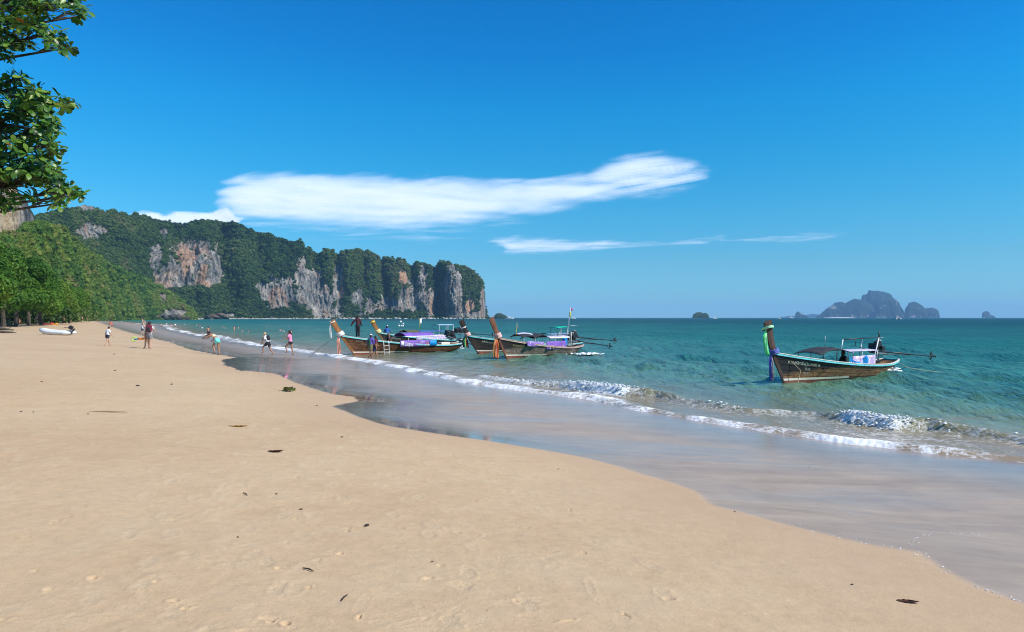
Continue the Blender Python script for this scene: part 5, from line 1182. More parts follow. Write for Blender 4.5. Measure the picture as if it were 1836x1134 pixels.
box('bridge_deck', (0, -1, 2.3), (6.4, 9, 1.0), WHITEP, cat, bevel=.1); box('cabin', (0, -1.2, 3.4), (5.8, 6, 1.5), WHITEP, cat, taper=.8, bevel=.15); box('window_band', (0, -1.25, 3.45), (5.5, 6.1, .6), BLACKM, cat, taper=.9); box('cockpit_shade_panel', (0, -4.35, 3.1), (4.2, .25, 1.5), BLACKM, cat)  # black slab on the cabin stands for the shaded cockpit opening
tube('mast', [(0, 0, 4), (0, 0, 29)], [.14, .07], STEEL, cat, 6); tube('boom', [(0, 0, 5.6), (0, -6, 5.8)], .15, WHITEP, cat, 6)
motor_boat(913.5, 571.9, 26, 'small white boat just right of the low dark islet'); motor_boat(1027, 571.8, 20, 'tiny dark and white boat on the horizon behind the flag mast'); motor_boat(1281, 572.0, 16, 'tiny boat on the horizon right of the round wooded islet'); motor_boat(1397, 571.7, 16, 'tiny boat on the horizon near the nearest boat prow'); motor_boat(1418, 570.9, 40, 'white speck of a boat left of the small pointed islet')
splash(1588, 670, .6, .40, 'white splash under the stern of the nearest boat', 80); splash(820, 624.5, .8, .40, 'white splash at the stern of the leftmost boat', 70); splash(1052, 635.5, 1.4, .08, 'line of white wash behind the brown middle boat', 80)
# ------------------------------------------------------------------ trees behind the beach
LEAF_BEACH = leaf_material('beach_tree_leaves', (0.020, 0.065, 0.008), (0.050, 0.140, 0.014), (0.11, 0.22, 0.022), (0.18, 0.24, 0.035), 0.10, 0.3)
BARK = wood_mat('bark', (0.035, 0.028, 0.022), (0.13, 0.105, 0.08), grain=(6, 6, 1.5), rough=.9)
def beach_tree_mesh(seed, h=12.0, w=9.0, nc=15000, size=.21):
    g = np.random.default_rng(seed); nl = 26
    c = np.zeros((nl, 3)); r = np.zeros(nl)
    for i in range(nl):
        a = g.uniform(0, 6.28); q = w * .5 * math.sqrt(g.random()) * .85; t = g.random()
        c[i] = (q * math.cos(a), q * math.sin(a), h * (.30 + .60 * t * (1 - (q / (w * .62)) ** 2))); r[i] = g.uniform(1.0, 2.0)
    v, f = cards(nc, c, r, size, g, .3)
    me = np_mesh('crown', v, f, smooth=False); me.materials.append(LEAF_BEACH)
    bm = bmesh.new(); pts = [Vector((0, 0, -.4)), Vector((g.normal(0, .15), g.normal(0, .15), h * .18)), Vector((g.normal(0, .4), g.normal(0, .4), h * .38)), Vector((g.normal(0, .6), g.normal(0, .6), h * .62))]
    add_tube(bm, pts, [.34, .27, .2, .1], 8)
    for i in range(12):
        b0 = pts[1].lerp(pts[3], g.random()); e = Vector(c[i]); m_ = b0.lerp(e, .5) + Vector((0, 0, .5)); add_tube(bm, [b0, m_, e], [.12, .07, .03], 5)
    tm = bpy.data.meshes.new('trunk'); bm.to_mesh(tm); bm.free(); tm.materials.append(BARK)
    return me, tm
BT = [beach_tree_mesh(70, 12, 9.5), beach_tree_mesh(71, 11, 9), beach_tree_mesh(72, 12.5, 8)]
tree_spots = [(-75, 80, 1.15, 'tree'), (-28, 88, 1.0, 'tall beach tree at the far left edge of the photo, nearest of the row'), (8, 96, 1.0, 'broad leafy beach tree at the left edge behind the sunbathers'), (30, 108, 1.05, 'leafy beach tree behind the two seated sunbathers'),
              (52, 116, .95, 'beach tree with dark trunk behind the hanging clothes'), (74, 128, .92, 'beach tree just behind the red inflatable'), (96, 146, .92, 'bright green beach tree behind the rubber dinghy'), (116, 168, .98, 'beach tree right of the dinghy, under the hillside'),
              (136, 200, .92, 'small round beach tree at the right end of the row'), (12, 130, 1.2, 'tall tree rising behind the front row at the left edge'), (48, 150, 1.25, 'tall tree in the second row, behind the hanging clothes'), (82, 185, 1.15, 'tree in the second row behind the dinghy'), (152, 260, .75, 'last low tree of the row where the far beach begins'), (168, 330, .8, 'low tree at the foot of the hill beyond the last beach tree')]
for i, (px, D, s, lb) in enumerate(tree_spots):
    x = (px - CX) / F * D; r = empty('beach_tree', (x, D, ground_z(x, D) - .1), i * 1.7); r.scale = (s * 1.0, s * 1.0, s)
    if lb == 'tree': lb = 'beach tree standing just outside the left edge of the photo'
    tag(r, lb, 'tree', 'trees along the back of the beach'); m1, m2 = BT[i % 3]; link_mesh('crown', m1, None, r); link_mesh('trunk', m2, None, r)
# dark bushes added to deepen the shade behind the first trees
v, f = cards(16000, np.array([[(px - CX) / F * D, D, 2.6 + (D % 3) * .8] for px, D in [(-80 + 11 * k, 125 + (k * 37) % 50 + max(0, k - 14) * 14) for k in range(22)]]), np.full(22, 4.6), .35, np.random.default_rng(8), .1)
v[:, 2] = np.maximum(v[:, 2], 1.6); me = np_mesh('shade_undergrowth', v, f, smooth=False); tag(link_mesh('shade_undergrowth', me, LEAF_DARK), 'dark bushes added to deepen the shade behind the beach trees', 'bushes', kind='stuff')

# ------------------------------------------------------------------ sea almond branches overhead at the upper left
def almond_leaf(mat_i, curl, seed):
    g = np.random.default_rng(seed); bm = bmesh.new(); L = 1.0; prof = [(0, .02), (.25, .13), (.5, .25), (.72, .31), (.9, .22), (1.0, .03)]
    rows = []
    for t, w in prof:
        z = -curl * t * t; rows.append([bm.verts.new((t, -w, z + .10 * w * 2 + g.normal(0, .008))), bm.verts.new((t, 0, z)), bm.verts.new((t, w, z + .10 * w * 2 + g.normal(0, .008)))])
    for r1, r2 in zip(rows, rows[1:]):
        for j in range(2): bm.faces.new((r1[j], r2[j], r2[j + 1], r1[j + 1]))
    me = bpy.data.meshes.new('leaf'); bm.to_mesh(me); bm.free(); me.materials.append(mat_i); me.shade_smooth(); return me
def broadleaf(name, lo, hi, rough=.38):
    m = leaf_material(name, lo, tuple((a + b_) / 2 for a, b_ in zip(lo, hi)), hi, hi, 1.2, .35); b = m.node_tree.nodes['Principled BSDF']; b.inputs['Roughness'].default_value = rough; b.inputs['Specular IOR Level'].default_value = .5; return m
LG = [broadleaf('almond_leaf_green', (.035, .11, .012), (.11, .24, .026)), broadleaf('almond_leaf_dark', (.010, .035, .007), (.035, .085, .012)), broadleaf('almond_leaf_light', (.09, .20, .02), (.22, .34, .04)), broadleaf('almond_leaf_red', (.40, .05, .02), (.60, .16, .03))]
LEAFM = [almond_leaf(LG[i], c, 3 * i + j) for i, c_ in enumerate(((.1, .3, .5), (.2, .4), (.1, .3), (.2, .5))) for j, c in enumerate(c_)]
LGRP = [[0, 1, 2], [3, 4], [5, 6], [7, 8]]
alm = empty('sea_almond_tree', (-13.8, 14.0, 1.3)); tag(alm, 'sea almond tree with big glossy leaves reaching in at the upper left', 'tree')
AO = Vector(alm.location)
_cl = [(30, 8, 62, 26, 26), (110, 12, 48, 20, 16), (148, 28, 14, 14, 4), (60, 42, 24, 18, 8), (92, 62, 16, 20, 7), (118, 86, 14, 9, 5), (12, 52, 34, 32, 15), (42, 78, 14, 14, 4), (8, 98, 12, 10, 4),
       (22, 160, 42, 26, 20), (60, 205, 44, 26, 16), (70, 300, 40, 30, 14), (70, 180, 36, 22, 16), (122, 187, 18, 6, 5), (30, 225, 56, 34, 28), (85, 235, 24, 22, 10), (40, 285, 62, 38, 32), (98, 262, 12, 12, 4), (40, 330, 52, 28, 22), (88, 318, 28, 28, 14), (115, 345, 22, 12, 7), (141, 350, 8, 5, 2), (100, 366, 10, 6, 3), (8, 362, 18, 14, 5),
       (-70, 40, 60, 60, 34), (-80, 180, 60, 70, 40), (-70, 300, 60, 60, 36), (-160, 120, 70, 110, 50), (-170, 300, 60, 80, 36), (-60, -70, 110, 50, 40), (-190, -40, 90, 80, 34), (-260, 180, 60, 140, 34)]
g = np.random.default_rng(77); ros = []
for cx, cy, rx, ry, n in _cl:
    for _ in range(int(n * 1.7)):
        a = g.uniform(0, 6.283); q = math.sqrt(g.random()); px = cx + rx * q * math.cos(a); py = cy + ry * q * math.sin(a); Y_ = g.uniform(12.2, 14.6)
        ros.append((atd(px, py, Y_), px, py, cx, cy))
leaves = []
for (p, px, py, cx, cy) in ros:
    out = Vector((g.normal(.25, .5), g.normal(-.2, .4), g.normal(.5, .25))).normalized(); a0 = out.orthogonal().normalized(); b0 = out.cross(a0); n = g.integers(6, 10)
    for k in range(n):
        th = 6.283 * k / n + g.normal(0, .25); d = (a0 * math.cos(th) + b0 * math.sin(th)) * .95 + out * g.uniform(.05, .6) + Vector((0, 0, -.25)); d.normalize()
        up = (out + Vector((0, 0, .6)) + Vector(g.normal(0, .25, 3))).normalized(); y_ = up.cross(d).normalized(); z_ = d.cross(y_)
        s = g.uniform(.10, .175); rr = g.random(); gi = 3 if rr < .005 else (2 if rr < .26 else (1 if rr < .42 else 0))
        M = Matrix((d, y_, z_)).transposed().to_4x4() * 1.0; M = Matrix.Translation(p + d * .02) @ M @ Matrix.Diagonal((s, s, s, 1))
        leaves.append((M, LGRP[gi][g.integers(0, len(LGRP[gi]))], px > -5 and py > -5, p.y))
vis = [i for i, l in enumerate(leaves) if l[2]]; vis = sorted(vis, key=lambda i: leaves[i][3])[:298]; vs = set(vis)
T_ = Matrix.Translation(-AO)
for i in vis:
    o = bpy.data.objects.new('leaf', LEAFM[leaves[i][1]]); COL.objects.link(o); o.parent = alm; o.matrix_basis = T_ @ leaves[i][0]
rest = [l for i, l in enumerate(leaves) if i not in vs]
V = []; Fc = []; MI = []; off = 0
for M, mi, _v, _y in rest:
    me = LEAFM[mi]; A = np.array([v.co[:] for v in me.vertices]); R3 = np.array((T_ @ M))[:3]; V.append(A @ R3[:, :3].T + R3[:, 3]); q = np.array([p.vertices[:] for p in me.polygons]); Fc.append(q + off); off += len(A); MI += [[0, 0, 0, 1, 1, 2, 2, 3, 3][mi]] * len(q)
me = np_mesh('foliage', np.concatenate(V), np.concatenate(Fc)); 
for m_ in LG: me.materials.append(m_)
me.polygons.foreach_set('material_index', np.array(MI, dtype=np.int32)); o = link_mesh('foliage', me, None, alm); o['kind'] = 'stuff'
bm = bmesh.new(); add_tube(bm, [(0, 0, -.4), (.1, 0, 2.5), (-.1, .2, 5.5), (0, 0, 8.5), (.3, 0, 11)], [.26, .22, .18, .13, .05], 10); bm_obj('trunk', bm, BARK, alm, True)
for cx, cy, rx, ry, n in _cl:
    e = atd(cx, cy, 13.4) - AO; z0 = min(max(e.z - 1.2, 1.5), 9.5); b0 = Vector((0, .1, z0)); m_ = b0.lerp(e, .5) + Vector((0, 0, .35))
    tube('branch', [b0, m_, e], [.07, .04, .015], BARK, alm, 6)
bm = bmesh.new()
for (p, px, py, cx, cy) in ros:
    e = atd(cx, cy, 13.4) - AO; q = p - AO; k = e.lerp(Vector((0, 0, e.z - .4)), .12); add_tube(bm, [k, k.lerp(q, .5) + Vector((0, 0, .06)), q], [.012, .009, .006], 4, cap=False)
o = bm_obj('twigs', bm, BARK, alm); o['kind'] = 'stuff'

# ------------------------------------------------------------------ things on the beach
def lump(px, py, s, label, mat, rz):
    p = sand_at(px, py); v, f = ICO2; q = v * (1 + .35 * fbm(v[:, 0] * 1.7 + px, v[:, 1] * 1.7, v[:, 2] * 1.7, 3))[:, None] * np.array([s * .5, s * .28, s * .16]) + np.array([0, 0, s * .10])
    o = link_mesh('debris', np_mesh('debris', q, f), mat); o.location = p; o.rotation_euler = (0, .1, rz); tag(o, label, 'debris')
def flat_leaf(px, py, Lm, name, label, mat, rz, cat='leaf', curl=.25, wide=.34, jag=.12):
    p = sand_at(px, py); bm = bmesh.new(); rows = []
    for k in range(9):
        t = k / 8; w = wide * Lm * math.sin(math.pi * min(.97, t * .94 + .03)) ** .7; z = .003 + curl * Lm * (abs(t - .5) * 2) ** 2 * .14; w *= 1 + jag * math.sin(k * 2.7 + px)
        rows.append([bm.verts.new(((t - .5) * Lm, -w, z + w * .35)), bm.verts.new(((t - .5) * Lm, 0, z)), bm.verts.new(((t - .5) * Lm, w, z + w * .15))])
    for r1, r2 in zip(rows, rows[1:]):
        for j in range(2): bm.faces.new((r1[j], r2[j], r2[j + 1], r1[j + 1]))
    bmesh.ops.solidify(bm, geom=list(bm.faces), thickness=.003)
    o = bm_obj(name, bm, mat, None, True); o.location = p; o.rotation_euler = (0, 0, rz); tag(o, label, cat); return o
DRYL = simple('dry_brown_leaf', (.16, .06, .03), .6, .4, 30); YELL = simple('yellow_leaf', (.62, .42, .08), .5, .25, 20); FRESH = simple('fresh_leaf', (.10, .26, .03), .4, .4, 12); DARKB = simple('dark_debris', (.045, .03, .02), .8, .4, 30)
flat_leaf(495, 812, .22, 'dry_leaf', 'curled brown leaf in the middle of the sand, below the yellow leaf', DRYL, .2, curl=.6)
flat_leaf(427, 766, .34, 'yellow_leaf', 'long yellow leaf lying left of the middle of the sand', YELL, .1, wide=.2)
flat_leaf(1627, 1079, .15, 'dry_leaf', 'reddish brown leaf at the lower right near the swash edge', DRYL, -.2, wide=.22)
for i, (px, py, s, lb) in enumerate([(496, 885, .05, 'small dark bit of debris under the curled brown leaf'), (540, 912, .07, 'flat dark chip lying right of the small dark bit'), (658, 940, .12, 'thin dark twig in the lower middle of the sand'), (427, 962, .05, 'dark crumb in a scuffed footprint, lower left of centre'),
        (613, 786, .10, 'thin dark chip on the sand left of the swash point'), (1527, 1049, .05, 'small red brown chip above the reddish leaf'), (1317, 918, .06, 'dark bit lying in the wet sand at right'), (38, 738, .10, 'dark lump near the left edge of the sand'), (60, 739, .08, 'small dark crumb beside the dark lump at left'), (75, 685, .12, 'dark leaf scrap far left on the sand'),
        (205, 636, .2, 'dark scrap of seaweed left of the walking boy'), (247, 692, .22, 'brown twig left of the green leaves'), (308, 689, .2, 'flat brown leaf on the mid sand'), (480, 614, .3, 'dark mark of weed near the running child'), (206, 665, .16, 'dark scrap behind the walking boy'), (1001, 842, .06, 'small dark chip near the swash edge in the middle'), (158, 742, .08, 'pale brown scrap on the left sand'), (568, 728, .1, 'little brown leaf near the second wet tongue'), (775, 1006, .04, 'tiny dark crumb at the lower centre'), (1450, 838, .05, 'dark pebble in the wet film at right')]):
    lump(px, py, s * .62, lb, DARKB if i % 3 else DRYL, i * .7)
gl = sand_at(507, 701); r = empty('leafy_sprig', gl, .3); tag(r, 'torn sprig of fresh green leaves lying by the wet sand', 'leaves')
for k in range(7):
    bm = bmesh.new(); rows = []; a = (k - 3) * .35; M = Matrix.Rotation(a, 4, 'Z')
    for q in range(6):
        t = q / 5; w = .07 * math.sin(math.pi * min(.97, t * .94 + .03)); rows.append([bm.verts.new(M @ Vector((t * .36 + .03, -w, .03 + .05 * math.sin(t * 3)))), bm.verts.new(M @ Vector((t * .36 + .03, w, .05 + .05 * math.sin(t * 3 + k))))])
    for r1, r2 in zip(rows, rows[1:]): bm.faces.new((r1[0], r2[0], r2[1], r1[1]))
    bmesh.ops.solidify(bm, geom=list(bm.faces), thickness=.003); bm_obj('leaf', bm, FRESH if k % 3 else YELL, r, True)
tube('stem', [(-.12, 0, .02), (.1, .02, .03), (.35, 0, .03)], .006, FRESH, r, 5)
for i, (px, py, L_, rz, lb) in enumerate([(618, 1072, .10, 1.4, 'short dark twig standing out of the sand at lower middle'), (553, 1022, .12, -.6, 'bent thin twig lying lower left of centre'), (440, 886, .14, -.9, 'thin twig lying beside the middle trail of footprints'), (187, 739, .9, .0, 'long shallow stick lying across the sand at left')]):
    p = sand_at(px, py); o = tube('twig', [(-L_ / 2, 0, .008), (0, L_ * .05, .012), (L_ / 2, 0, .008)], [.004, .006, .003] if L_ < .5 else [.012, .015, .01], simple('pale_stick', (.33, .22, .13), .9, .3, 20) if L_ > .5 else DARKB, None, 5)
    o.location = p; o.rotation_euler = (0, 0, rz); tag(o, lb, 'twig')

# rubber dinghy
dg_ = empty('rubber_dinghy', sand_at(102, 601), math.radians(186)); dg_.location.z -= .02; dg_.rotation_euler[1] = .0; tag(dg_, 'white inflatable dinghy with a grey stripe lying on the sand', 'dinghy')
GREYT = simple('pale_grey_rubber', (.62, .63, .62), .45, .06, 4); STRIPE = simple('blue_grey_stripe', (.20, .25, .33), .5, .1, 6)
for sd in (1, -1):
    pts = [(-1.45, sd * .55, .22), (-.9, sd * .56, .23), (0, sd * .56, .26), (.7, sd * .50, .34), (1.15, sd * .30, .46), (1.34, 0, .52)]
    tube('side_tube', pts, [.10, .20, .215, .21, .20, .19], GREYT, dg_, 14)
    tube('stripe', [(p_[0], p_[1] + sd * (.203 if i_ < 4 else .19), p_[2]) for i_, p_ in enumerate(pts[1:5])], [.02] * 4, STRIPE, dg_, 6)
box('floor', (-.1, 0, .16), (2.3, .8, .05), simple('grey_board', (.25, .26, .27), .7), dg_); box('transom', (-1.1, 0, .30), (.05, .84, .40), simple('grey_board', (.25, .26, .27)), dg_); box('seat', (-.1, 0, .40), (.24, 1.0, .03), simple('grey_board', (.25, .26, .27)), dg_)
om = box('outboard_motor', (-1.25, 0, .72), (.42, .26, .34), BLACKM, dg_, rot=Matrix.Rotation(-.5, 3, 'Y'), bevel=.05, taper=.8); box('motor_leg', (-1.42, 0, .42), (.12, .08, .5), BLACKM, om, rot=Matrix.Rotation(-.7, 3, 'Y'), bevel=.01); tube('tiller', [(-1.1, 0, .66), (-.65, .05, .74)], .025, BLACKM, om, 6)

def inflatable(px, py, L_, col, label, rz, name='inflatable'):
    r = empty(name, sand_at(px, py), rz); tag(r, label, 'inflatable'); m = simple(label.split()[0] + '_vinyl', col, .35, .1, 3)
    for k in range(4): tube('air_tube', [(-L_ / 2, (k - 1.5) * .2, .14), (0, (k - 1.5) * .2, .13), (L_ / 2, (k - 1.5) * .2, .14)], [.09, .11, .09], m, r, 10)
    tube('pillow', [(L_ * .46, -.4, .25), (L_ * .46, 0, .28), (L_ * .46, .4, .25)], .13, m, r, 10)
inflatable(85, 582.5, 1.9, (.62, .02, .09), 'red inflatable mattress standing out on the sand under the trees', .1); inflatable(97, 583, 1.1, (.85, .36, .03), 'orange inflatable beside the red one', .15)
# driftwood and old planks at the left edge
for i, (px, py, L_, rz, h_, lb) in enumerate([(6, 586, 4.2, -.06, .45, 'long dark weathered log lying at the left edge of the beach'), (2, 593, 3.2, -.22, .35, 'second dark log in front of the long one at the left edge'), (8, 598, 2.0, .1, .22, 'greyish driftwood plank nearest on the left edge')]):
    p = sand_at(px, py); r = empty('driftwood', p, rz); tag(r, lb, 'driftwood')
    tube('log', [(-L_ / 2, 0, h_ * .5), (-L_ / 6, .1, h_ * .6), (L_ / 5, 0, h_ * .45), (L_ / 2, .05, h_ * .2)], [h_ * .42, h_ * .5, h_ * .4, h_ * .15], wood_mat('driftwood_grey', (.04, .033, .028), (.20, .16, .12)), r, 8)
    for k in range(3): tube('branch_stub', [(-L_ / 3 + k * L_ / 3.4, 0, h_ * .6), (-L_ / 3.4 + k * L_ / 3.2, .25 * (-1) ** k, h_ * 1.0)], [h_ * .14, h_ * .05], BARK, r, 6)
# clothes line between the trees
cl = empty('clothes_line', sand_at(53, 580.5)); tag(cl, 'white and blue clothes hanging on a line under the beach trees', 'clothes line')
tube('line', [(-2.2, 0, 2.75), (0, 0, 2.6), (2.2, 0, 2.75)], .012, ROPE, cl, 5)
for k, (x_, w_, h_, m_) in enumerate(((-.45, .28, 1.0, WHITEC), (-.05, .42, .95, BLUET), (.32, .22, .75, WHITEC))): sheet('garment', lambda u, v, x_=x_, w_=w_, h_=h_: Vector((x_ + (u - .5) * w_ * (1 - .3 * v), .05 * math.sin(u * 9), 2.6 - h_ * v)), 6, 5, m_, cl, .01)
for sd in (-2.2, 2.2): tube('pole', [(sd, 0, -.1), (sd, 0, 2.8)], .05, BARK, cl, 6)
bo = atd(139, 551, 190); r = empty('hanging_float', (bo.x, bo.y, bo.z)); tag(r, 'pale orange float hanging in the tree right of the dinghy', 'hanging_float')  # orange and white blob in the tree, built as a hanging float
tube('float_body', [(0, 0, -.75), (0, 0, -.4), (0, 0, 0), (0, 0, .4), (0, 0, .7)], [.2, .5, .55, .42, .2], simple('pale_orange_float', (.75, .45, .30), .7, .1, 3), r, 12); tube('cord', [(0, 0, .6), (0, 0, 2.6)], .03, ROPE, r, 5)

# boulders at the tip of the hill and along the foot of the headland
g = np.random.default_rng(91)
BOULD = rock_material('boulder_rock', green=(.05, .06, .02)); _r = [n for n in BOULD.node_tree.nodes if n.type == 'VALTORGB'][0].color_ramp.elements; _r[1].color = (.07, .068, .065, 1); _r[2].color = (.11, .10, .09, 1); _r[3].color = (.28, .25, .20, 1)
def boulder_mesh(seed):
    v, f = ICO3; n = 1 + .35 * fbm(v[:, 0] * 1.3 + seed, v[:, 1] * 1.3, v[:, 2] * 1.3, 3) + .18 * np.sign(fbm(v[:, 0] * 2.5, v[:, 1] * 2.5 + seed, v[:, 2] * 2.5, 2)) * .3
    me = np_mesh('boulder', v * n[:, None] * np.array([1, .8, .62]), f, {'veg': np.zeros(len(v)), 'warm': np.full(len(v), .3)}, smooth=False); me.materials.append(BOULD); return me
BM_ = [boulder_mesh(s) for s in (1.3, 5.1, 9.7)]
bl = [(262, 573, 3.5, 'low rock at the foot of the scrub hill, nearest the far beach'), (280, 572.5, 4.5, 'grey boulder left of the dark overhang at the hill tip'), (288, 571, 5.5, 'big slanting grey boulder at the hill tip'), (296, 568, 5.5, 'upper grey boulder above the slanting one at the hill tip'), (303, 572.6, 7, 'pale boulder at the waterline of the hill tip'),
      (314, 571, 7, 'dark overhanging rock at the middle of the hill tip'), (327, 571.5, 7, 'long dark ledge rock at the hill tip'), (339, 572.4, 6, 'outermost flat dark rock of the hill tip'), (248, 574, 4, 'small rock on the far shore left of the low rock'), (236, 574.5, 3.2, 'smallest rock at the end of the far beach')]
for i, (px, py, s, lb) in enumerate(bl):
    D = 930 - (345 - px) * 1.2; x = (px - CX) / F * D; o = link_mesh('boulder', BM_[i % 3], None); o.location = (x, D - 12, EYE + (HY - py) / F * D + s * .10); o.scale = (s * 1.2, s, s * .9); o.rotation_euler = (g.normal(0, .2), .25, g.uniform(0, 3)); tag(o, lb, 'rock', 'boulders at the tip of the scrub hill')
# pale stones along the foot of the headland, too many and small to pick apart
V = []; Fc = []; off = 0
for k in range(420):
    px = g.uniform(345, 560) if k < 300 else g.uniform(560, 872); D = float(interp_pts(HD, px)) - g.uniform(4, 22); s = g.uniform(.8, 2.6) if px < 560 else g.uniform(1.0, 4.0); v, f = ICO1; q = v * (1 + g.normal(0, .18, (len(v), 1))) * s * np.array([1.3, 1, .7]) + np.array([(px - CX) / F * D, D, g.uniform(.0, 1.2)]); V.append(q); Fc.append(f + off); off += len(v)
V = np.concatenate(V); me = np_mesh('shore_stones', V, np.concatenate(Fc), {'veg': np.zeros(len(V)), 'warm': np.zeros(len(V))}, smooth=False); tag(link_mesh('shore_stones', me, simple('pale_stone', (.38, .35, .30), .9, .3, .3)), 'pale stones strewn along the waterline of the headland', 'stones', kind='stuff')
for i, (px, py, s, lb) in enumerate([(385, 567, 9, 'large grey boulder on the headland shore, left of the long stone beach'), (400, 566, 11, 'largest pale grey boulder on the headland shore'), (372, 568.5, 8, 'grey rock left of the largest boulder on the headland shore')]):
    D = float(interp_pts(HD, px)) - 22; o = link_mesh('boulder', BM_[i % 3], None); o.location = ((px - CX) / F * D, D, EYE + (HY - py) / F * D - 1); o.scale = (s * 1.1, s * .8, s * .62); o.rotation_euler = (0, .3, i); tag(o, lb, 'rock', 'boulders on the headland shore')
# ------------------------------------------------------------------ people
SKIN = [simple('skin_fair', (.50, .30, .21), .55, .08, 6), simple('skin_tan', (.38, .19, .11), .55, .08, 6), simple('skin_brown', (.17, .08, .05), .5, .1, 6)]
HAIR = {'dark': simple('dark_hair', (.015, .011, .009), .5, .3, 40), 'blond': simple('blond_hair', (.48, .36, .20), .6, .2, 40), 'brown': simple('brown_hair', (.07, .04, .022), .5, .3, 40)}
def body(h, lean=0, thigh=(10, -10), knee=(0, 10), arm=(5, -5), elbow=(10, 10), abd=(8, 8), head=0, sit=False, build=1.0, female=False):
    """one continuous figure: joints by forward kinematics, skinned, then subdivided. Faces +y."""
    R = math.radians; hp = .50 * h; d = Vector((0, math.sin(R(lean)), math.cos(R(lean)))); P = Vector((0, 0, 0))
    J = {'pelvis': P, 'spine': P + d * .12 * h, 'chest': P + d * .23 * h, 'neck': P + d * .315 * h}
    hd = Vector((0, math.sin(R(lean + head)), math.cos(R(lean + head)))); J['head'] = J['neck'] + hd * .05 * h
    bones = [('torso', P, J['spine']), ('torso', J['spine'], J['chest']), ('torso', J['chest'], J['neck'] - d * .015 * h), ('neck', J['neck'], J['head'])]
    lows = []
    for i, s in enumerate((-1, 1)):
        a = R(thigh[i]); k = R(thigh[i] - knee[i]); H_ = P + Vector((s * .055 * h, 0, -.01 * h)); K = H_ + Vector((0, math.sin(a), -math.cos(a))) * .245 * h; A = K + Vector((0, math.sin(k), -math.cos(k))) * .235 * h
        fa = k * .6; T = A + Vector((s * .008 * h, math.cos(fa) * .09 * h, -.03 * h + math.sin(fa) * .06 * h))
        J['hip%d' % i], J['knee%d' % i], J['ank%d' % i], J['toe%d' % i] = H_, K, A, T; lows += [A.z - .035 * h, T.z - .012 * h]
        bones += [('thigh', H_, K), ('shank', K, A), ('foot', A, T)]
        sh = J['neck'] - d * .035 * h + Vector((s * .105 * h * build, 0, 0)); ua = R(arm[i]); ab = R(abd[i]); fa_ = R(arm[i] + elbow[i])
        E = sh + Vector((s * math.sin(ab), math.sin(ua) * math.cos(ab), -math.cos(ua) * math.cos(ab))) * .165 * h; W = E + Vector((s * math.sin(ab) * .6, math.sin(fa_) * math.cos(ab * .6), -math.cos(fa_) * math.cos(ab * .6))).normalized() * .145 * h
        Hn = W + (W - E).normalized() * .045 * h
        J['sh%d' % i], J['el%d' % i], J['wr%d' % i], J['ha%d' % i] = sh, E, W, Hn; bones += [('upperarm', sh, E), ('forearm', E, W), ('hand', W, Hn)]
    edges = [('pelvis', 'spine'), ('spine', 'chest'), ('chest', 'neck'), ('neck', 'head')]
    for i in '01': edges += [('pelvis', 'hip' + i), ('hip' + i, 'knee' + i), ('knee' + i, 'ank' + i), ('ank' + i, 'toe' + i), ('neck', 'sh' + i), ('sh' + i, 'el' + i), ('el' + i, 'wr' + i), ('wr' + i, 'ha' + i)]
    rad = {'pelvis': (.085, .065), 'spine': (.070 if female else .078, .055), 'chest': (.088, .062), 'neck': (.036, .036), 'head': (.034, .034), 'hip': (.060, .062), 'knee': (.036, .038), 'ank': (.022, .024), 'toe': (.020, .014), 'sh': (.040, .038), 'el': (.026, .026), 'wr': (.018, .016), 'ha': (.022, .012)}
    names = list(J); me = bpy.data.meshes.new('body'); me.from_pydata([J[n][:] for n in names], [(names.index(a), names.index(b_)) for a, b_ in edges], [])
    o = bpy.data.objects.new('tmp_body', me); COL.objects.link(o); m = o.modifiers.new('s', 'SKIN'); m.use_smooth_shade = True; sk = me.skin_vertices[0].data
    for i, n in enumerate(names):
        r = rad[n.rstrip('01')]; sk[i].radius = (r[0] * h * build, r[1] * h * build); sk[i].use_root = (n == 'pelvis')
    ss = o.modifiers.new('d', 'SUBSURF'); ss.levels = 1; ss.render_levels = 1
    dg = bpy.context.evaluated_depsgraph_get(); em = bpy.data.meshes.new_from_object(o.evaluated_get(dg)); bpy.data.objects.remove(o); bpy.data.meshes.remove(me)
    V = [np.array([v.co[:] for v in em.vertices])]; Fs = [list(p.vertices) for p in em.polygons]; off = len(V[0])
    # head with brow, nose, chin and ears
    hc = J['head'] + hd * .062 * h; fw = Vector((0, hd.z, -hd.y)); v, f = ICO2; r0 = .060 * h
    q = v.copy(); q[:, 0] *= .80; q[:, 1] *= .98; q[:, 2] *= 1.18; low = np.clip(-q[:, 2], 0, 1); q[:, 0] *= 1 - .25 * low; nose = np.exp(-((q[:, 0] / .16) ** 2 + ((q[:, 2] + .12) / .22) ** 2)) * (q[:, 1] > .5); q[:, 1] += .22 * nose
    W_ = np.array([hc[:]]) + r0 * (q[:, :1] * np.array([1, 0, 0]) + q[:, 1:2] * np.array(fw[:]) + q[:, 2:3] * np.array(hd[:])); V.append(W_); Fs += [[int(a) + off for a in t] for t in f]; off += len(W_)
    bm = bmesh.new()
    for s in (-1, 1): bmesh.ops.create_uvsphere(bm, u_segments=6, v_segments=4, radius=.014 * h, matrix=Matrix.Translation(hc + Vector((s * .050 * h, 0, 0)) - fw * .002 * h))
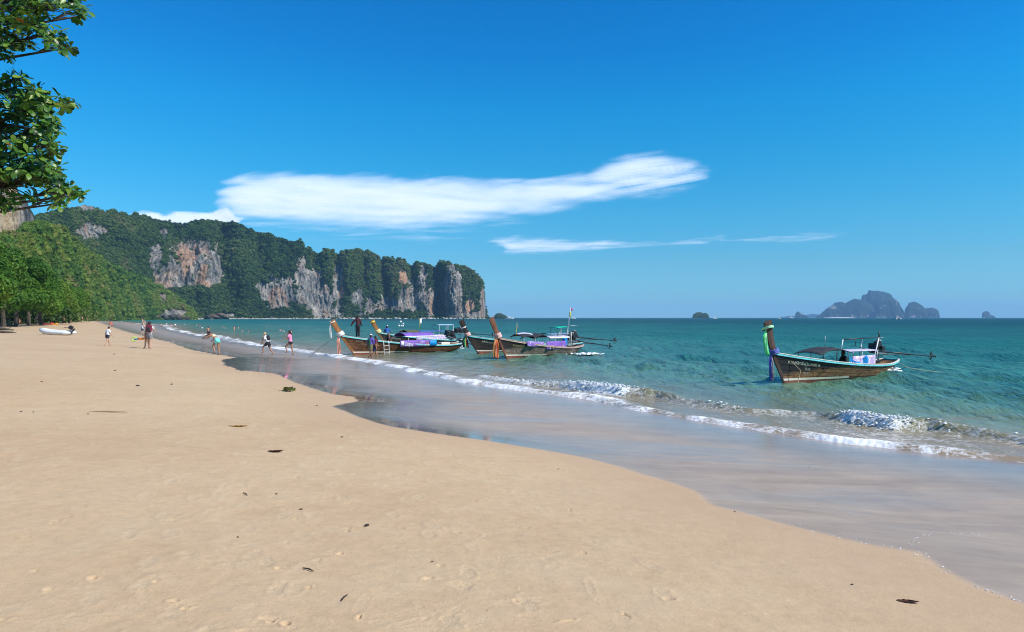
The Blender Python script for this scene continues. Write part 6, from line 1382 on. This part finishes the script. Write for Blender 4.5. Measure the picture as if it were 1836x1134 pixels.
    for i, s in enumerate((-1, 1)):        # four fingers and a thumb
        ax = (J['ha%d' % i] - J['wr%d' % i]).normalized(); sd = Vector((0, 1, 0)) - ax * ax.y; sd = sd.normalized() if sd.length > .1 else Vector((0, 0, 1)); inn = ax.cross(sd) * s
        for k in range(4):
            b0 = J['ha%d' % i] + sd * (.0105 * (1.5 - k)) * h * .9; L_ = (.036, .042, .039, .030)[k] * h; add_tube(bm, [b0, b0 + ax * L_ * .55, b0 + ax * L_ * .9 - inn * L_ * .35], [.0058 * h, .005 * h, .0038 * h], 5)
        b0 = J['wr%d' % i].lerp(J['ha%d' % i], .5) + sd * .014 * h; add_tube(bm, [b0, b0 + (ax + sd * .8).normalized() * .024 * h, b0 + (ax + sd * .3).normalized() * .042 * h], [.007 * h, .006 * h, .0045 * h], 5)
    bm.verts.ensure_lookup_table(); V.append(np.array([v.co[:] for v in bm.verts])); Fs += [[x.index + off for x in fc.verts] for fc in bm.faces]; bm.free()
    V = np.concatenate(V); lift = -min(lows); V[:, 2] += lift
    return dict(V=V, F=Fs, bones=[(n, a + Vector((0, 0, lift)), b_ + Vector((0, 0, lift))) for n, a, b_ in bones], hc=hc + Vector((0, 0, lift)), hd=hd, fw=fw, h=h, J={k: v + Vector((0, 0, lift)) for k, v in J.items()}, nb=len(em.vertices), lift=lift)

def mesh_of(name, V, Fs, mat, parent):
    me = bpy.data.meshes.new(name); me.from_pydata([tuple(v) for v in V], [], Fs); me.update(); return link_mesh(name, me, mat, parent, True)

def cover(B, name, want, off, mat, parent):
    """clothing: the part of the body surface near the wanted bones, moved outwards and given a free hem"""
    V = B['V']; nb = B['nb']; fs = [f for f in B['F'] if max(f) < nb]; C = np.array([V[f].mean(0) for f in fs]); best = np.full(len(fs), 1e9); lab = np.zeros(len(fs), int); par = np.zeros(len(fs))
    for i, (n, a, b_) in enumerate(B['bones']):
        a_ = np.array(a[:]); d = np.array(b_[:]) - a_; t = np.clip(((C - a_) @ d) / (d @ d), 0, 1); ds = np.linalg.norm(C - a_ - t[:, None] * d, axis=1) * (.75 if n == 'torso' else 1); m = ds < best; best[m] = ds[m]; lab[m] = i; par[m] = t[m]
    sel = []
    tc = 0
    for k, f in enumerate(fs):
        n = B['bones'][lab[k]][0]; t = par[k]
        if n == 'torso': t = (lab[k] + t) / 3
        r = want.get(n)
        if r and r[0] <= t <= r[1]: sel.append(f)
    if not sel: return None
    N_ = np.zeros_like(V)
    for f in fs:
        nn = np.cross(V[f[1]] - V[f[0]], V[f[2]] - V[f[0]])
        for i in f: N_[i] += nn
    ln_ = np.linalg.norm(N_, axis=1); ln_[ln_ == 0] = 1; N_ /= ln_[:, None]
    idx = sorted({i for f in sel for i in f}); mp = {a: i for i, a in enumerate(idx)}; W_ = V[idx] + N_[idx] * off * B['h']
    return mesh_of(name, W_, [[mp[i] for i in f] for f in sel], mat, parent)

def hair(B, style, mat, parent, cap=None):
    v, f = ICO2; r0 = .066 * B['h']; q = v.copy(); keep = (q[:, 2] > -.05) & (q[:, 1] < .62) | (q[:, 1] < -.15) & (q[:, 2] > -.75) | (q[:, 2] > .55)
    q = q * np.array([.86, 1.0, 1.16]) * (1 + .06 * fbm(q[:, 0] * 3, q[:, 1] * 3, q[:, 2] * 3, 2))[:, None]; hc = np.array(B['hc'][:])
    W_ = hc + r0 * (q[:, :1] * np.array([1, 0, 0]) + q[:, 1:2] * np.array(B['fw'][:]) + q[:, 2:3] * np.array(B['hd'][:])); fs = [list(map(int, t)) for t in f if keep[t].all()]
    mesh_of('hair', W_, fs, mat, parent)
    if style == 'long':
        b0 = B['hc'] - B['fw'] * .045 * B['h']; tube('hair_tail', [b0, b0 - B['fw'] * .02 * B['h'] - Vector((0, 0, .07 * B['h'])), b0 - B['fw'] * .01 * B['h'] - Vector((0, 0, .16 * B['h']))], [.045 * B['h'], .045 * B['h'], .015 * B['h']], mat, parent, 8, flat=.6)
    if cap: 
        W2 = hc + r0 * 1.07 * (q[:, :1] * np.array([1, 0, 0]) + q[:, 1:2] * np.array(B['fw'][:]) + q[:, 2:3] * np.array(B['hd'][:])); mesh_of('cap', W2, [list(map(int, t)) for t in f if (v[t][:, 2] > .25).all()], cap, parent)
        box('cap_peak', B['hc'] + B['fw'] * .085 * B['h'] + B['hd'] * .03 * B['h'], (.07 * B['h'], .06 * B['h'], .008 * B['h']), cap, parent, bevel=.002)

CL = lambda n, c: simple('cloth_' + n, c, .8, .12, 5)
def person(label, loc, rz, h, skin=0, pose=None, shirt=None, sleeves=.6, shorts=None, legs=.5, bikini=None, bottom=None, hairc='dark', style='short', cap=None, group='people on the beach and in the water', dz=0.0):
    B = body(h, **(pose or {})); r = empty('person', loc, rz); r.location.z += dz; tag(r, label, 'person', group)
    mesh_of('body', B['V'], B['F'], SKIN[skin], r)
    if shirt: cover(B, 'shirt', {'torso': (.12, 1.0), 'upperarm': (0, sleeves if sleeves < 1 else 1)} | ({'forearm': (0, .95)} if sleeves >= 1 else {}), .012, shirt, r)
    if shorts: cover(B, 'shorts' if legs < .8 else 'trousers', {'torso': (-.1, .2), 'thigh': (0, legs if legs < .8 else 1)} | ({'shank': (0, .9)} if legs >= .8 else {}), .014, shorts, r)
    if bikini: cover(B, 'bikini_top', {'torso': (.55, .82)}, .008, bikini, r)
    if bottom: cover(B, 'swimwear', {'torso': (-.1, .16), 'thigh': (0, .18)}, .008, bottom, r)
    hair(B, style, HAIR[hairc], r, cap); 
    return r, B
def copy_person(src, label, loc, rz, s=1.0, group=None, mats=None):
    c = src.copy(); COL.objects.link(c); c.location = loc; c.rotation_euler = (0, 0, rz); c.scale = (s, s, s); c['label'] = label
    if group: c['group'] = group
    for ch in list(src.children):
        d = ch.copy(); COL.objects.link(d); d.parent = c
        if mats and d.name.split('.')[0] in mats: d.data = d.data.copy(); d.data.materials.clear(); d.data.materials.append(mats[d.name.split('.')[0]])
    return c
R_ = math.radians
def hgt(px, py_feet, py_top): p = sand_at(px, py_feet); return p, (py_feet - py_top) * p.y / F
WALK = dict(lean=6, thigh=(20, -16), knee=(6, 14), arm=(-16, 18), elbow=(14, 18))
GW = 'people walking on the beach'
p, h = hgt(193, 621.5, 586); boy, _ = person('child in white t-shirt and black shorts walking on the dry sand', p, R_(-25), h, 0, WALK | dict(head=12, thigh=(22, -18)), CL('white', (.78, .78, .78)), .5, CL('black', (.02, .02, .025)), .38, group=GW)
p, h = hgt(268, 626.5, 578.5); man, B = person('adult with maroon and black backpack and checked shorts carrying toys', p, R_(12), h, 0, dict(lean=5, thigh=(16, -12), knee=(3, 4), arm=(-6, 25), elbow=(8, 45), abd=(14, 14)), CL('pale_top', (.6, .55, .5)), .3, print_mat('checked_shorts', (.10, .09, .10), [((.4, .38, .36), .5)], 30), .5, group=GW)
bk = box('backpack', B['J']['chest'] + Vector((0, -.13, .02)), (.32, .20, .46), CL('maroon', (.16, .02, .04)), man, bevel=.05); box('backpack_pocket', B['J']['chest'] + Vector((0, -.25, -.05)), (.20, .07, .26), CL('black', (.02, .02, .025)), bk, bevel=.03)
for s in (-1, 1): tube('backpack_strap', [B['J']['chest'] + Vector((s * .13, -.08, .20)), B['J']['neck'] + Vector((s * .11, .02, .03)), B['J']['chest'] + Vector((s * .13, .12, .02))], .022, CL('black', (.02, .02, .025)), bk, 6, flat=.4)
wo, B = person('person in light swimwear with a raised arm, close beside the backpack carrier', p + Vector((-.30, .35, 0)), R_(70), h * .97, 0, dict(lean=3, thigh=(10, -6), knee=(2, 6), arm=(158, 10), elbow=(10, 20), abd=(10, 10)), None, shorts=None, bikini=CL('cream', (.7, .6, .4)), bottom=CL('cream', (.7, .6, .4)), hairc='brown', group=GW)
ty = empty('beach_toy', p + Vector((-.62, -.02, .62)), R_(10)); tag(ty, 'orange and green beach toy held beside the backpack carrier', 'toy')
tube('toy_body', [(.45, 0, .06), (.15, 0, .02), (-.1, 0, .02)], [.05, .07, .05], CL('orange', (.75, .20, .04)), ty, 8); tube('toy_tip', [(-.1, 0, .02), (-.30, .03, -.04)], [.06, .03], CL('blue', (.03, .12, .4)), ty, 8); tube('toy_ring', [(-.30 + .14 * math.cos(a), 0, .0 + .14 * math.sin(a)) for a in [6.283 * k / 10 for k in range(11)]], .03, CL('lime', (.35, .75, .12)), ty, 6)
p, h = hgt(255.5, 602, 580.5); t_, _ = person('child in white t-shirt walking along the wet sand behind the backpack carrier', p, R_(-30), h, 0, WALK, CL('white', (.78, .78, .78)), .5, CL('navy', (.03, .04, .08)), .4, group=GW)
p, h = hgt(201.5, 587.5, 576); person('crouching child in a red swimsuit at the edge of the wet sand', p, R_(100), h * 1.45, 0, dict(lean=40, thigh=(95, 80), knee=(130, 125), arm=(50, 40), elbow=(10, 20)), CL('red', (.6, .12, .10)), .3, CL('red', (.6, .12, .10)), .2, group=GW)
p, h = hgt(390, 637.5, 592); girl, B = person('girl in turquoise shorts bending forward with dark hair hanging down', p, R_(72), h * 1.10, 1, dict(lean=48, head=25, thigh=(38, 2), knee=(62, 14), arm=(55, 20), elbow=(25, 40), abd=(10, 10)), None, shorts=CL('turquoise', (.16, .68, .62)), legs=.32, bikini=CL('cream', (.7, .6, .4)), style='long', group=GW)
p, h = hgt(373.5, 606, 586); person('person in dark swim shorts standing ankle deep in the surf', p, R_(60), h, 1, dict(thigh=(10, -10), knee=(2, 8), arm=(15, -10)), None, shorts=CL('navy', (.03, .04, .08)), legs=.5, group=GW)
p, h = hgt(481, 637, 598); kid, B = person('running child with grey blond hair, white t-shirt and black backpack', p, R_(84), h * 1.08, 1, dict(lean=20, head=4, thigh=(58, -14), knee=(62, 22), arm=(10, 30), elbow=(30, 30), abd=(8, 8)), CL('white', (.78, .78, .78)), .5, CL('black', (.02, .02, .025)), .55, hairc='blond', group=GW)
bk = box('backpack', B['J']['chest'] + Vector((0, -.13, .03)), (.26, .16, .36), CL('black', (.02, .02, .025)), kid, rot=Matrix.Rotation(R_(-20), 3, 'X'), bevel=.04)
for s in (-1, 1): tube('backpack_strap', [B['J']['chest'] + Vector((s * .10, -.06, .16)), B['J']['neck'] + Vector((s * .09, .03, .02)), B['J']['chest'] + Vector((s * .11, .10, -.02))], .02, CL('black', (.02, .02, .025)), bk, 6, flat=.4)
p, h = hgt(521, 637, 594)
wm, B = person('running woman in a dark bikini with a pink top held to her chest', p, R_(84), h, 1, dict(lean=6, thigh=(52, -8), knee=(70, 10), arm=(25, 20), elbow=(95, 90), abd=(6, 6), female=True), CL('pink', (.80, .25, .42)), .45, None, bottom=CL('black', (.02, .02, .025)), style='long', group=GW)
GB = 'boatmen and passengers around the boats'
# on and beside the boats
q = local(b4, (-.35, -.05, 1.30)); Hs = (601 - 562) * q.y / F
person('boatman in dark red shirt and black trousers standing on the bow of the leftmost boat', q, R_(8), Hs, 2, dict(lean=2, thigh=(6, -6), knee=(2, 4), arm=(-4, 10), elbow=(10, 30), abd=(48, 10)), CL('dark_red', (.07, .018, .022)), 1.0, CL('black', (.02, .02, .025)), .95, group=GB)
q = local(b5, (.0, -.02, 1.10)); person('boatman in a bright blue shirt sitting on the foredeck of the second boat', q, R_(0), 1.7, 2, dict(lean=14, thigh=(85, 80), knee=(95, 90), arm=(20, 15), elbow=(20, 25), abd=(30, 30)), CL('blue', (.02, .07, .45)), .9, CL('black', (.02, .02, .025)), .6, cap=CL('white', (.78, .78, .78)), group=GB, dz=-.42)
q = local(b4, (-2.9, .25, .35)); person('dark haired passenger sitting inside the leftmost boat behind the ladder', q, R_(180), 1.65, 2, dict(lean=8, thigh=(80, 80), knee=(90, 90), arm=(20, 20), elbow=(30, 30)), CL('black', (.02, .02, .025)), .5, CL('black', (.02, .02, .025)), .6, group=GB, dz=-.1)
q = local(b1, (-5.0, .2, .25)); person('person in black sitting low under the canopy of the nearest boat', q, R_(100), 1.6, 2, dict(lean=10, thigh=(85, 85), knee=(95, 95), arm=(20, 20), elbow=(30, 30)), CL('black', (.02, .02, .025)), .9, CL('black', (.02, .02, .025)), .9, group=GB, dz=-.25)
p = at(664, 642.5, .0); pp, B = person('man in cap and purple shirt wading past the leftmost boat', (p.x, p.y, -.05), R_(-25), 1.70, 2, WALK, CL('violet', (.12, .08, .42)), .98, CL('olive', (.16, .14, .06)), .6, cap=CL('white', (.78, .78, .78)), group=GB)
box('bag', B['J']['chest'] + Vector((-.02, -.16, -.10)), (.26, .14, .42), CL('dark_green', (.02, .08, .06)), pp, bevel=.04)
p2 = at(672, 639, .0); person('man in maroon top and navy shorts wading behind the one in the purple shirt', (p2.x, p2.y, -.28), R_(-60), 1.75, 1, WALK | dict(arm=(20, -10), elbow=(50, 20)), CL('maroon', (.16, .02, .04)), .5, CL('navy', (.03, .04, .08)), .6, group=GB)
# swimmers: the same few figures standing or floating at different depths
GS = 'swimmers off the far beach'
sw1, _ = person('bather in dark trunks standing in the sea', (0, 0, 0), 0, 1.7, 0, dict(arm=(15, 25), elbow=(20, 30), abd=(20, 25)), None, bottom=CL('navy', (.03, .04, .08)), group=GS)
sw2, _ = person('bather in a white shirt standing in the sea', (0, 0, 0), 0, 1.65, 0, dict(arm=(35, 20), elbow=(30, 40), abd=(25, 15), lean=8), CL('white', (.78, .78, .78)), .6, CL('black', (.02, .02, .025)), .4, group=GS)
sw3, _ = person('bather in a red swimsuit', (0, 0, 0), 0, 1.65, 1, dict(arm=(60, 50), elbow=(20, 20), abd=(30, 30)), CL('coral', (.75, .25, .15)), .2, CL('coral', (.75, .25, .15)), .2, hairc='brown', group=GS)
SW = [(290.5, 587.5, 581, 0), (299, 583, 579, 1), (307, 584.5, 580, 2), (314.5, 588, 579.5, 1), (331.5, 582.5, 580.5, 1), (353, 583.5, 581.5, 1), (358, 585, 581.5, 2), (362, 588.5, 585, 1), (399, 587, 584.5, 0), (403, 589, 586.5, 0), (420, 591.5, 585, 2), (427.5, 589.5, 586, 0), (434.5, 595, 592.5, 0), (446, 595.5, 593, 0), (478, 587, 585, 0), (503, 594, 589.5, 0), (508, 595, 591, 1), (517, 586, 584.5, 0), (522, 600, 591.5, 2), (229, 584, 576.5, 0), (234, 583.5, 580, 0), (243, 582.5, 580, 0), (219, 578, 575.5, 1)]
places = ['wading nearest the shore beyond the backpack carrier, leftmost of the deep bathers', 'far out left of the red bather', 'bather in red splashing between two in white', 'standing hip deep, right of the red bather', 'tiny far out alone', 'far out, left of the swimmer pair', 'red bather in the far pair', 'low in the water in front of the far pair', 'head only, left of the close pair of heads', 'head only, right one of the close pair', 'bather in orange red at the middle of the swimmers', 'just right of the orange red bather', 'head only, closer to the surf', 'dark head right of the closer one', 'lone dark head far out above the running child', 'left one of two heads near the running woman', 'in white, right one of two near the running woman', 'tiny dark head far out near the running woman', 'blond bather right behind the running woman', 'bather at the far surf line left of the wet sand walkers', 'low in the foam beyond the walking child', 'head in the foam right of the low one', 'tiny figure at the far end of the surf']
src = [sw1, sw2, sw3]; used = [False] * 3
for (px, pw, pt, k), lb in zip(SW, places):
    w = at(px, pw, 0.0); above = min(1.45, max(.35, (pw - pt) * w.y / F)); hh = 1.68; loc = (w.x, w.y, above - hh)
    kind_ = ('dark haired bather', 'bather in white', 'bather in red')[k]; L_ = lb if lb.split()[0] in ('bather', 'red', 'blond', 'dark', 'tiny', 'lone', 'head') else kind_ + ' ' + lb
    if not used[k]: src[k].location = loc; src[k].rotation_euler = (0, 0, px % 6.28); src[k]['label'] = L_; used[k] = True
    else: copy_person(src[k], L_, loc, (px * 1.7) % 6.28)
# people under the trees
GT = 'people resting under the beach trees'
st1, _ = person('pale standing sunbather with hands at the head under the trees', sand_at(66, 582.5), R_(190), 1.75, 0, dict(arm=(130, 20), elbow=(60, 30), abd=(20, 10)), None, bottom=CL('black', (.02, .02, .025)), hairc='brown', group=GT)
se1, _ = person('seated sunbather in orange at the left, the left one of two', sand_at(16, 583.5), R_(150), 1.7, 1, dict(lean=-8, thigh=(80, 85), knee=(40, 50), arm=(-25, -20), elbow=(5, 5)), None, bottom=CL('orange', (.75, .20, .04)), group=GT, dz=-.2)
copy_person(se1, 'seated sunbather with fair hat at the left, the right one of two', sand_at(25.5, 583.2) + Vector((0, 0, -.2)), R_(200), .97)
ly1, _ = person('dark sunbather lying on a towel left of the standing one', sand_at(54, 583), R_(95), 1.7, 2, dict(lean=-70, thigh=(85, 88), knee=(15, 5), arm=(-60, -50), elbow=(5, 5)), None, bottom=CL('black', (.02, .02, .025)), group=GT, dz=-.35)
for px, py, rz, s, lb, so in [(71, 582.8, 2.8, 1.0, 'seated sunbather between the standing one and the red inflatable', se1), (82, 580.5, 3.2, .95, 'seated person just behind the red inflatable', se1), (104, 581.5, 2.5, 1.0, 'seated person right of the orange inflatable', se1), (110, 581.5, 1.2, .95, 'standing person under the tree behind the dinghy', st1), (115, 580.5, 2.2, .9, 'standing person at the right end of the group behind the dinghy', st1), (127, 579.5, 3.0, .85, 'small standing figure beyond the group behind the dinghy', st1),
                               (34, 582, 2.9, 1.0, 'seated person in the shade right of the two seated sunbathers', se1), (42, 581.5, 3.4, 1.0, 'seated person in deep shade left of the lying sunbather', se1), (137, 578.3, 0, 1.0, 'tiny distant walker in the middle of the far beach, left one', boy), (147.5, 578.8, .5, 1.0, 'tiny distant walker in the middle of the far beach, right one', st1), (175.5, 577.4, 0, 1.0, 'tiny dark distant figure near the far wet sand', se1), (157, 576.5, 1, 1.0, 'far distant figure beyond the two tiny walkers', st1)]:
    q = sand_at(px, py); copy_person(so, lb, q + Vector((0, 0, -.2 if so is se1 else 0)), rz, s * (1.15 if so is boy else 1), GT if px < 130 else 'distant walkers on the far beach')
for i, (px, py, c, lb) in enumerate([(20, 585, (.55, .42, .45), 'pinkish towel under the two seated sunbathers'), (31, 586, (.62, .5, .62), 'lilac towel right of the two seated sunbathers'), (74, 584, (.75, .5, .48), 'pink towel left of the red inflatable'), (90, 579.5, (.6, .42, .38), 'pink beach mat behind the red inflatable'), (102, 580, (.62, .48, .42), 'pale mat behind the orange inflatable')]):
    o = sheet('towel', lambda u, v: Vector(((u - .5) * 1.9, (v - .5) * 1.0, .02 + .02 * math.sin(u * 14 + v * 5))), 10, 6, simple(lb.split(' towel')[0].split(' mat')[0].replace(' ', '_'), c, .9), None, .02); o.location = sand_at(px, py); o.location.z += .03; tag(o, lb, 'towel')
o = sheet('towel', lambda u, v: Vector(((u - .5) * 2.0, (v - .5) * 1.0, .02)), 6, 4, simple('straw', (.5, .36, .2), .9), None, .02); o.location = sand_at(54, 583.2); o.location.z += .02; tag(o, 'straw coloured mat under the lying dark sunbather', 'towel')
# ------------------------------------------------------------------ thin high clouds: shallow lens-shaped veils far above the haze
def cloud_mat(name, seed, stretch):
    m, ns, ln, b = mat_new(name); ns.remove(b); out = ns['Material Output']
    geo = N(ns, 'ShaderNodeNewGeometry'); mp = N(ns, 'ShaderNodeMapping'); mp.inputs['Rotation'].default_value = (0, 0, stretch[2]); mp.inputs['Scale'].default_value = (stretch[0], stretch[1], .0004); ln.new(geo.outputs['Position'], mp.inputs['Vector'])
    n = N(ns, 'ShaderNodeTexNoise'); n.inputs['Scale'].default_value = 1.0; n.inputs['Detail'].default_value = 9; n.inputs['Roughness'].default_value = .62; n.inputs['Distortion'].default_value = .35; ln.new(mp.outputs[0], n.inputs['Vector'])
    a = N(ns, 'ShaderNodeAttribute'); a.attribute_name = 'dens'
    # density of the veil times a streaked noise
    s = N(ns, 'ShaderNodeMath'); s.operation = 'MULTIPLY_ADD'; ln.new(n.outputs['Fac'], s.inputs[0]); s.inputs[1].default_value = 1.5; s.inputs[2].default_value = -.75
    t = N(ns, 'ShaderNodeMath'); t.operation = 'ADD'; ln.new(a.outputs['Fac'], t.inputs[0]); ln.new(s.outputs[0], t.inputs[1])
    r = N(ns, 'ShaderNodeMapRange'); r.inputs['From Min'].default_value = -.05; r.inputs['From Max'].default_value = 1.25; r.inputs['To Max'].default_value = .72; r.interpolation_type = 'SMOOTHSTEP'; ln.new(t.outputs[0], r.inputs['Value'])
    e = N(ns, 'ShaderNodeMath'); e.operation = 'MULTIPLY'; ln.new(r.outputs[0], e.inputs[0]); sm = N(ns, 'ShaderNodeMapRange'); sm.inputs['From Min'].default_value = 0; sm.inputs['From Max'].default_value = .12; ln.new(a.outputs['Fac'], sm.inputs['Value']); ln.new(sm.outputs[0], e.inputs[1])
    tr = N(ns, 'ShaderNodeBsdfTransparent'); tl = N(ns, 'ShaderNodeBsdfTranslucent'); df = N(ns, 'ShaderNodeBsdfDiffuse'); tl.inputs[0].default_value = df.inputs[0].default_value = (.97, .97, .97, 1)
    m1 = N(ns, 'ShaderNodeMixShader'); m1.inputs[0].default_value = .12; m2 = N(ns, 'ShaderNodeMixShader'); ln.new(tl.outputs[0], m1.inputs[1]); ln.new(df.outputs[0], m1.inputs[2])
    ln.new(e.outputs[0], m2.inputs[0]); ln.new(tr.outputs[0], m2.inputs[1]); ln.new(m1.outputs[0], m2.inputs[2]); ln.new(m2.outputs[0], out.inputs['Surface'])
    return m
def cloud(label, outline, H, mat, soft, T=70, box_=None, powr=1.0, base=.9, fade=None):
    xs = [p[0] for p in outline]; ys = [p[1] for p in outline]; x0, x1, y0, y1 = min(xs) - 40, max(xs) + 40, min(ys) - 30, max(ys) + 30; y1 = min(y1, HY - 30)
    nx = int((x1 - x0) / 3.5); ny = int((y1 - y0) / 2); PX, PY = np.meshgrid(np.linspace(x0, x1, nx), np.linspace(y0, y1, ny))
    px = PX.ravel(); py = PY.ravel(); st = px * .22 + py; wx = px + 26 * fbm(px * .012, st * .10, 3.0, 4); wy = py + 9 * fbm(px * .012 + 9, st * .09, 5.0, 4)
    P = list(outline) + [outline[0]]; d, _ = poly_dist(wx, wy * 1.0, P); ins = inside(wx, wy, outline); sd = np.where(ins, d, -d)
    sf = np.interp(wy, [p[0] for p in soft], [p[1] for p in soft]) if isinstance(soft, list) else soft
    dens = np.clip(sst(-.25, 1.0, sd / sf), 0, 1) ** powr * base
    if fade:      # thins towards its lower side and breaks into fingers at the right end
        bx = np.interp(px, *zip(*fade)); low = sst(-6, 44, wy - bx); dens *= 1 - .60 * low
        fin = sst(930, 1180, px); stn = fbm(px * .006, (py + px * .16) * .11, 41.0, 4); dens *= 1 - fin * sst(-.15, .45, stn) * .75; dens *= .90 + .25 * fbm(px * .01, (py + .1 * px) * .06, 51.0, 3)
    D = (H - EYE) * F / (HY - py); X = (px - CX) / F * D; th = T * np.sqrt(np.clip(dens, 0, 1)) + 1.0
    top = np.stack([X, D, H + th * .5], 1); bot = np.stack([X, D, H - th * .5 - 0 * D], 1); f = grid_faces(ny, nx); n = len(px)
    me = np_mesh('cloud', np.concatenate([top, bot]), np.concatenate([f, f[:, ::-1] + n]), {'dens': np.concatenate([dens, dens])}); o = link_mesh('cloud', me, mat); tag(o, label, 'cloud'); return o
C1 = cloud_mat('cirrus_veil', 1, (.00045, .0008, .35)); C2 = cloud_mat('wispy_veil', 2, (.0005, .0016, .2))
cloud('broad white veil cloud stretched over the headland, feathered at its right end', [(392, 372), (386, 345), (398, 328), (430, 316), (500, 310), (600, 310), (700, 313), (780, 318), (860, 321), (940, 324), (1000, 320), (1050, 312), (1080, 294), (1125, 276), (1190, 274), (1240, 284), (1272, 302), (1270, 322), (1225, 340), (1190, 354), (1120, 357), (1060, 366), (990, 382), (920, 402), (850, 420), (760, 432), (640, 430), (540, 422), (460, 412), (410, 402)], 2600, C1, [(280, 22), (330, 30), (360, 46), (420, 66)], 60, powr=.8, base=.98, fade=[(380, 368), (600, 378), (800, 376), (1000, 358), (1150, 336), (1260, 324)])
cloud('small white cloud bank peeping over the headland ridge', [(240, 384), (262, 379), (290, 384), (310, 378), (335, 381), (370, 385), (400, 372), (430, 390), (420, 412), (380, 415), (330, 415), (280, 412), (245, 395)], 2500, C1, 9, 60, powr=.6, base=1.15)
cloud('thin tapered streak of cloud below the broad veil', [(868, 430), (900, 424), (960, 426), (1040, 428), (1120, 432), (1200, 434), (1260, 428), (1308, 424), (1300, 434), (1260, 438), (1180, 440), (1100, 445), (1030, 454), (960, 458), (905, 456), (900, 445)], 2500, C2, 14, 40, powr=1.0, base=.60)
cloud('faint wisp trailing off to the right of the thin streak', [(1280, 430), (1380, 424), (1440, 420), (1520, 417), (1500, 428), (1420, 435), (1330, 437)], 2500, C2, 16, 30, powr=1.0, base=.50)
